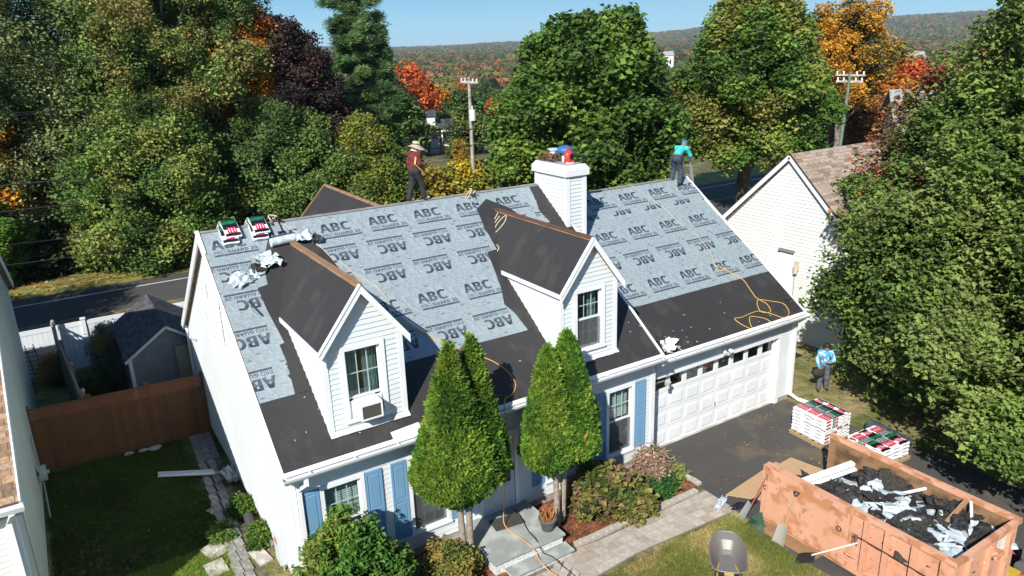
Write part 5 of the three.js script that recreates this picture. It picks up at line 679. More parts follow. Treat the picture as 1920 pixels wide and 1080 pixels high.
// ---------- the wooded valley ----------
{
  const kinds = { far_orange_tree: [G.orange, 'orange autumn tree in the valley wood'], far_red_tree: [G.red, 'scarlet autumn tree in the valley wood'], far_gold_tree: [G.gold, 'golden autumn tree in the valley wood'], far_green_tree: [G.green2, 'green leafy tree in the valley wood'], far_olive_tree: [G.olive, 'olive-green tree in the valley wood'], far_rust_tree: [G.rust, 'rusty brown tree in the valley wood'], far_dark_tree: [G.dark, 'dark evergreen-looking tree in the valley wood'] };
  const proto = {}, r = rng(91), place = (k, x, z, s) => { let o = proto[k]; if (!o) { o = proto[k] = tree(k, kinds[k][1], 'tree', [0, 0, 0], 11, 1.0, 4.6, kinds[k][0], 2000 + Object.keys(proto).length * 31, { n: 620, lobes: 26, lr: 0.3, gain: 1.4, clumps: clumps.far, branches: 4, r0: 0.2, group: kinds[k][1] + 's' }); } else o = copy(o); o.position.set(x, terrain(x, z) - 0.3, z); o.rotation.y = r() * 6.28; o.scale.set(s * (0.9 + 0.25 * r()), s * (0.85 + 0.35 * r()), s * (0.9 + 0.25 * r())); };
  const K = Object.keys(kinds), dir = (a, d) => [CAM.x + Math.sin(a) * d, CAM.z - Math.cos(a) * d];
  // the ones that stand out, by bearing (radians right of -z) and distance
  for (const [k, a, d, s] of [['far_red_tree', 0.437, 128, 1.05], ['far_orange_tree', 0.462, 132, 1.0], ['far_red_tree', 0.447, 122, 0.8], ['far_rust_tree', 0.425, 118, 0.8], ['far_gold_tree', 0.468, 150, 1.0], ['far_olive_tree', 0.5, 140, 0.9], ['far_green_tree', 0.505, 108, 0.8], ['far_green_tree', 0.42, 84, 0.72], ['far_dark_tree', 0.402, 118, 1.0], ['far_orange_tree', 1.03, 96, 0.8], ['far_red_tree', 1.045, 104, 0.85], ['far_orange_tree', 1.055, 90, 0.7], ['far_gold_tree', 1.02, 118, 1.1], ['far_rust_tree', 0.985, 84, 0.7], ['far_olive_tree', 1.08, 82, 0.8], ['far_red_tree', 1.14, 120, 0.9], ['far_green_tree', 1.0, 110, 0.8], ['far_red_tree', 0.415, 210, 1.1], ['far_orange_tree', 0.545, 230, 1.1], ['far_olive_tree', 0.507, 84, 0.5], ['far_olive_tree', 0.488, 80, 0.2], ['far_gold_tree', 0.498, 78, 0.22]]) { const [x, z] = dir(a, d); place(k, x, z, s); }
  let made = 0; while (made < 118) { const a = 0.34 + 0.86 * r(), d = 100 + 330 * Math.pow(r(), 0.8), [x, z] = dir(a, d); const win = (a > 0.36 && a < 0.56) || (a > 0.68 && a < 0.78) || a > 0.93; if (!win || (d < 135 && a > 0.43 && a < 0.54)) continue; place(K[Math.floor(Math.pow(r(), 0.8) * K.length * 0.999)], x, z, (d < 140 ? 0.65 : 0.85) + 0.35 * r()); made++; }
  // the wood beyond, too far to tell its trees apart
  const rr = rng(95), tr = [], N = 64; for (let i = 0; i < N; i++) { const d = V(rr() * 2 - 1, rr() * 1.4 - 0.25, rr() * 2 - 1).normalize(), c = V(d.x * 4.4, 5.2 + d.y * 4.6, d.z * 4.4).multiplyScalar(0.86 + 0.22 * rr()), u = V(rr() - 0.5, rr() - 0.5, rr() - 0.5).cross(d).normalize(), w = d.clone().cross(u), s = 1.35 * (0.7 + 0.7 * rr()); const P = (a, b, o) => c.clone().addScaledVector(u, a * s).addScaledVector(w, b * s).addScaledVector(d, o); tr.push([P(-1, -0.6, -0.5), P(1, -0.4, -0.4), P(0.1, 0.9, 0.4)], [P(-0.9, 0.8, -0.3), P(-0.2, -0.9, 0.3), P(0.9, 0.7, -0.5)]); }
  const g = fromTris(tr), pts = [], cols = [G.green2[1], G.olive[2], [0.16, 0.085, 0.045], [0.075, 0.09, 0.03], G.gold[3], G.dark[1], [0.18, 0.1, 0.055], [0.1, 0.11, 0.035], [0.22, 0.08, 0.035], [0.085, 0.1, 0.035]];
  const q = new THREE.Quaternion(); for (let i = 0; i < 60000; i++) { const a = i % 10 < 7 ? 0.2 + 1.15 * r() : -0.75 + 0.95 * r(), d = i < 23000 ? 330 + 770 * Math.sqrt(r()) : 1000 + 3600 * Math.pow(r(), 0.62), [x, z] = dir(a, d); const c = cols[Math.floor(clamp(0.55 * noise3(V(x, 0, z), 60, 7) * 1.3 + 0.6 * r() - 0.1, 0, 0.999) * cols.length)], k = d > 1000 ? 1.35 : 1; pts.push({ p: V(x, terrain(x, z) - 1, z), s: k, q: new THREE.Quaternion().setFromAxisAngle(V(0, 1, 0), r() * 6.28), c: d > 1000 ? c.map((v, j) => lerp(v, [0.075, 0.09, 0.035][j], 0.35)) : c }); }
  tag(leaves(scene, 'distant_woodland', g, DRY, pts, [[0.06, 0.08, 0.02]], 97, {}), 'autumn-coloured woodland stretching to the horizon', 'woodland');
  // slim conifer and the tall golden tree with bare limbs
  { const [x, z] = dir(0.4035, 92); const t = thing('slim_conifer', 'slim dark conifer right of the tall pine', 'tree', [x, terrain(x, z), z]), lobes = []; for (let y = 1, k = 0; y < 15; y += 0.5, k++) for (let i = 0; i < 4; i++) { const a = k * 0.9 + i * 1.57, L = 2.0 * Math.pow(1 - y / 15.5, 0.8) + 0.15; lobes.push({ c: V(Math.cos(a) * L * 0.7, y, Math.sin(a) * L * 0.7), r: 0.55 }); } part(t, 'trunk', cyl(0.2, 0.04, [0, 0, 0], [0, 15.2, 0], 8), bark[1]); leaves(t, 'crown', clumps.needleFar[0], NEEDLE, lobePts(lobes, 900, 99, { gap: 0.1, inner: 0.4 }), G.pine, 101, { gain: 1.6 }); }
  { const [x, z] = dir(0.972, 74); tree('golden_tree', 'tall golden-orange tree with bare upright limbs beside the right utility pole', 'tree', [x, terrain(x, z), z], 13.6, 5.5, 3.7, [[0.07, 0.07, 0.025], [0.3, 0.17, 0.02], [0.42, 0.21, 0.02], [0.45, 0.25, 0.03]], 2301, { n: 2300, lobes: 40, lr: 0.24, gap: 0.44, gain: 1.3, branches: 40, r0: 0.26, bark: bark[0], prof: t => 0.75 + 0.3 * Math.sin(t * 3), patch: 3.2 }); }
}
if (!globalThis.FOGOFF) scene.fog = new THREE.FogExp2(0xc4d6e6, 0.00009);
// ---------- dumpster, shingle pallets, tools ----------
const salmon = Std({ roughness: 0.6, map: tex(512, 2.2, (u, v) => { const a = fbm(u, v, 5, 401, 5), b = smooth(0.6, 0.78, fbm(u, v, 14, 405, 4)), c = smooth(0.72, 0.8, fbm(u, v, 30, 409, 3)); let k = mc([0.54, 0.24, 0.14], [0.62, 0.34, 0.23], a); k = mc(k, [0.32, 0.13, 0.06], b * 0.45); return mc(k, [0.12, 0.05, 0.03], c * 0.35); }) });
const salmonRust = Std({ roughness: 0.7, map: tex(512, 2.2, (u, v) => { const a = fbm(u, v, 5, 411, 5), s = smooth(0.5, 0.72, fbm(u, v, 10, 415, 5)), c = smooth(0.55, 0.75, fbm(u, v, 16, 419, 5)) * smooth(0.45, 0.6, a); let k = mc([0.56, 0.27, 0.16], [0.62, 0.35, 0.24], a); k = mc(k, [0.4, 0.16, 0.06], s * 0.75); return mc(k, [0.16, 0.06, 0.025], c * 0.5); }) });
const rustIn = mottled([0.09, 0.05, 0.025], [0.27, 0.155, 0.075], 1.6, 7, 421, 0.85, 0.004);
{
  const d = thing('dumpster', 'salmon-orange roll-off dumpster full of torn roofing with its door swung open', 'dumpster'), x0 = 9.68, x1 = 11.95, z0 = 3.17, z1 = 7.28, b = 0.2, t = 1.5, w = 0.05;
  part(d, 'side_wall', [box(x0, x0 + w, b, t - 0.1, z0, z1)], salmon); part(d, 'inner_lining', box(x0 + w + 0.001, x0 + w + 0.006, b + 0.06, t - 0.1, z0, z1 - w), rustIn);
  part(d, 'side_wall', [box(x1 - w, x1, b, t - 0.1, z0, z1)], salmon); part(d, 'inner_lining', box(x1 - w - 0.006, x1 - w - 0.001, b + 0.06, t - 0.1, z0 + 0.01, z1 - w), rustIn);
  part(d, 'end_wall', box(x0 + w, x1 - w, b, t - 0.1, z1 - w, z1 + 0.001), salmon); part(d, 'floor', box(x0 + w, x1 - w, b, b + 0.05, z0, z1 - w), rustIn);
  const rail = (a, c) => { const g = beam(a, c, 0.1, 0.11); return g; };
  part(d, 'top_rail', rail([x0, t - 0.045, z0], [x0, t - 0.045, z1 + 0.05]), salmonRust); part(d, 'top_rail', rail([x1 - 0.02, t - 0.045, z0], [x1 - 0.02, t - 0.045, z1 + 0.05]), salmonRust); part(d, 'top_rail', rail([x0 + 0.05, t - 0.047, z1], [x1 - 0.07, t - 0.047, z1]), salmonRust);
  for (const z of [5.62, 6.05, 6.58, 7.12]) part(d, 'rib', box(x0 - 0.08, x0 - 0.001, b, t - 0.102, z - 0.055, z + 0.055), salmon);
  for (const x of [10.1, 10.85, 11.55]) part(d, 'rib', box(x - 0.06, x + 0.06, b, t - 0.104, z1 + 0.002, z1 + 0.09), salmon);
  part(d, 'rib', box(x0 - 0.07, x0 - 0.001, b, t - 0.1, z0 + 0.001, z0 + 0.09), salmon); part(d, 'rib', box(x1 + 0.001, x1 + 0.07, b, t - 0.1, z0 + 0.001, z0 + 0.09), salmon);
  part(d, 'bottom_rail', [box(x0 - 0.06, x0 - 0.0, 0.08, b - 0.001, z0, z1), box(x1, x1 + 0.06, 0.08, b - 0.001, z0, z1), box(x0, x1, 0.08, b - 0.002, z1 - 0.1, z1 + 0.06)], salmonRust);
  part(d, 'hook_bar', [box(10.78, 10.92, t - 0.35, t - 0.16, z1 + 0.09, z1 + 0.2), cyl(0.035, 0.035, [10.7, t - 0.25, z1 + 0.2], [11.0, t - 0.25, z1 + 0.2], 10)], salmonRust);
  part(d, 'sticker', box(11.2, 11.62, 1.0, 1.28, z1 + 0.002, z1 + 0.006), mottled([0.4, 0.4, 0.4], [0.75, 0.74, 0.72], 0.2, 9, 425)); part(d, 'sticker', box(x0 - 0.006, x0 - 0.002, 0.55, 1.05, 5.24, 5.5), mottled([0.5, 0.24, 0.15], [0.62, 0.34, 0.24], 0.3, 6, 427)); part(d, 'rust_patch', box(x0 - 0.009, x0 - 0.0065, 0.7, 0.95, 5.3, 5.44), mottled([0.03, 0.015, 0.01], [0.4, 0.2, 0.12], 0.4, 7, 429));
  part(d, 'wheel', [cyl(0.1, 0.1, [x0 + 0.2, 0.1, z1 - 0.4], [x0 + 0.4, 0.1, z1 - 0.4], 14)], mat.black); part(d, 'wheel', [cyl(0.1, 0.1, [x1 - 0.4, 0.1, z1 - 0.4], [x1 - 0.2, 0.1, z1 - 0.4], 14)], mat.black);
  const g = sub(d, 'door'); part(g, 'door_plate', box(x0 - 0.17, x0 - 0.13, b + 0.02, t + 0.02, z0 + 0.02, z0 + 2.15), salmonRust); part(g, 'door_frame', [box(x0 - 0.13, x0 - 0.085, t - 0.06, t + 0.021, z0 + 0.02, z0 + 2.15), box(x0 - 0.13, x0 - 0.085, b + 0.02, b + 0.1, z0 + 0.02, z0 + 2.15), box(x0 - 0.13, x0 - 0.085, b + 0.1, t - 0.06, z0 + 0.02, z0 + 0.1), box(x0 - 0.13, x0 - 0.085, b + 0.1, t - 0.06, z0 + 2.07, z0 + 2.15)], salmonRust);
  for (const z of [z0 + 0.12, z0 + 1.95]) part(g, 'latch_ring', (() => { const r = new THREE.TorusGeometry(0.05, 0.01, 6, 14); r.rotateY(Math.PI / 2); r.translate(x0 - 0.185, 1.0, z); return r; })(), mat.black);
  part(d, 'hinge', [cyl(0.03, 0.03, [x0 - 0.1, b, z0 + 0.02], [x0 - 0.1, t, z0 + 0.02], 8)], salmonRust); part(d, 'latch_lever', [beam([x0 - 0.12, 0.35, z0 + 2.2], [x0 - 0.3, 0.5, z0 + 2.05], 0.03, 0.03), beam([x0 - 0.1, 0.5, z0 + 2.35], [x0 - 0.28, 0.62, z0 + 2.2], 0.03, 0.03)], salmonRust);
  part(d, 'tie_bar', cyl(0.012, 0.012, [x0 - 0.09, 0.98, 5.5], [x0 - 0.095, 0.95, 7.1], 6), mat.black);
}
// a crumpled, torn sheet
function crumple(w, d, h, seed, n = 9, jag = 0.15) {
  const r = rng(seed), P = [], tr = []; for (let j = 0; j <= n; j++) { P.push([]); for (let i = 0; i <= n; i++) { const u = i / n, v = j / n, e = Math.min(u, v, 1 - u, 1 - v) < 0.01 ? jag : 0; P[j].push(V((u - 0.5 + e * (r() - 0.5)) * w, h * (0.9 * noise3(V(u * 4.2, 0, v * 4.2), 1, seed) + 0.5 * noise3(V(u * 9, 3, v * 9), 1, seed + 1) - 0.2 - 0.6 * Math.max(Math.abs(u - 0.5), Math.abs(v - 0.5))), (v - 0.5 + e * (r() - 0.5)) * d)); } }
  for (let j = 0; j < n; j++) for (let i = 0; i < n; i++) tr.push([P[j][i], P[j + 1][i], P[j + 1][i + 1]], [P[j][i], P[j + 1][i + 1], P[j][i + 1]]);
  return mu(fromTris(tr));
}
const feltPale = mottled([0.4, 0.5, 0.56], [0.62, 0.7, 0.75], 0.5, 5, 431, 0.5), tarBlack = mottled([0.01, 0.01, 0.011], [0.045, 0.043, 0.04], 0.5, 9, 433, 0.75, 0.004), shingleBrown = mottled([0.02, 0.018, 0.014], [0.055, 0.048, 0.036], 0.3, 14, 435, 0.95, 0.006), whitePl = plain(0.74, 0.75, 0.76, 0.5);
{ // torn roofing heaped in the dumpster
  const r = rng(101), hy = (x, z) => 0.45 + 0.62 * smooth(3.2, 4.6, z) + 0.12 * Math.sin(x * 5 + z * 3) - 0.12 * smooth(6.4, 7.2, z), lists = [[], [], []];
  const e = new THREE.Euler();
  for (let i = 0; i < 210; i++) { const x = 9.98 + 1.68 * r(), z = 3.35 + 3.65 * r(), k = r() < 0.5 ? 0 : r() < 0.55 ? 1 : 2, w = 0.35 + 0.6 * r(), g = crumple(w, 0.25 + 0.5 * r(), 0.07 + 0.08 * r(), 600 + i, 5, 0.3); g.applyMatrix4(new THREE.Matrix4().compose(V(clamp(x, 10.0, 11.6), hy(x, z) - 0.03 + 0.13 * r(), clamp(z, 3.4, 6.95)), new THREE.Quaternion().setFromEuler(e.set((r() - 0.5) * 0.6, r() * 6.28, (r() - 0.5) * 0.6)), V(1, 1, 1))); lists[k].push(g); }
  const base = new THREE.PlaneGeometry(2.14, 4.0, 16, 26); base.rotateX(-Math.PI / 2); base.translate(10.81, 0, 5.2); const p = base.attributes.position; for (let i = 0; i < p.count; i++) p.setY(i, hy(p.getX(i), p.getZ(i)) - 0.06 + 0.06 * r()); base.computeVertexNormals(); lists[0].push(base);
  ['black_scraps', 'shingle_scraps', 'felt_scraps'].forEach((n, i) => { const m = solo(n, ['black torn felt and flashing heaped in the dumpster', 'torn dark brown shingle scraps in the dumpster', 'white and pale blue torn felt scraps in the dumpster'][i], 'debris', lists[i], [tarBlack, shingleBrown, feltPale][i]); m.userData.kind = 'stuff'; });
  solo('gutter_piece', 'long white gutter piece lying across the back of the dumpster heap', 'gutter', [beam([10.05, 1.16, 3.75], [11.35, 1.38, 4.15], 0.13, 0.07), beam([10.1, 1.12, 3.9], [11.3, 1.3, 4.25], 0.08, 0.05)], whitePl);
  solo('white_pipe', 'white pipe lying across the middle of the dumpster heap', 'pipe', cyl(0.035, 0.035, [10.75, 1.2, 5.1], [11.7, 1.36, 5.6], 10), whitePl);
  solo('timber_offcut', 'dark wooden offcut standing against the dumpster end', 'timber', beam([11.05, 1.02, 6.3], [11.75, 1.5, 6.4], 0.09, 0.04), mat.rawWood); solo('metal_strip', 'bright metal strip propped in the dumpster corner', 'metal strip', beam([11.4, 1.05, 6.75], [11.8, 1.48, 6.45], 0.05, 0.01), mat.alu);
}
const ply = wood([0.36, 0.22, 0.11], [0.5, 0.33, 0.18], 0.8, 441, true, 0.85);
solo('plywood_board', 'tan plywood board pointing onto the drive at the open end of the dumpster', 'plywood', slab([V(9.72, 0.045, 2.02), V(10.3, 0.03, 2.72), V(12.0, 0.035, 2.5), V(11.9, 0.035, 1.72)], 0.018), ply);
solo('plywood_board', 'second plywood board running in under the dumpster mouth', 'plywood', slab([V(10.6, 0.075, 1.95), V(10.75, 0.06, 3.1), V(12.6, 0.06, 3.0), V(12.35, 0.07, 1.85)], 0.018), ply);
solo('plank', 'rough plank on the asphalt under the open dumpster door', 'plank', slab([V(9.28, 0.05, 3.2), V(9.34, 0.05, 4.7), V(9.95, 0.05, 4.75), V(9.95, 0.05, 3.1)], 0.03), mat.rawWood);
// bundles of shingles in printed wrappers
const bundleMat = (() => {
  const cv = document.createElement('canvas'); cv.width = 512; cv.height = 512; const x = cv.getContext('2d'), R = (c, a, b, w, h) => { x.fillStyle = c; x.fillRect(a, b, w, h); };
  R('#e9e9ec', 0, 0, 512, 512); const red = '#b3223c', blk = '#15131c', grn = '#0f6a41', pink = '#d8586a';
  R(pink, 40, 8, 110, 240); R(red, 60, 20, 70, 216); R(blk, 150, 4, 120, 248); R(grn, 270, 0, 50, 256); R(blk, 320, 4, 80, 248); R(red, 372, 50, 90, 150); R(blk, 462, 4, 40, 248);
  x.fillStyle = '#d5d5dd'; for (let i = 0; i < 4; i++) for (let j = 0; j < 6; j++) x.fillRect(166 + i * 24, 24 + j * 36, 14, 20); for (let j = 0; j < 3; j++) x.fillRect(386, 74 + j * 42, 60, 14); x.fillStyle = '#e8c9ce'; for (let j = 0; j < 5; j++) x.fillRect(74, 36 + j * 40, 44, 16);
  R('#eeeef0', 0, 256, 512, 128); R(blk, 30, 280, 90, 80); R(red, 66, 292, 54, 50); R(grn, 150, 262, 60, 116); R(red, 216, 270, 44, 100); x.fillStyle = '#20202a'; x.beginPath(); x.ellipse(400, 316, 80, 13, 0.02, 0, 7); x.fill(); x.fillStyle = '#dfe6e2'; for (let i = 0; i < 4; i++) x.fillRect(156 + i * 12, 280 + (i % 2) * 30, 8, 26);
  R('#f2f2f4', 0, 384, 512, 128); x.fillStyle = '#2a2a33'; x.beginPath(); x.ellipse(256, 450, 170, 20, 0, 0, 7); x.fill();
  const t = new THREE.CanvasTexture(cv); t.colorSpace = THREE.SRGBColorSpace; t.anisotropy = 4; return Std({ map: t, roughness: 0.4 });
})();
function bundleGeo() { // 1.02 x 0.10 x 0.34, soft edges
  const L = 1.04, T = 0.098, W = 0.345, g = new THREE.BoxGeometry(L, T, W, 10, 3, 6), p = g.attributes.position, uv = g.attributes.uv, n = g.attributes.normal;
  for (let i = 0; i < p.count; i++) { const a = p.getX(i) / L + 0.5, b = p.getZ(i) / W + 0.5, c = p.getY(i) / T + 0.5; if (Math.abs(n.getY(i)) > 0.5) uv.setXY(i, a, 1 - b * 0.5); else if (Math.abs(n.getZ(i)) > 0.5) uv.setXY(i, a, 0.25 + 0.25 * c); else uv.setXY(i, b, 0.25 * c); const e = Math.pow(Math.abs(2 * a - 1), 8), f = Math.pow(Math.abs(2 * b - 1), 6); p.setY(i, p.getY(i) * (1 - 0.3 * e - 0.12 * f) + 0.006 * Math.sin(a * 21 + b * 9)); p.setX(i, p.getX(i) * (1 - 0.012 * Math.pow(2 * c - 1, 2))); }
  g.computeVertexNormals(); const h = g.toNonIndexed(); h.userData.mu = true; return h;
}
const bGeo = bundleGeo(), drape = (() => { // bundle bent over the ridge: its length runs along -z, the ridge crosses at z = 0
  const g = bGeo.clone(), p = g.attributes.position, a = Math.atan(SL); for (let i = 0; i < p.count; i++) { const x = -p.getX(i), y = p.getY(i), z = -p.getZ(i), s = x - 0.02, t = clamp(s / 0.16 + 0.5), th = lerp(a, -a, t), d = s < 0 ? [Math.cos(a) * s, Math.sin(a) * s] : [Math.cos(a) * s, -Math.sin(a) * s]; p.setXYZ(i, z, d[1] + Math.cos(th) * y - 0.02 * (1 - Math.abs(2 * t - 1)), -d[0] + Math.sin(th) * y); } g.computeVertexNormals(); g.userData.mu = true; return g; })(), ORD = ['lowest', 'second', 'third', 'fourth', 'fifth', 'sixth', 'topmost'];
{
  const rowName = ['back row', 'middle row', 'front row'], palletMat = wood([0.25, 0.16, 0.08], [0.42, 0.29, 0.16], 0.6, 445, true); let proto = null; const r = rng(111);
  const pallet = (label, cx, cz, turn) => { const p = thing('pallet', label, 'pallet', [cx, 0, cz], turn, 'pallets of shingles on the drive'); for (let i = 0; i < 6; i++) part(p, 'slat', box(-0.58, 0.58, 0.1, 0.12, -0.55 + i * 0.2, -0.55 + i * 0.2 + 0.1), palletMat); for (const x of [-0.54, 0, 0.54]) part(p, 'stringer', box(x - 0.03, x + 0.03, 0.02, 0.1, -0.55, 0.55), palletMat); };
  const load = (what, cx, cz, turn, layers, rows) => { for (let l = 0; l < layers; l++) for (let k = 0; k < 3; k++) { const o = (k - 1) * 0.352; let b = proto; const lab = `printed shingle bundle, ${l === layers - 1 ? 'topmost' : ORD[l]} layer, ${rows[k]} of ${what}`; if (!b) b = proto = solo('shingle_bundle', lab, 'shingle bundle', bGeo, bundleMat, 'shingle bundles'); else b = copy(b, lab); b.position.set(cx + Math.sin(turn) * o + 0.015 * (r() - 0.5), 0.17 + l * 0.1, cz + Math.cos(turn) * o); b.rotation.set(0, turn + (l % 2) * Math.PI * (r() < 0.5 ? 1 : 0) + 0.03 * (r() - 0.5), 0); } };
  pallet('wooden pallet under the tall shingle stack by the garage corner', 14.0, 1.5, -0.06); load('the tall stack', 14.0, 1.5, -0.06, 7, rowName);
  pallet('wooden pallet under the low shingle stack behind the dumpster', 14.3, 3.0, 1.5); load('the low stack', 14.3, 3.0, 1.5, 4, ['left row', 'middle row', 'right row']);
  let pd = null; const onRidge = (x, z, k, lab) => { const b = pd ? copy(pd, lab) : (pd = solo('shingle_bundle', lab, 'shingle bundle', drape, bundleMat, 'shingle bundles')); b.position.set(x, RY + 0.065 + k * 0.115, z); b.rotation.set(0, 0.05 * (k ? 1 : -0.6), 0); };
  onRidge(0.62, RZ + 0.02, 0, 'lower of two shingle bundles on the ridge nearest the left gable'); onRidge(0.68, RZ - 0.06, 1, 'upper of two shingle bundles on the ridge nearest the left gable'); onRidge(1.28, RZ + 0.02, 0, 'lower of two shingle bundles on the ridge beside the felt roll'); onRidge(1.31, RZ - 0.05, 1, 'upper of two shingle bundles on the ridge beside the felt roll');
  solo('membrane_roll', 'dark roll of membrane lying beyond the low shingle stack', 'roll', (() => { const g = [cyl(0.16, 0.16, [15.32, 0.2, 2.1], [15.2, 0.2, 3.3], 20)]; return g; })(), mottled([0.02, 0.025, 0.035], [0.07, 0.085, 0.11], 0.5, 6, 447, 0.35));
}
{ // wheelbarrow
  const w = thing('wheelbarrow', 'grey steel wheelbarrow standing on the front lawn', 'wheelbarrow', [7.52, 0, 4.02], Math.PI / 4), st = Std({ metalness: 0.35, roughness: 0.45, map: tex(256, 0.8, (u, v) => mc([0.13, 0.115, 0.1], [0.33, 0.32, 0.3], 0.6 * fbm(u, v, 5, 451, 5) + 0.4 * fbm(u * 0.4, v, 12, 453, 3))) }), hm = wood([0.4, 0.26, 0.06], [0.55, 0.38, 0.1], 0.4, 455, true);
  const n = 40, ring = (sx, sz, y0, y1, ox) => [...Array(n)].map((_, i) => { const a = i / n * 6.2832, c = Math.cos(a), s = Math.sin(a), e = (q, k) => Math.sign(q) * Math.pow(Math.abs(q), k); const x = e(c, c > 0 ? 0.85 : 0.45) * sx, zz = e(s, 0.5) * sz * (1 - 0.16 * Math.max(0, c)); return V(x + ox, lerp(y0, y1, (c + 1) / 2), zz); });
  const rings = [ring(0.6, 0.36, 0.6, 0.68, 0), ring(0.585, 0.345, 0.6, 0.68, 0), ring(0.46, 0.27, 0.44, 0.6, -0.03), ring(0.36, 0.2, 0.36, 0.46, -0.06), ring(0.28, 0.16, 0.34, 0.4, -0.07)], tr = [];
  const shell = (rs, flip) => { for (let k = 0; k + 1 < rs.length; k++) for (let i = 0; i < n; i++) { const j = (i + 1) % n, t = [[rs[k][i], rs[k][j], rs[k + 1][j]], [rs[k][i], rs[k + 1][j], rs[k + 1][i]]]; tr.push(...(flip ? t.map(q => [q[0], q[2], q[1]]) : t)); } const l = rs[rs.length - 1], c = l.reduce((a, b) => a.add(b), V(0, 0, 0)).multiplyScalar(1 / n); for (let i = 0; i < n; i++) tr.push(flip ? [l[i], c, l[(i + 1) % n]] : [l[i], l[(i + 1) % n], c]); };
  shell(rings, false); shell(rings.map(r => r.map(p => p.clone().add(V(0, -0.006, 0)).multiply(V(1.012, 1, 1.015)))), true); let g = fromTris(tr); part(w, 'tray', g, st);
  part(w, 'rim', tube([...rings[0], rings[0][0]].map(p => p.toArray()), 0.012, 90, 6), st);
  for (const s of [-1, 1]) { part(w, 'handle', beam([-0.98, 0.5, s * 0.26], [0.45, 0.28, s * 0.12], 0.035, 0.035), hm); part(w, 'leg', [beam([-0.35, 0.38, s * 0.24], [-0.42, 0.0, s * 0.26], 0.03, 0.03), beam([-0.42, 0.0, s * 0.26], [-0.2, 0.36, s * 0.22], 0.025, 0.025)], mat.black); }
  part(w, 'cross_brace', [box(-0.56, -0.5, 0.4, 0.52, -0.2, 0.2)], mat.black); part(w, 'bracket', [box(-0.585, -0.565, 0.5, 0.58, -0.09, 0.09)], plain(0.4, 0.3, 0.08));
  const wh = new THREE.TorusGeometry(0.15, 0.05, 10, 24); wh.translate(0.62, 0.2, 0); part(w, 'wheel', [wh, cyl(0.06, 0.06, [0.62, 0.2, -0.05], [0.62, 0.2, 0.05], 12)], mat.black);
}
{ // long-handled tools leaning on the dumpster
  const hand = wood([0.32, 0.22, 0.12], [0.45, 0.33, 0.2], 0.4, 461), blade = (A, D, S, w, l, cup, m, o, nm) => { D = V(...D).normalize(); S = V(...S).normalize(); const N = D.clone().cross(S), P = (u, v) => V(...A).addScaledVector(S, (u - 0.5) * w * (0.8 + 0.2 * v)).addScaledVector(D, v * l).addScaledVector(N, cup * (Math.pow(2 * u - 1, 2) + 0.5 * (1 - v))), tr = []; for (let i = 0; i < 6; i++) for (let j = 0; j < 6; j++) tr.push([P(i / 6, j / 6), P((i + 1) / 6, j / 6), P((i + 1) / 6, (j + 1) / 6)], [P(i / 6, j / 6), P((i + 1) / 6, (j + 1) / 6), P(i / 6, (j + 1) / 6)]); part(o, nm, fromTris(tr), m); };
  let t = thing('scoop_shovel', 'scoop shovel with pale blade leaning at the hinge end of the dumpster door', 'shovel'); part(t, 'shaft', cyl(0.018, 0.018, [9.42, 0.42, 3.02], [9.53, 1.25, 3.28], 8), plain(0.35, 0.08, 0.05)); blade([9.42, 0.45, 3.02], [-0.35, -1, -0.3], [0.45, 0, -0.75], 0.3, 0.45, -0.03, mat.alu, t, 'blade');
  t = thing('leaf_rake', 'dark green fan rake leaning beside the scoop shovel', 'rake'); part(t, 'shaft', cyl(0.013, 0.013, [9.42, 0.4, 3.32], [9.5, 1.3, 3.36], 8), hand); const fan = []; for (let i = 0; i <= 22; i++) { const a = (i / 22 - 0.5) * 1.15; fan.push(beam([9.42, 0.42, 3.32], [9.2, 0.02, 3.32 + Math.sin(a) * 0.52], 0.012, 0.004)); } fan.push(beam([9.3, 0.2, 3.1], [9.3, 0.2, 3.54], 0.015, 0.006)); part(t, 'tines', fan, plain(0.02, 0.07, 0.04)); part(t, 'fan_web', slab([V(9.4, 0.4, 3.3), V(9.29, 0.21, 3.12), V(9.29, 0.21, 3.52), V(9.4, 0.4, 3.34)], 0.004), plain(0.02, 0.07, 0.04));
  t = thing('steel_shovel', 'grey steel shovel with a black grip propped against the dumpster door', 'shovel'); part(t, 'shaft', cyl(0.018, 0.018, [9.36, 0.42, 3.96], [9.49, 1.2, 4.08], 8), hand); part(t, 'grip', [cyl(0.016, 0.016, [9.47, 1.3, 4.03], [9.51, 1.3, 4.15], 8), cyl(0.016, 0.012, [9.48, 1.2, 4.07], [9.47, 1.3, 4.03], 8), cyl(0.016, 0.012, [9.48, 1.2, 4.09], [9.51, 1.3, 4.15], 8)], mat.black); blade([9.36, 0.46, 3.96], [-0.28, -1, -0.05], [0.05, 0, 1], 0.3, 0.46, 0.03, plain(0.3, 0.28, 0.24, 0.6), t, 'blade');
  t = thing('snow_shovel', 'black snow shovel with a long white shaft leaning on the dumpster', 'shovel'); part(t, 'shaft', cyl(0.016, 0.016, [9.3, 0.2, 4.72], [9.56, 0.86, 5.5], 8), whitePl); blade([9.32, 0.25, 4.78], [-0.28, -0.42, -0.72], [0.9, 0, -0.35], 0.46, 0.4, 0.05, mat.black, t, 'blade');
}
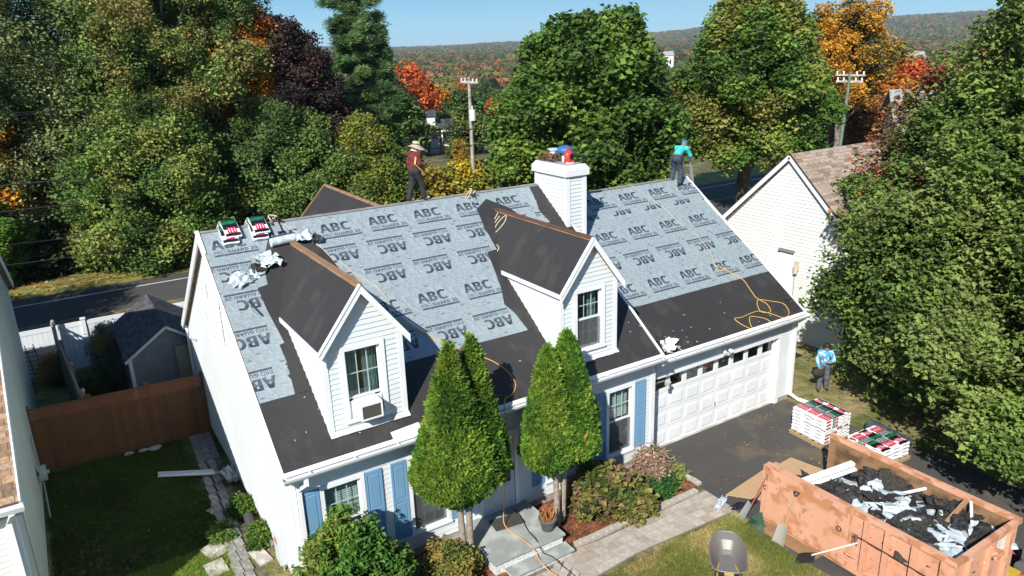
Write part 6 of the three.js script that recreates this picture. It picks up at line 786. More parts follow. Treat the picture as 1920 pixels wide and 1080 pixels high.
// ---------- things on the roof ----------
const rp = (x, z, o = 0.03) => [x, ry(z, o), z], gp = (x, z, o = 0.025) => [x, gy(z, o), z];
solo('air_hose', 'orange-yellow air hose lying in loops near the garage eave', 'hose', tube([[13.62, -2.15], [13.83, -1.9], [14.1, -1.58], [14.06, -1.2], [14.04, -0.98], [14.22, -0.73], [14.12, -0.52], [13.8, -0.6], [14.0, -0.9], [14.45, -0.78], [14.81, -0.6], [14.72, -0.34], [14.4, -0.27], [14.1, -0.45], [13.75, -0.62], [13.41, -0.63], [13.0, -0.6], [12.74, -0.62], [12.8, -0.45], [13.0, -0.25], [13.06, -0.2], [13.1, -0.36], [13.3, -0.55], [13.5, -0.5], [13.78, -0.36], [13.84, -0.26]].map(([x, z]) => gp(x, z)), 0.0105, 300, 6), mat.hoseYellow);
solo('safety_rope', 'tan safety rope running down the garage felt from the ridge', 'rope', tube([[12.86, -5.2], [13.1, -4.8], [13.3, -4.4], [13.44, -4.1], [13.5, -3.7], [13.72, -3.3], [13.78, -2.9], [13.7, -2.45], [13.5, -2.1], [13.55, -1.95], [13.95, -1.98], [14.15, -1.9]].map(([x, z]) => gp(x, z, 0.04)), 0.0095, 120, 6), mat.rope);
solo('safety_rope', 'tan safety rope running down the felt beside the left dormer', 'rope', tube([[1.75, -5.12], [1.95, -4.9], [2.2, -4.6], [2.49, -4.27], [2.62, -3.98], [2.85, -3.72], [2.95, -3.5], [3.2, -3.24], [3.38, -2.95], [3.44, -2.6]].map(([x, z]) => rp(x, z, 0.045)), 0.0095, 120, 6), mat.rope);
solo('air_hose', 'orange air hose crossing the eave between the arborvitae', 'hose', tube([[3.3, -2.3], [3.82, -1.87], [4.32, -1.44], [4.62, -1.2], [4.9, -1.03], [5.16, -0.8], [5.3, -0.55], [5.3, -0.3], [5.1, -0.14], [4.9, -0.1]].map(([x, z]) => rp(x, z, 0.04)).concat([[4.75, 3.05, 0.1], [4.7, 2.85, 0.24], [4.62, 1.8, 0.3], [4.5, 0.8, 0.32], [4.45, 0.42, 0.4], [4.5, 0.37, 0.75], [4.55, 0.37, 1.25], [4.58, 0.26, 1.42], [4.55, 0.2, 1.65], [4.6, 0.1, 1.85], [4.7, 0.06, 2.2], [5.0, 0.05, 2.9]]), 0.011, 220, 6), mat.hoseOrange);
solo('black_cable', 'thin black cable running from the door over the stone steps', 'cable', tube([[4.98, 0.37, -0.05], [4.95, 0.365, 0.3], [4.8, 0.365, 0.8], [4.75, 0.365, 1.25], [4.76, 0.2, 1.42], [4.85, 0.19, 1.68], [4.95, 0.06, 1.85], [5.0, 0.05, 2.6]], 0.01, 90, 6), mat.black);
{
  const k = 1.298, xc = 7.47, yd = (x, o = 0.03) => 6.32 - k * (xc - x) + o, P = (x, z) => [x, yd(x), z];
  solo('coiled_rope', 'tan rope looped over the upper end of the right dormer roof', 'rope', tube([P(7.36, -4.1), P(7.1, -4.15), P(6.95, -3.95), P(6.86, -3.7), P(6.78, -3.5), P(6.74, -3.4), P(6.86, -3.38), P(6.9, -3.55), P(7.0, -3.85), P(7.2, -4.02), P(7.4, -3.85), P(7.3, -3.75), P(7.05, -3.9), P(6.98, -4.0), P(7.15, -4.2), P(7.4, -4.25)], 0.013, 140, 6), mat.rope);
  const anchor = (x, z, lab) => { const t = thing('ridge_anchor', lab, 'anchor', [x, ry(z, 0.02), z], 0, 'safety anchors on the ridge'), r = rng(Math.round(x * 50)); const loop = (n, s, m, nm, rd) => { const pts = []; for (let i = 0; i < n; i++) pts.push([(r() - 0.5) * s, 0.03 + r() * s * 0.9, (r() - 0.6) * s]); part(t, nm, tube(pts, rd, n * 8, 6), m); }; loop(9, 0.3, mat.rope, 'rope_knot', 0.016); loop(6, 0.24, mat.black, 'strap', 0.018); part(t, 'plate', obox(0.1, 0.02, 0.3, 0, 0.02, 0.12, 0.62), mat.alu); };
  anchor(6.98, -4.9, 'tangle of rope and strap at the ridge above the right dormer'); anchor(1.72, -4.95, 'tangle of rope and strap at the ridge above the left dormer');
}
{ const t = thing('felt_roll', 'pale blue roll of roofing felt with torn black wrap behind the left dormer', 'roll'), a = rp(1.42, -4.46, 0.13), b = rp(2.0, -4.5, 0.13); part(t, 'roll', [cyl(0.1, 0.1, a, b, 18)], feltPale); const g = crumple(0.42, 0.3, 0.26, 501, 8, 0.3); g.rotateX(0.5); g.translate(2.2, ry(-4.5, 0.06), -4.5); part(t, 'loose_wrap', g, feltPale); const h = crumple(0.24, 0.24, 0.24, 503, 6, 0.4); h.rotateX(0.4); h.translate(2.45, ry(-4.45, 0.04), -4.45); part(t, 'torn_wrap', h, tarBlack); }
const scrap = (name, label, cat, w, d, h, x, z, y, seed, m, tilt = 0.62, turn = 0) => { const g = crumple(w, d, h, seed, 9, 0.35); g.rotateY(turn); g.rotateX(tilt); g.translate(x, y, z); return solo(name, label, cat, g, m); };
scrap('plastic_wrap', 'crumpled pale blue plastic wrap beside the top of the left dormer roof', 'scrap', 0.5, 0.36, 0.3, 1.2, -4.1, ry(-4.1, 0.02), 511, mottled([0.4, 0.55, 0.62], [0.75, 0.8, 0.82], 0.25, 5, 471, 0.3));
scrap('felt_scrap', 'torn strips of blue felt left of the crumpled wrap', 'scrap', 0.62, 0.34, 0.16, 0.62, -3.85, ry(-3.85, 0.04), 513, feltPale, 0.62, 0.4); scrap('felt_scrap', 'black torn scrap next to the crumpled plastic wrap', 'scrap', 0.34, 0.26, 0.16, 0.98, -3.98, ry(-3.98, 0.04), 515, tarBlack);
scrap('felt_scrap', 'white and black felt scrap in the gutter corner by the garage eave', 'scrap', 0.55, 0.36, 0.3, 10.05, -0.42, gy(-0.42, 0.03), 517, mottled([0.5, 0.58, 0.6], [0.75, 0.78, 0.78], 0.3, 4, 473, 0.4)); scrap('felt_scrap', 'small black scrap sticking up at the garage eave corner', 'scrap', 0.2, 0.2, 0.24, 9.85, -0.62, gy(-0.62, 0.06), 519, tarBlack, 0.2); scrap('felt_scrap', 'little black scrap near the right end of the garage eave', 'scrap', 0.2, 0.16, 0.1, 15.05, -0.65, gy(-0.65, 0.03), 521, tarBlack);
solo('metal_offcut', 'thin dark metal offcut lying on the felt left of the left dormer', 'offcut', beam(rp(0.52, -3.32, 0.035), rp(0.68, -2.95, 0.035), 0.05, 0.008), plain(0.05, 0.05, 0.055, 0.5));
solo('flashing_offcut', 'white flashing strip lying on the eave left of the arborvitae', 'offcut', slab([V(...rp(2.2, 0.04, 0.03)), V(...rp(2.85, 0.05, 0.03)), V(...rp(2.83, -0.17, 0.035)), V(...rp(2.2, -0.14, 0.035))], 0.006), whitePl);
{ const r = rng(121), g = []; for (let i = 0; i < 46; i++) { const x = 0.3 + 14.6 * r(), z = -0.15 - 1.1 * r(), o = x < 9.4; g.push(obox(0.03 + 0.03 * r(), 0.006, 0.014, x, (o ? ry(z) : gy(z)) + 0.018, z, 0.6, r() * 3)); } const m = solo('roof_litter', 'small pale chips scattered on the black eave sheets', 'litter', g, whitePl); m.userData.kind = 'stuff'; }
// air conditioner in the left dormer window
{ const a = thing('window_air_conditioner', 'white window air conditioner in the left dormer window', 'air conditioner', [1.85, 3.62, -0.44]); part(a, 'case', [box(-0.225, 0.225, 0.0, 0.34, -0.12, 0.30), box(-0.225, 0.225, 0.3, 0.34, 0.3001, 0.34), box(-0.225, 0.225, 0.0, 0.03, 0.3001, 0.34), box(-0.225, -0.195, 0.03, 0.3, 0.3001, 0.34), box(0.195, 0.225, 0.03, 0.3, 0.3001, 0.34)], mat.trim); part(a, 'coil', box(-0.195, 0.195, 0.03, 0.3, 0.3002, 0.306), plain(0.06, 0.06, 0.055)); const f = []; for (let i = 0; i < 22; i++) f.push(box(-0.19 + i * 0.0175, -0.187 + i * 0.0175, 0.03, 0.3, 0.306, 0.33)); part(a, 'fins', f, plain(0.16, 0.15, 0.13)); part(a, 'side_panel', box(-0.35, -0.226, -0.03, 0.33, -0.02, 0.0), mat.trim); part(a, 'side_panel', box(0.226, 0.35, -0.03, 0.33, -0.02, 0.0), mat.trim); part(a, 'bracket', beam([0, 0.0, 0.28], [0, -0.13, 0.05], 0.3, 0.02), mat.alu); }
// on top of the chimney
const CT = 7.379;
{ const b = thing('leaf_blower', 'red leaf blower with a black tube standing on the chimney cap', 'leaf blower', [9.6, CT, -4.02], 0.2), red = plain(0.6, 0.05, 0.03, 0.4); const s = new THREE.SphereGeometry(0.15, 20, 14); s.scale(1, 1.05, 0.72); s.translate(0, 0.19, 0); part(b, 'fan_housing', [s, box(-0.1, 0.12, 0.02, 0.12, -0.1, 0.1)], red); part(b, 'handle', tube([[-0.12, 0.25, 0], [-0.1, 0.37, 0], [0.06, 0.38, 0], [0.12, 0.28, 0]], 0.02, 24, 8), red); part(b, 'intake_grille', cyl(0.08, 0.08, [0, 0.19, 0.1], [0, 0.19, 0.125], 16), mat.dark); part(b, 'base_plate', box(-0.13, 0.06, 0.0, 0.03, 0.02, 0.13), whitePl); part(b, 'blower_tube', [cyl(0.045, 0.04, [0.1, 0.25, 0], [0.62, 0.13, 0.04], 12), cyl(0.04, 0.03, [0.62, 0.13, 0.04], [0.72, 0.1, 0.05], 12)], plain(0.05, 0.05, 0.055, 0.5)); }
{ const f = thing('chimney_flue', 'white chimney flue pipe with a pale lid', 'flue', [9.52, CT, -4.62]); part(f, 'pipe', cyl(0.11, 0.11, [0, 0, 0], [0, 0.3, 0], 20), whitePl); part(f, 'lid', [cyl(0.15, 0.16, [0, 0.31, 0], [0, 0.35, 0], 24)], plain(0.5, 0.62, 0.66)); const g = thing('blue_bucket_lid', 'blue tub upside down beside the flue behind the leaf blower', 'tub', [9.78, CT, -4.45]); const s = new THREE.SphereGeometry(0.24, 24, 12, 0, 6.2832, 0, Math.PI / 2); s.scale(1, 0.55, 1); s.translate(0, 0.3, 0); part(g, 'tub', [s, cyl(0.24, 0.25, [0, 0.25, 0], [0, 0.3, 0], 24)], plain(0.03, 0.12, 0.36, 0.5)); part(g, 'stand', cyl(0.1, 0.1, [0, 0, 0], [0, 0.25, 0], 14), whitePl); }
{ const r = rng(131), g = [], h = []; for (let i = 0; i < 60; i++) { const x = 9.36 + 0.22 * r(), z = -4.35 - 0.65 * r(), y = CT + 0.02 + 0.14 * r(); g.push(beam([x, y, z], [x + (r() - 0.6) * 0.4, y + (r() - 0.35) * 0.14, z + (r() - 0.5) * 0.4], 0.012, 0.012)); } for (let i = 0; i < 14; i++) { const c = crumple(0.2, 0.16, 0.16, 700 + i, 4, 0.4); c.rotateX(r() * 2); c.rotateY(r() * 6); c.translate(9.38 + 0.2 * r(), CT + 0.06 + 0.12 * r(), -4.4 - 0.5 * r()); h.push(c); } const m = solo('twig_pile', 'pile of twigs and brown debris on the left of the chimney cap', 'debris', [...g, ...h], mottled([0.05, 0.03, 0.02], [0.2, 0.11, 0.05], 0.2, 8, 475)); m.userData.kind = 'stuff'; }
{ // ladder against the far gable
  const l = thing('ladder', 'aluminium ladder leaning at the far end of the garage roof', 'ladder'), A = (s, t) => [lerp(16.9, 15.33, t), lerp(0, 7.15, t), -5.36 + s * 0.21]; for (const s of [-1, 1]) part(l, 'rail', beam(A(s, 0), A(s, 1), 0.035, 0.075), mat.alu); for (let i = 1; i < 23; i++) part(l, 'rung', cyl(0.015, 0.015, A(-1, i / 23), A(1, i / 23), 8), mat.alu); }
// ---------- small things on the ground ----------
{ const p = thing('flower_pot', 'dark grey pot with dead brown plants on the step corner', 'flower pot', [5.2, 0.347, 1.0]), r = rng(141); part(p, 'pot', (() => { const g = new THREE.LatheGeometry([[0.0, 0], [0.13, 0], [0.19, 0.26], [0.21, 0.26], [0.21, 0.3], [0.18, 0.3], [0.17, 0.25], [0.0, 0.25]].map(q => new THREE.Vector2(...q)), 26); return g; })(), mottled([0.06, 0.06, 0.058], [0.13, 0.13, 0.125], 0.3, 6, 481)); part(p, 'soil', cyl(0.17, 0.17, [0, 0.24, 0], [0, 0.262, 0], 20), mat.rawWood); const st = []; for (let i = 0; i < 46; i++) { const a = r() * 6.28, d = 0.13 * Math.sqrt(r()); st.push(beam([Math.cos(a) * d, 0.25, Math.sin(a) * d], [Math.cos(a) * d * 1.6 + (r() - 0.5) * 0.1, 0.32 + 0.26 * r(), Math.sin(a) * d * 1.6], 0.02, 0.008)); } stuffPart(p, 'dead_stems', st, plain(0.36, 0.15, 0.05)); }
solo('gutter_piece', 'white gutter length lying on the shaded lawn across the block path', 'gutter', [beam([-1.6, 0.06, -7.05], [-0.36, 0.12, -6.2], 0.12, 0.02), beam([-1.6, 0.1, -7.1], [-0.36, 0.16, -6.25], 0.02, 0.09)], whitePl);
scrap('plastic_bag', 'crumpled clear plastic bag against the gable wall', 'bag', 0.4, 0.5, 0.42, -0.08, -5.7, 0.1, 531, mottled([0.3, 0.36, 0.38], [0.55, 0.6, 0.6], 0.3, 5, 483, 0.3), 0); solo('drain_pipe', 'short black corrugated drain pipe by the gable', 'pipe', (() => { const g = [cyl(0.1, 0.1, [-0.12, 0.11, -3.75], [-0.18, 0.11, -3.1], 16)]; for (let i = 0; i < 9; i++) g.push(cyl(0.112, 0.112, [-0.12 - 0.0067 * i, 0.11, -3.72 + i * 0.072], [-0.122 - 0.0067 * i, 0.11, -3.69 + i * 0.072], 16)); return g; })(), plain(0.06, 0.06, 0.06, 0.7));
{ const m = mottled([0.3, 0.29, 0.27], [0.5, 0.48, 0.46], 0.3, 5, 485), ls = ['pale stone at the fence foot, right of the others', 'pale stone at the fence foot, middle of three', 'pale stone at the fence foot, left of the others']; [[-1.45, -8.72, 0.13], [-1.75, -8.78, 0.09], [-2.1, -8.82, 0.1]].forEach(([x, z, s], i) => { const g = new THREE.IcosahedronGeometry(s, 1), p = g.attributes.position; for (let k = 0; k < p.count; k++) { const q = 0.8 + 0.4 * noise3(V(p.getX(k) * 20, p.getY(k) * 20, p.getZ(k) * 20), 1, 31 + i); p.setXYZ(k, p.getX(k) * q * 1.4, p.getY(k) * q * 0.6, p.getZ(k) * q); } g.computeVertexNormals(); g.translate(x, 0.04, z); solo('stone', ls[i], 'stone', g, m, 'stones at the fence foot'); }); }
solo('downspout_length', 'white downspout length lying on the grass right of the garage', 'downspout', beam([15.55, 0.08, -2.05], [16.25, 0.1, -1.55], 0.09, 0.07), whitePl);
scrap('felt_scrap', 'torn pale strip lying across the end of the paver walk', 'scrap', 0.6, 0.16, 0.06, 9.35, 2.2, 0.05, 541, feltPale, 0, 0.4); scrap('felt_scrap', 'grey scrap on the asphalt beside the tall shingle stack', 'scrap', 0.3, 0.16, 0.1, 13.05, 2.45, 0.04, 543, mottled([0.2, 0.2, 0.2], [0.5, 0.5, 0.52], 0.2, 5, 487), 0, 0.8); scrap('tarp_strip', 'black glossy strip on the asphalt between walk and dumpster', 'scrap', 0.7, 0.18, 0.08, 9.75, 2.55, 0.04, 545, plain(0.015, 0.015, 0.018, 0.25), 0, -0.2);
{ const t = thing('tool_heap', 'heap of red and yellow air tools and hoses behind the dumpster end', 'tools', [12.35, 0, 7.1]), r = rng(151); const lp = (n, s, rd, m, nm, y = 0.1) => { const pts = []; for (let i = 0; i < n; i++) { const a = i * 0.9; pts.push([Math.cos(a) * s * (0.7 + 0.4 * r()), y + 0.1 * r(), Math.sin(a) * s * (0.7 + 0.4 * r())]); } part(t, nm, tube(pts, rd, n * 8, 6), m); }; lp(16, 0.4, 0.018, plain(0.4, 0.04, 0.03, 0.5), 'red_hose', 0.16); lp(12, 0.5, 0.02, mat.black, 'black_hose', 0.05); part(t, 'compressor', [cyl(0.16, 0.16, [-0.1, 0.25, 0.3], [0.45, 0.25, 0.3], 18), box(0.0, 0.3, 0.4, 0.6, 0.2, 0.4)], plain(0.09, 0.09, 0.1)); part(t, 'tool_case', box(-0.5, -0.15, 0.0, 0.22, -0.1, 0.3), plain(0.45, 0.33, 0.03, 0.5)); }
// ---------- utility poles, wires, far buildings ----------
function pole(label, x, z, H, o) { const y = terrain(x, z), p = thing('utility_pole', label, 'utility pole', [x, y, z]); part(p, 'mast', cyl(0.15, 0.1, [o.lean || 0, -1, 0], [0, H, 0], 10), o.mat); for (const [yy, L] of o.arms) { part(p, 'crossarm', box(-0.05, 0.05, H + yy - 0.06, H + yy + 0.06, -L, L), mottled([0.4, 0.39, 0.36], [0.58, 0.56, 0.52], 1, 5, 491)); for (const s of [-0.9, -0.45, 0.45, 0.9]) part(p, 'insulator', cyl(0.05, 0.06, [0, H + yy + 0.06, s * L], [0, H + yy + 0.24, s * L], 8), whitePl); } if (o.can) part(p, 'transformer', [cyl(0.2, 0.2, [-0.1, H - 2.6, 0.42], [-0.1, H - 1.95, 0.42], 16), cyl(0.04, 0.05, [-0.1, H - 1.95, 0.42], [-0.1, H - 1.7, 0.42], 8), box(-0.12, -0.08, H - 2.3, H - 2.2, 0.1, 0.3)], plain(0.62, 0.66, 0.68, 0.5)); return p; }
pole('grey utility pole with a white transformer left of the round maple', 20.95, -29.5, 8.75, { arms: [[-0.3, 1.05]], mat: mottled([0.28, 0.26, 0.22], [0.42, 0.39, 0.35], 1, 6, 493), can: true });
pole('greenish utility pole with double white crossarms beyond the neighbour garage', 42.7, -17.95, 8.15, { arms: [[-0.1, 1.05], [-0.5, 0.95]], mat: mottled([0.09, 0.14, 0.1], [0.16, 0.22, 0.15], 1, 6, 495), lean: -0.6 });
{ const wire = (lab, a, b, sag, r, n = 24) => { const p = []; for (let i = 0; i <= n; i++) { const t = i / n; p.push([lerp(a[0], b[0], t), lerp(a[1], b[1], t) - sag * 4 * t * (1 - t), lerp(a[2], b[2], t)]); } solo('overhead_wire', lab, 'wire', tube(p, r, n * 2, 5), mat.black, 'overhead wires'); };
  wire('thick sagging cable crossing left of the grey pole, upper of the pair', [20.95, 5.6, -29.4], [-30, 6.4, -28.9], 0.9, 0.035); wire('thick sagging cable crossing left of the grey pole, lower of the pair', [20.95, 4.6, -29.4], [-30, 5.2, -28.9], 1.0, 0.03); wire('thin power line from the grey pole crossarm, nearer end', [20.95, 8.7, -28.5], [-30, 9.2, -28.4], 0.7, 0.014); wire('thin power line from the grey pole crossarm, farther end', [20.95, 8.7, -30.4], [-30, 9.2, -30.2], 0.7, 0.014); wire('thin line crossing low at the left edge over the road, upper one', [-14, 5.3, -17.6], [1.5, 4.2, -19], 0.2, 0.014); wire('thin line crossing low at the left edge over the road, lower one', [-14, 4.6, -17.6], [1.0, 3.55, -19], 0.25, 0.018); }
{ // brown house in the valley
  const a = 0.4705, d = 88, x = CAM.x + Math.sin(a) * d, z = CAM.z - Math.cos(a) * d, h = thing('brown_house', 'brown house with white trim and dark roof beyond the road', 'house', [x, -1.9, z], -0.4); h.scale.setScalar(0.86); const b = mottled([0.3, 0.22, 0.16], [0.38, 0.29, 0.21], 3, 5, 497);
  part(h, 'wall', wallPanel(V(0, 0, 0), X1, Z1, [[-3, -3], [2.2, -3], [2.2, 4.3], [-3, 4.3]], [[0.55, 1.65, 2.2, 3.9]], 0.2), b); part(h, 'wall', box(2.21, 3.6, -3, 2.4, -0.6, -6), b); part(h, 'wall', box(-3, 2.2, -3, 4.3, -7, -6.9), b); part(h, 'corner_board', [box(-1.15, -0.85, -3, 3.4, 0.01, 0.12)], mat.trim); part(h, 'corner_board', box(1.95, 2.3, -3, 4.3, 0.01, 0.12), mat.trim); part(h, 'frieze', box(0.2, 2.3, 4.05, 4.4, 0.01, 0.14), mat.trim);
  const w = sub(h, 'window'); part(w, 'frame', [box(0.4, 0.56, 2.05, 4.0, 0.01, 0.1), box(1.64, 1.8, 2.05, 4.0, 0.01, 0.1), box(0.56, 1.64, 3.88, 4.04, 0.01, 0.1), box(0.4, 1.8, 1.9, 2.06, 0.01, 0.14)], mat.trim); part(w, 'pane', box(0.56, 1.64, 2.06, 3.88, -0.05, -0.03), mat.dark);
  const dr = sub(h, 'door'); part(dr, 'door_leaf', box(-0.8, 0.0, -1.4, 1.6, 0.01, 0.08), mat.trim); part(dr, 'pane', box(-0.62, -0.18, 0.0, 0.9, 0.081, 0.09), plain(0.08, 0.09, 0.1)); part(h, 'door_hood', [box(-0.85, 0.1, 1.75, 2.9, 0.01, 0.1)], mat.trim);
  const rm = mottled([0.035, 0.037, 0.045], [0.07, 0.072, 0.085], 2, 8, 499); part(h, 'roof', [slab([V(-3.3, 4.4, 0.4), V(2.5, 4.4, 0.4), V(2.5, 5.2, -3.4), V(-3.3, 5.2, -3.4)], 0.15), slab([V(2.5, 4.4, -7.2), V(-3.3, 4.4, -7.2), V(-3.3, 5.2, -3.41), V(2.5, 5.2, -3.41)], 0.15), slab([V(2.52, 2.5, 0), V(3.9, 2.5, 0), V(3.9, 4.2, -3.3), V(2.52, 4.2, -3.3)], 0.15)], rm); const q = sub(h, 'roof_dormer'); part(q, 'dormer_wall', box(-1.4, -0.3, 4.6, 5.9, -1.6, -0.6), mat.trim); part(q, 'dormer_roof', slab([V(-1.5, 5.9, -0.4), V(-0.1, 5.9, -0.4), V(-0.1, 6.5, -2.8), V(-1.5, 6.5, -2.8)], 0.12), rm);
}
{ // pale buildings glimpsed in the wood
  const wm = mottled([0.6, 0.6, 0.6], [0.75, 0.75, 0.76], 4, 4, 500), rm = plain(0.3, 0.31, 0.33); let n = 0;
  const far = (a, d, w, h, dep, turn, lab, up) => { const x = CAM.x + Math.sin(a) * d, z = CAM.z - Math.cos(a) * d, g = thing('far_building', lab, 'building', [x, terrain(x, z) + up, z], turn, 'pale buildings in the valley'); part(g, 'wall', wallPanel(V(0, 0, dep / 2), X1, Z1, [[-w / 2, -4], [w / 2, -4], [w / 2, h], [-w / 2, h]], [], 0.3), wm); part(g, 'wall', [box(-w / 2, -w / 2 + 0.3, -4, h, -dep / 2, dep / 2 - 0.31), box(w / 2 - 0.3, w / 2, -4, h, -dep / 2, dep / 2 - 0.31)], wm); for (let i = 0, k = Math.max(2, Math.round(w / 4)); i < k; i++) { const wx = lerp(-w / 2, w / 2, (i + 0.5) / k), f = part(g, 'window', box(wx - 0.7, wx + 0.7, h * 0.35, h * 0.75, dep / 2 + 0.01, dep / 2 + 0.06), mat.trim); part(f, 'pane', box(wx - 0.55, wx + 0.55, h * 0.38, h * 0.72, dep / 2 + 0.061, dep / 2 + 0.07), mat.dark); } part(g, 'roof', [slab([V(-w / 2 - 0.4, h, dep / 2 + 0.4), V(w / 2 + 0.4, h, dep / 2 + 0.4), V(w / 2 + 0.4, h + dep * 0.25, 0), V(-w / 2 - 0.4, h + dep * 0.25, 0)], 0.2), slab([V(w / 2 + 0.4, h, -dep / 2 - 0.4), V(-w / 2 - 0.4, h, -dep / 2 - 0.4), V(-w / 2 - 0.4, h + dep * 0.25, -0.01), V(w / 2 + 0.4, h + dep * 0.25, -0.01)], 0.2)], rm); };
  far(1.03, 420, 20, 8, 12, -0.9, 'long low white building among the trees below the right hills', 6); far(0.757, 520, 16, 9, 10, -0.6, 'small white building between the two green maples', 8); far(0.442, 175, 8, 5, 8, -0.3, 'small white house half hidden left of the brown house', 4); far(0.925, 96, 9, 4, 8, -0.9, 'white house glimpsed behind the tall green maple', 0); far(1.09, 80, 10, 4, 9, -0.9, 'white house hidden behind the red-tinged maple', 0); far(0.41, 700, 14, 8, 10, -0.4, 'white speck of a house on the far wooded hill', 8);
}
// ---------- people ----------
function meshField(caps, cell, k, fold = 0) { // smooth union of tapered capsules [a, b, ra, rb]
  const bb = new THREE.Box3(); for (const [a, b, ra, rb] of caps) { bb.expandByPoint(V(...a).addScalar(ra + k)); bb.expandByPoint(V(...a).subScalar(ra + k)); bb.expandByPoint(V(...b).addScalar(rb + k)); bb.expandByPoint(V(...b).subScalar(rb + k)); }
  const c = bb.getCenter(V()), s = bb.getSize(V()), half = Math.max(s.x, s.y, s.z) / 2 + 3 * cell, n = Math.ceil(2 * half / cell), e = new MarchingCubes(n, mat.dark, false, false, 200000), N = n; e.isolation = 0;
  const F = e.field; F.fill(-1); const A = caps.map(([a, b, ra, rb]) => ({ a: V(...a), d: V(...b).sub(V(...a)), ra, rb, l: Math.max(1e-9, V(...b).distanceToSquared(V(...a))), m: Math.max(ra, rb) })), p = V(), q = V();
  for (let z = 0; z < N; z++) for (let y = 0; y < N; y++) for (let x = 0; x < N; x++) {
    p.set((x - N / 2) / (N / 2) * half + c.x, (y - N / 2) / (N / 2) * half + c.y, (z - N / 2) / (N / 2) * half + c.z); let d = 1;
    for (const o of A) { q.subVectors(p, o.a); const t = clamp(q.dot(o.d) / o.l); q.addScaledVector(o.d, -t); const f = q.length() - lerp(o.ra, o.rb, t); const h = clamp(0.5 + 0.5 * (d - f) / k); d = lerp(d, f, h) - k * h * (1 - h); }
    F[x + y * N + z * N * N] = -d;
  }
  e.update(); const cnt = e.count ?? e.geometry.drawRange.count, g = new THREE.BufferGeometry(), P = new Float32Array(cnt * 3); for (let i = 0; i < cnt; i++) { P[i * 3] = e.positionArray[i * 3] * half + c.x; P[i * 3 + 1] = e.positionArray[i * 3 + 1] * half + c.y; P[i * 3 + 2] = e.positionArray[i * 3 + 2] * half + c.z; }
  g.setAttribute('position', new THREE.BufferAttribute(P, 3)); g.setAttribute('normal', new THREE.BufferAttribute(e.normalArray.slice(0, cnt * 3), 3));
  // outward normals
  const nn = g.attributes.normal; let flip = 0; for (let i = 0; i < cnt; i += 97) { const v = V().fromBufferAttribute(g.attributes.position, i), t = V().fromBufferAttribute(nn, i); let best = 1e9, bd = null; for (const o of A) { q.subVectors(v, o.a); const tt = clamp(q.dot(o.d) / o.l); q.addScaledVector(o.d, -tt); if (q.length() - o.m < best) { best = q.length() - o.m; bd = q.clone(); } } flip += Math.sign(bd.dot(t)); } if (flip < 0) for (let i = 0; i < cnt * 3; i++) nn.array[i] *= -1;
  if (fold) { const p = g.attributes.position, v = V(), t = V(); for (let i = 0; i < cnt; i++) { v.fromBufferAttribute(p, i); t.fromBufferAttribute(nn, i); const f = fold * (noise3(V(v.x * 1.4, v.y, v.z * 1.4), 0.09, 17) + 0.6 * noise3(V(v.x, v.y * 2.2, v.z), 0.06, 19) - 0.8); p.setXYZ(i, v.x + t.x * f, v.y + t.y * f, v.z + t.z * f); } g.computeVertexNormals(); }
  return mu(g);
}
const vadd = (a, b, s = 1) => a.map((x, i) => x + b[i] * s);
function handCaps(w, dir, side, up, curl) { // wrist, finger direction, thumb side, back of hand
  const D = V(...dir).normalize(), S = V(...side).normalize(), U = V(...up).normalize(), at = (a, b, c) => V(...w).addScaledVector(D, a).addScaledVector(S, b).addScaledVector(U, c).toArray(), L = [[at(0, 0, 0), at(0.045, 0.02, 0), 0.022, 0.02], [at(0.02, -0.01, 0), at(0.08, -0.026, 0), 0.02, 0.017], [at(0.03, 0.01, 0), at(0.085, 0.022, 0), 0.02, 0.016]];
  [[0.026, 0.07], [0.009, 0.08], [-0.009, 0.074], [-0.026, 0.058]].forEach(([b, l]) => { const p0 = at(0.082, b, 0), p1 = at(0.082 + l * 0.45, b, -l * 0.25 * curl), p2 = at(0.082 + l * (0.75 - 0.4 * curl), b, -l * (0.35 + 0.4 * curl) * curl); L.push([p0, p1, 0.0095, 0.0085], [p1, p2, 0.0085, 0.007]); });
  L.push([at(0.025, 0.028, -0.004), at(0.055, 0.052, -0.015), 0.012, 0.01], [at(0.055, 0.052, -0.015), at(0.08, 0.05, -0.03 * (0.5 + curl)), 0.01, 0.008]); return L;
}
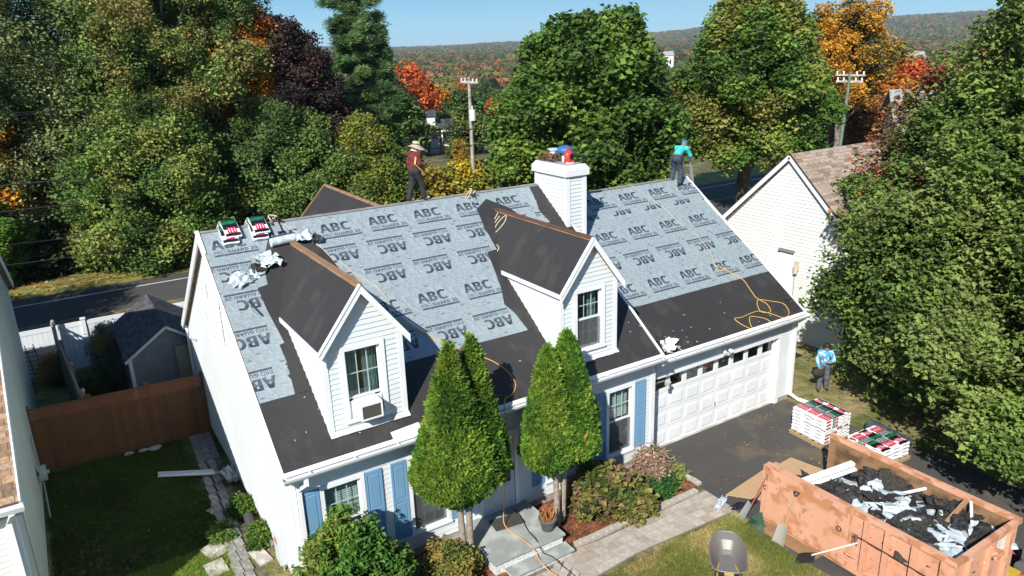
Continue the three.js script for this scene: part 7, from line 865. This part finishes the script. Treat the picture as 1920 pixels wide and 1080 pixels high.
function person(label, pos, turn, J, o) {
  const t = thing('person', label, 'person', pos, turn), sk = plain(0.3, 0.17, 0.11, 0.6), H = J.head, f = J.face, S = (a, b, c, d) => [J[a], J[b], c, d];
  const limbs = [S('hip', 'waist', 0.115, 0.105), S('waist', 'chest', 0.105, 0.125), S('chest', 'neck', 0.11, 0.055), [J.shL, J.shR, 0.06, 0.06], S('neck', 'head', 0.05, 0.055), S('shL', 'elL', 0.05, 0.038), S('elL', 'wrL', 0.037, 0.025), S('shR', 'elR', 0.05, 0.038), S('elR', 'wrR', 0.037, 0.025), [J.hpL, J.knL, 0.082, 0.055], [J.knL, J.anL, 0.055, 0.036], [J.hpR, J.knR, 0.082, 0.055], [J.knR, J.anR, 0.055, 0.036], [J.hpL, J.hpR, 0.085, 0.085], S('anL', 'toL', 0.036, 0.03), S('anR', 'toR', 0.036, 0.03)];
  const fd = V(...f).normalize(), up = V(0, 1, 0).addScaledVector(fd, -fd.y).normalize(), sd = up.clone().cross(fd), hp = (a, b, c) => V(...H).addScaledVector(fd, a).addScaledVector(up, b).addScaledVector(sd, c).toArray();
  const head = [[hp(-0.015, 0.03, 0), hp(-0.03, 0.035, 0), 0.082, 0.08], [hp(0.02, -0.03, 0), hp(0.035, -0.075, 0), 0.06, 0.04], [hp(0.08, -0.002, 0), hp(0.098, -0.03, 0), 0.01, 0.014], [hp(0.0, -0.01, 0.078), hp(-0.012, 0.02, 0.083), 0.012, 0.016], [hp(0.0, -0.01, -0.078), hp(-0.012, 0.02, -0.083), 0.012, 0.016], [hp(0.07, -0.058, 0.016), hp(0.07, -0.058, -0.016), 0.01, 0.01], [hp(0.072, 0.022, 0.035), hp(0.078, 0.022, -0.035), 0.012, 0.012]];
  const geos = [meshField(limbs, 0.02, 0.04), meshField(head, 0.006, 0.022)];
  for (const s of ['L', 'R']) geos.push(meshField(handCaps(J['wr' + s], J['hd' + s], J['th' + s], J['bk' + s], o['curl' + s] ?? 0.6), 0.0045, 0.008));
  const body = part(t, 'body', geos, sk);
  const eye = []; for (const s of [1, -1]) { const e = new THREE.SphereGeometry(0.011, 10, 8); e.translate(...hp(0.073, 0.008, s * 0.03)); eye.push(e); } part(t, 'eyes', eye, plain(0.02, 0.015, 0.012, 0.3));
  const grow = (l, d) => l.map(([a, b, c, e]) => [a, b, c + d, e + d]);
  part(t, 'shirt', meshField(grow([limbs[0], limbs[1], limbs[2], limbs[3], limbs[5], limbs[7], [J.elL, vadd(J.wrL, [0, 0, 0]).map((v, i) => lerp(J.elL[i], J.wrL[i], 0.9)), 0.037, 0.028], [J.elR, J.wrR.map((v, i) => lerp(J.elR[i], J.wrR[i], 0.9)), 0.037, 0.028]].map(c => c), 0.02), 0.016, 0.045, 0.035), o.shirt);
  part(t, 'trousers', meshField(grow([[J.hip, J.waist.map((v, i) => lerp(J.hip[i], J.waist[i], 0.25)), 0.112, 0.108], limbs[9], [J.knL, J.anL, 0.06, 0.05], limbs[11], [J.knR, J.anR, 0.06, 0.05], limbs[13]], 0.024), 0.016, 0.04, 0.035), o.trousers);
  part(t, 'shoes', meshField([[J.anL.map((v, i) => v - (i === 1 ? 0.03 : 0)), J.toL, 0.046, 0.04], [J.anR.map((v, i) => v - (i === 1 ? 0.03 : 0)), J.toR, 0.046, 0.04]], 0.01, 0.02), o.shoes);
  if (o.gloves) part(t, 'gloves', ['L', 'R'].map(s => meshField(grow(handCaps(J['wr' + s], J['hd' + s], J['th' + s], J['bk' + s], o['curl' + s] ?? 0.6), 0.006), 0.0055, 0.01)), o.gloves);
  const q = new THREE.Quaternion().setFromRotationMatrix(new THREE.Matrix4().makeBasis(sd, up, fd));
  const place = g => { g.applyQuaternion(q); g.translate(...H); return g; };
  if (o.hat === 'straw') { const g = new THREE.LatheGeometry([[0, 0.16], [0.07, 0.155], [0.095, 0.13], [0.105, 0.06], [0.16, 0.035], [0.235, 0.005], [0.23, -0.0], [0.15, 0.025], [0.1, 0.045]].map(p => new THREE.Vector2(...p)), 32); const p = g.attributes.position; for (let i = 0; i < p.count; i++) { const r = Math.hypot(p.getX(i), p.getZ(i)); if (r > 0.15) p.setY(i, p.getY(i) - 0.04 * Math.pow(p.getX(i) / 0.2, 2) + 0.01 * Math.sin(7 * p.getX(i))); } g.computeVertexNormals(); g.rotateX(-0.12); part(t, 'hat', place(g), mottled([0.42, 0.34, 0.24], [0.56, 0.48, 0.36], 0.1, 8, 551)); const b = new THREE.CylinderGeometry(0.1, 0.108, 0.03, 28, 1, true); b.translate(0, 0.075, -0.005); b.rotateX(-0.12); part(t, 'hat_band', place(b), plain(0.1, 0.06, 0.05)); const nb = new THREE.CylinderGeometry(0.1, 0.13, 0.14, 20, 1, true, Math.PI * 0.5, Math.PI); nb.translate(0, -0.05, -0.0); part(t, 'neck_flap', place(nb), mottled([0.4, 0.33, 0.25], [0.52, 0.44, 0.34], 0.1, 8, 553)); }
  if (o.hat === 'cap') { const g = new THREE.SphereGeometry(0.108, 24, 12, 0, 6.2832, 0, Math.PI * 0.52); g.translate(0, 0.035, -0.015); const b = new THREE.CylinderGeometry(0.13, 0.14, 0.015, 28); b.scale(1, 1, 1.1); b.translate(0, 0.035, 0.01); part(t, 'hat', [place(g), place(b)], o.hatMat); }
  if (o.hat === 'hair') { const g = new THREE.SphereGeometry(0.104, 24, 14, 0, 6.2832, 0, Math.PI * 0.58), p = g.attributes.position; for (let i = 0; i < p.count; i++) { const k = 1 + 0.1 * noise3(V(p.getX(i) * 30, p.getY(i) * 30, p.getZ(i) * 30), 1, 5); p.setXYZ(i, p.getX(i) * k, p.getY(i) * k, p.getZ(i) * k); } g.computeVertexNormals(); g.rotateX(-0.35); g.translate(0, 0.03, -0.03); part(t, 'hair', place(g), plain(0.012, 0.01, 0.01, 0.7)); }
  if (o.more) o.more(t); return t;
}
const denim = mottled([0.02, 0.032, 0.06], [0.045, 0.065, 0.11], 0.3, 8, 561), darkCloth = mottled([0.012, 0.012, 0.014], [0.028, 0.027, 0.03], 0.3, 8, 563), glove = plain(0.6, 0.58, 0.56, 0.8);
// walking along the ridge towards the right
person('roofer in a straw hat and maroon shirt walking along the ridge', [5.42, RY + 0.03, RZ + 0.01], Math.PI / 2 + 0.18, { hip: [0, 0.79, -0.02], waist: [0, 0.92, 0], chest: [0, 1.1, 0.03], neck: [0, 1.25, 0.06], head: [0, 1.37, 0.11], face: [0.1, -0.35, 1], shL: [0.16, 1.2, 0.04], shR: [-0.16, 1.2, 0.04], elL: [0.2, 0.96, -0.02], wrL: [0.17, 0.78, 0.12], hdL: [-0.1, -0.8, 0.5], thL: [-0.6, 0, 0.6], bkL: [1, 0, 0.2], elR: [-0.2, 0.97, 0.04], wrR: [-0.16, 0.79, 0.2], hdR: [0.1, -0.75, 0.6], thR: [0.6, 0, 0.6], bkR: [-1, 0, 0.2], hpL: [0.08, 0.78, 0], hpR: [-0.08, 0.78, 0], knL: [0.085, 0.43, -0.04], anL: [0.08, 0.085, -0.17], toL: [0.085, 0.04, -0.04], knR: [-0.085, 0.45, 0.16], anR: [-0.08, 0.1, 0.2], toR: [-0.085, 0.05, 0.34] }, {
  shirt: mottled([0.1, 0.012, 0.02], [0.15, 0.022, 0.03], 0.25, 8, 565), trousers: darkCloth, shoes: plain(0.5, 0.42, 0.41), hat: 'straw', gloves: glove, curlL: 0.9, curlR: 0.9,
  more: t => { part(t, 'harness_strap', [beam([-0.15, 1.24, 0.0], [-0.2, 0.98, -0.1], 0.05, 0.012), beam([-0.2, 0.98, -0.1], [-0.24, 0.76, 0.1], 0.06, 0.02), beam([0.1, 1.27, 0.02], [-0.15, 1.24, 0.0], 0.05, 0.012)], plain(0.5, 0.3, 0.06)); part(t, 'pry_bar', beam([-0.24, 0.76, 0.14], [-0.2, 0.55, 0.48], 0.035, 0.025), mat.dark); } });
// bent over at the ladder
person('roofer in a turquoise shirt and blue cap bending to the ladder top', [14.72, gy(-4.98), -5.02], 1.95, { hip: [0, 0.86, -0.1], waist: [0, 0.97, -0.02], chest: [0, 1.09, 0.19], neck: [0, 1.16, 0.36], head: [0, 1.23, 0.48], face: [0, -0.75, 1], shL: [0.17, 1.13, 0.3], shR: [-0.17, 1.13, 0.3], elL: [0.25, 0.92, 0.42], wrL: [0.2, 0.84, 0.62], hdL: [0, -0.5, 1], thL: [-1, 0, 0.2], bkL: [0, 1, 0.3], elR: [-0.25, 0.9, 0.42], wrR: [-0.16, 0.82, 0.6], hdR: [0, -0.5, 1], thR: [1, 0, 0.2], bkR: [0, 1, 0.3], hpL: [0.09, 0.85, -0.08], hpR: [-0.09, 0.85, -0.08], knL: [0.14, 0.5, 0.06], anL: [0.2, 0.1, 0.0], toL: [0.22, 0.07, 0.14], knR: [-0.12, 0.47, 0.02], anR: [-0.12, 0.09, -0.06], toR: [-0.12, 0.04, 0.09] }, {
  shirt: mottled([0.03, 0.38, 0.38], [0.05, 0.5, 0.5], 0.3, 6, 567), trousers: denim, shoes: darkCloth, hat: 'cap', hatMat: plain(0.02, 0.22, 0.36, 0.6), gloves: glove,
  more: t => { const g = new THREE.TorusGeometry(0.135, 0.022, 8, 30); g.rotateX(Math.PI / 2); g.scale(1, 1.6, 0.95); g.rotateX(0.45); g.translate(0, 0.93, -0.08); part(t, 'tool_belt', g, plain(0.12, 0.08, 0.04)); part(t, 'tool_pouch', [obox(0.07, 0.2, 0.13, 0.16, 0.82, -0.1, 0.2), obox(0.07, 0.2, 0.13, -0.16, 0.82, -0.12, 0.2)], darkCloth); } });
// under the maple
person('person in a blue tie-dye hoodie standing on the grass under the big maple', [16.55, 0, -0.25], -0.75, { hip: [0, 0.84, 0], waist: [0, 0.97, 0], chest: [0, 1.15, 0.01], neck: [0, 1.32, 0.03], head: [0, 1.44, 0.07], face: [-0.1, -0.35, 1], shL: [0.17, 1.26, 0.02], shR: [-0.17, 1.26, 0.02], elL: [0.25, 1.04, 0.08], wrL: [0.08, 1.03, 0.24], hdL: [-0.9, 0.1, 0.3], thL: [0, 1, 0.2], bkL: [0.2, 0.2, 1], elR: [-0.25, 1.04, 0.06], wrR: [-0.2, 0.84, 0.2], hdR: [0.1, -0.6, 0.8], thR: [0.9, 0.1, 0.2], bkR: [-0.3, 0.5, 0.6], hpL: [0.09, 0.83, 0], hpR: [-0.09, 0.83, 0], knL: [0.1, 0.46, 0.03], anL: [0.11, 0.09, -0.03], toL: [0.13, 0.04, 0.11], knR: [-0.1, 0.46, 0.06], anR: [-0.13, 0.09, 0.06], toR: [-0.16, 0.04, 0.2] }, {
  shirt: Std({ roughness: 0.85, map: tex(256, 0.5, (u, v) => mc(mc([0.03, 0.2, 0.4], [0.06, 0.36, 0.55], fbm(u, v, 7, 571, 3)), [0.65, 0.72, 0.75], smooth(0.52, 0.66, fbm(u, v, 11, 575, 4)))) }), trousers: mottled([0.02, 0.022, 0.028], [0.12, 0.13, 0.15], 0.3, 8, 577), shoes: darkCloth, hat: 'hair',
  more: t => { const g = new THREE.SphereGeometry(0.19, 20, 14); g.scale(1, 0.75, 0.6); g.translate(-0.22, 0.68, 0.24); part(t, 'held_bag', g, darkCloth); const c = new THREE.TorusGeometry(0.09, 0.035, 8, 22); c.rotateX(Math.PI / 2 - 0.3); c.translate(0, 1.31, -0.02); part(t, 'hood', c, plain(0.04, 0.28, 0.48)); } });
renderer.render(scene, camera);
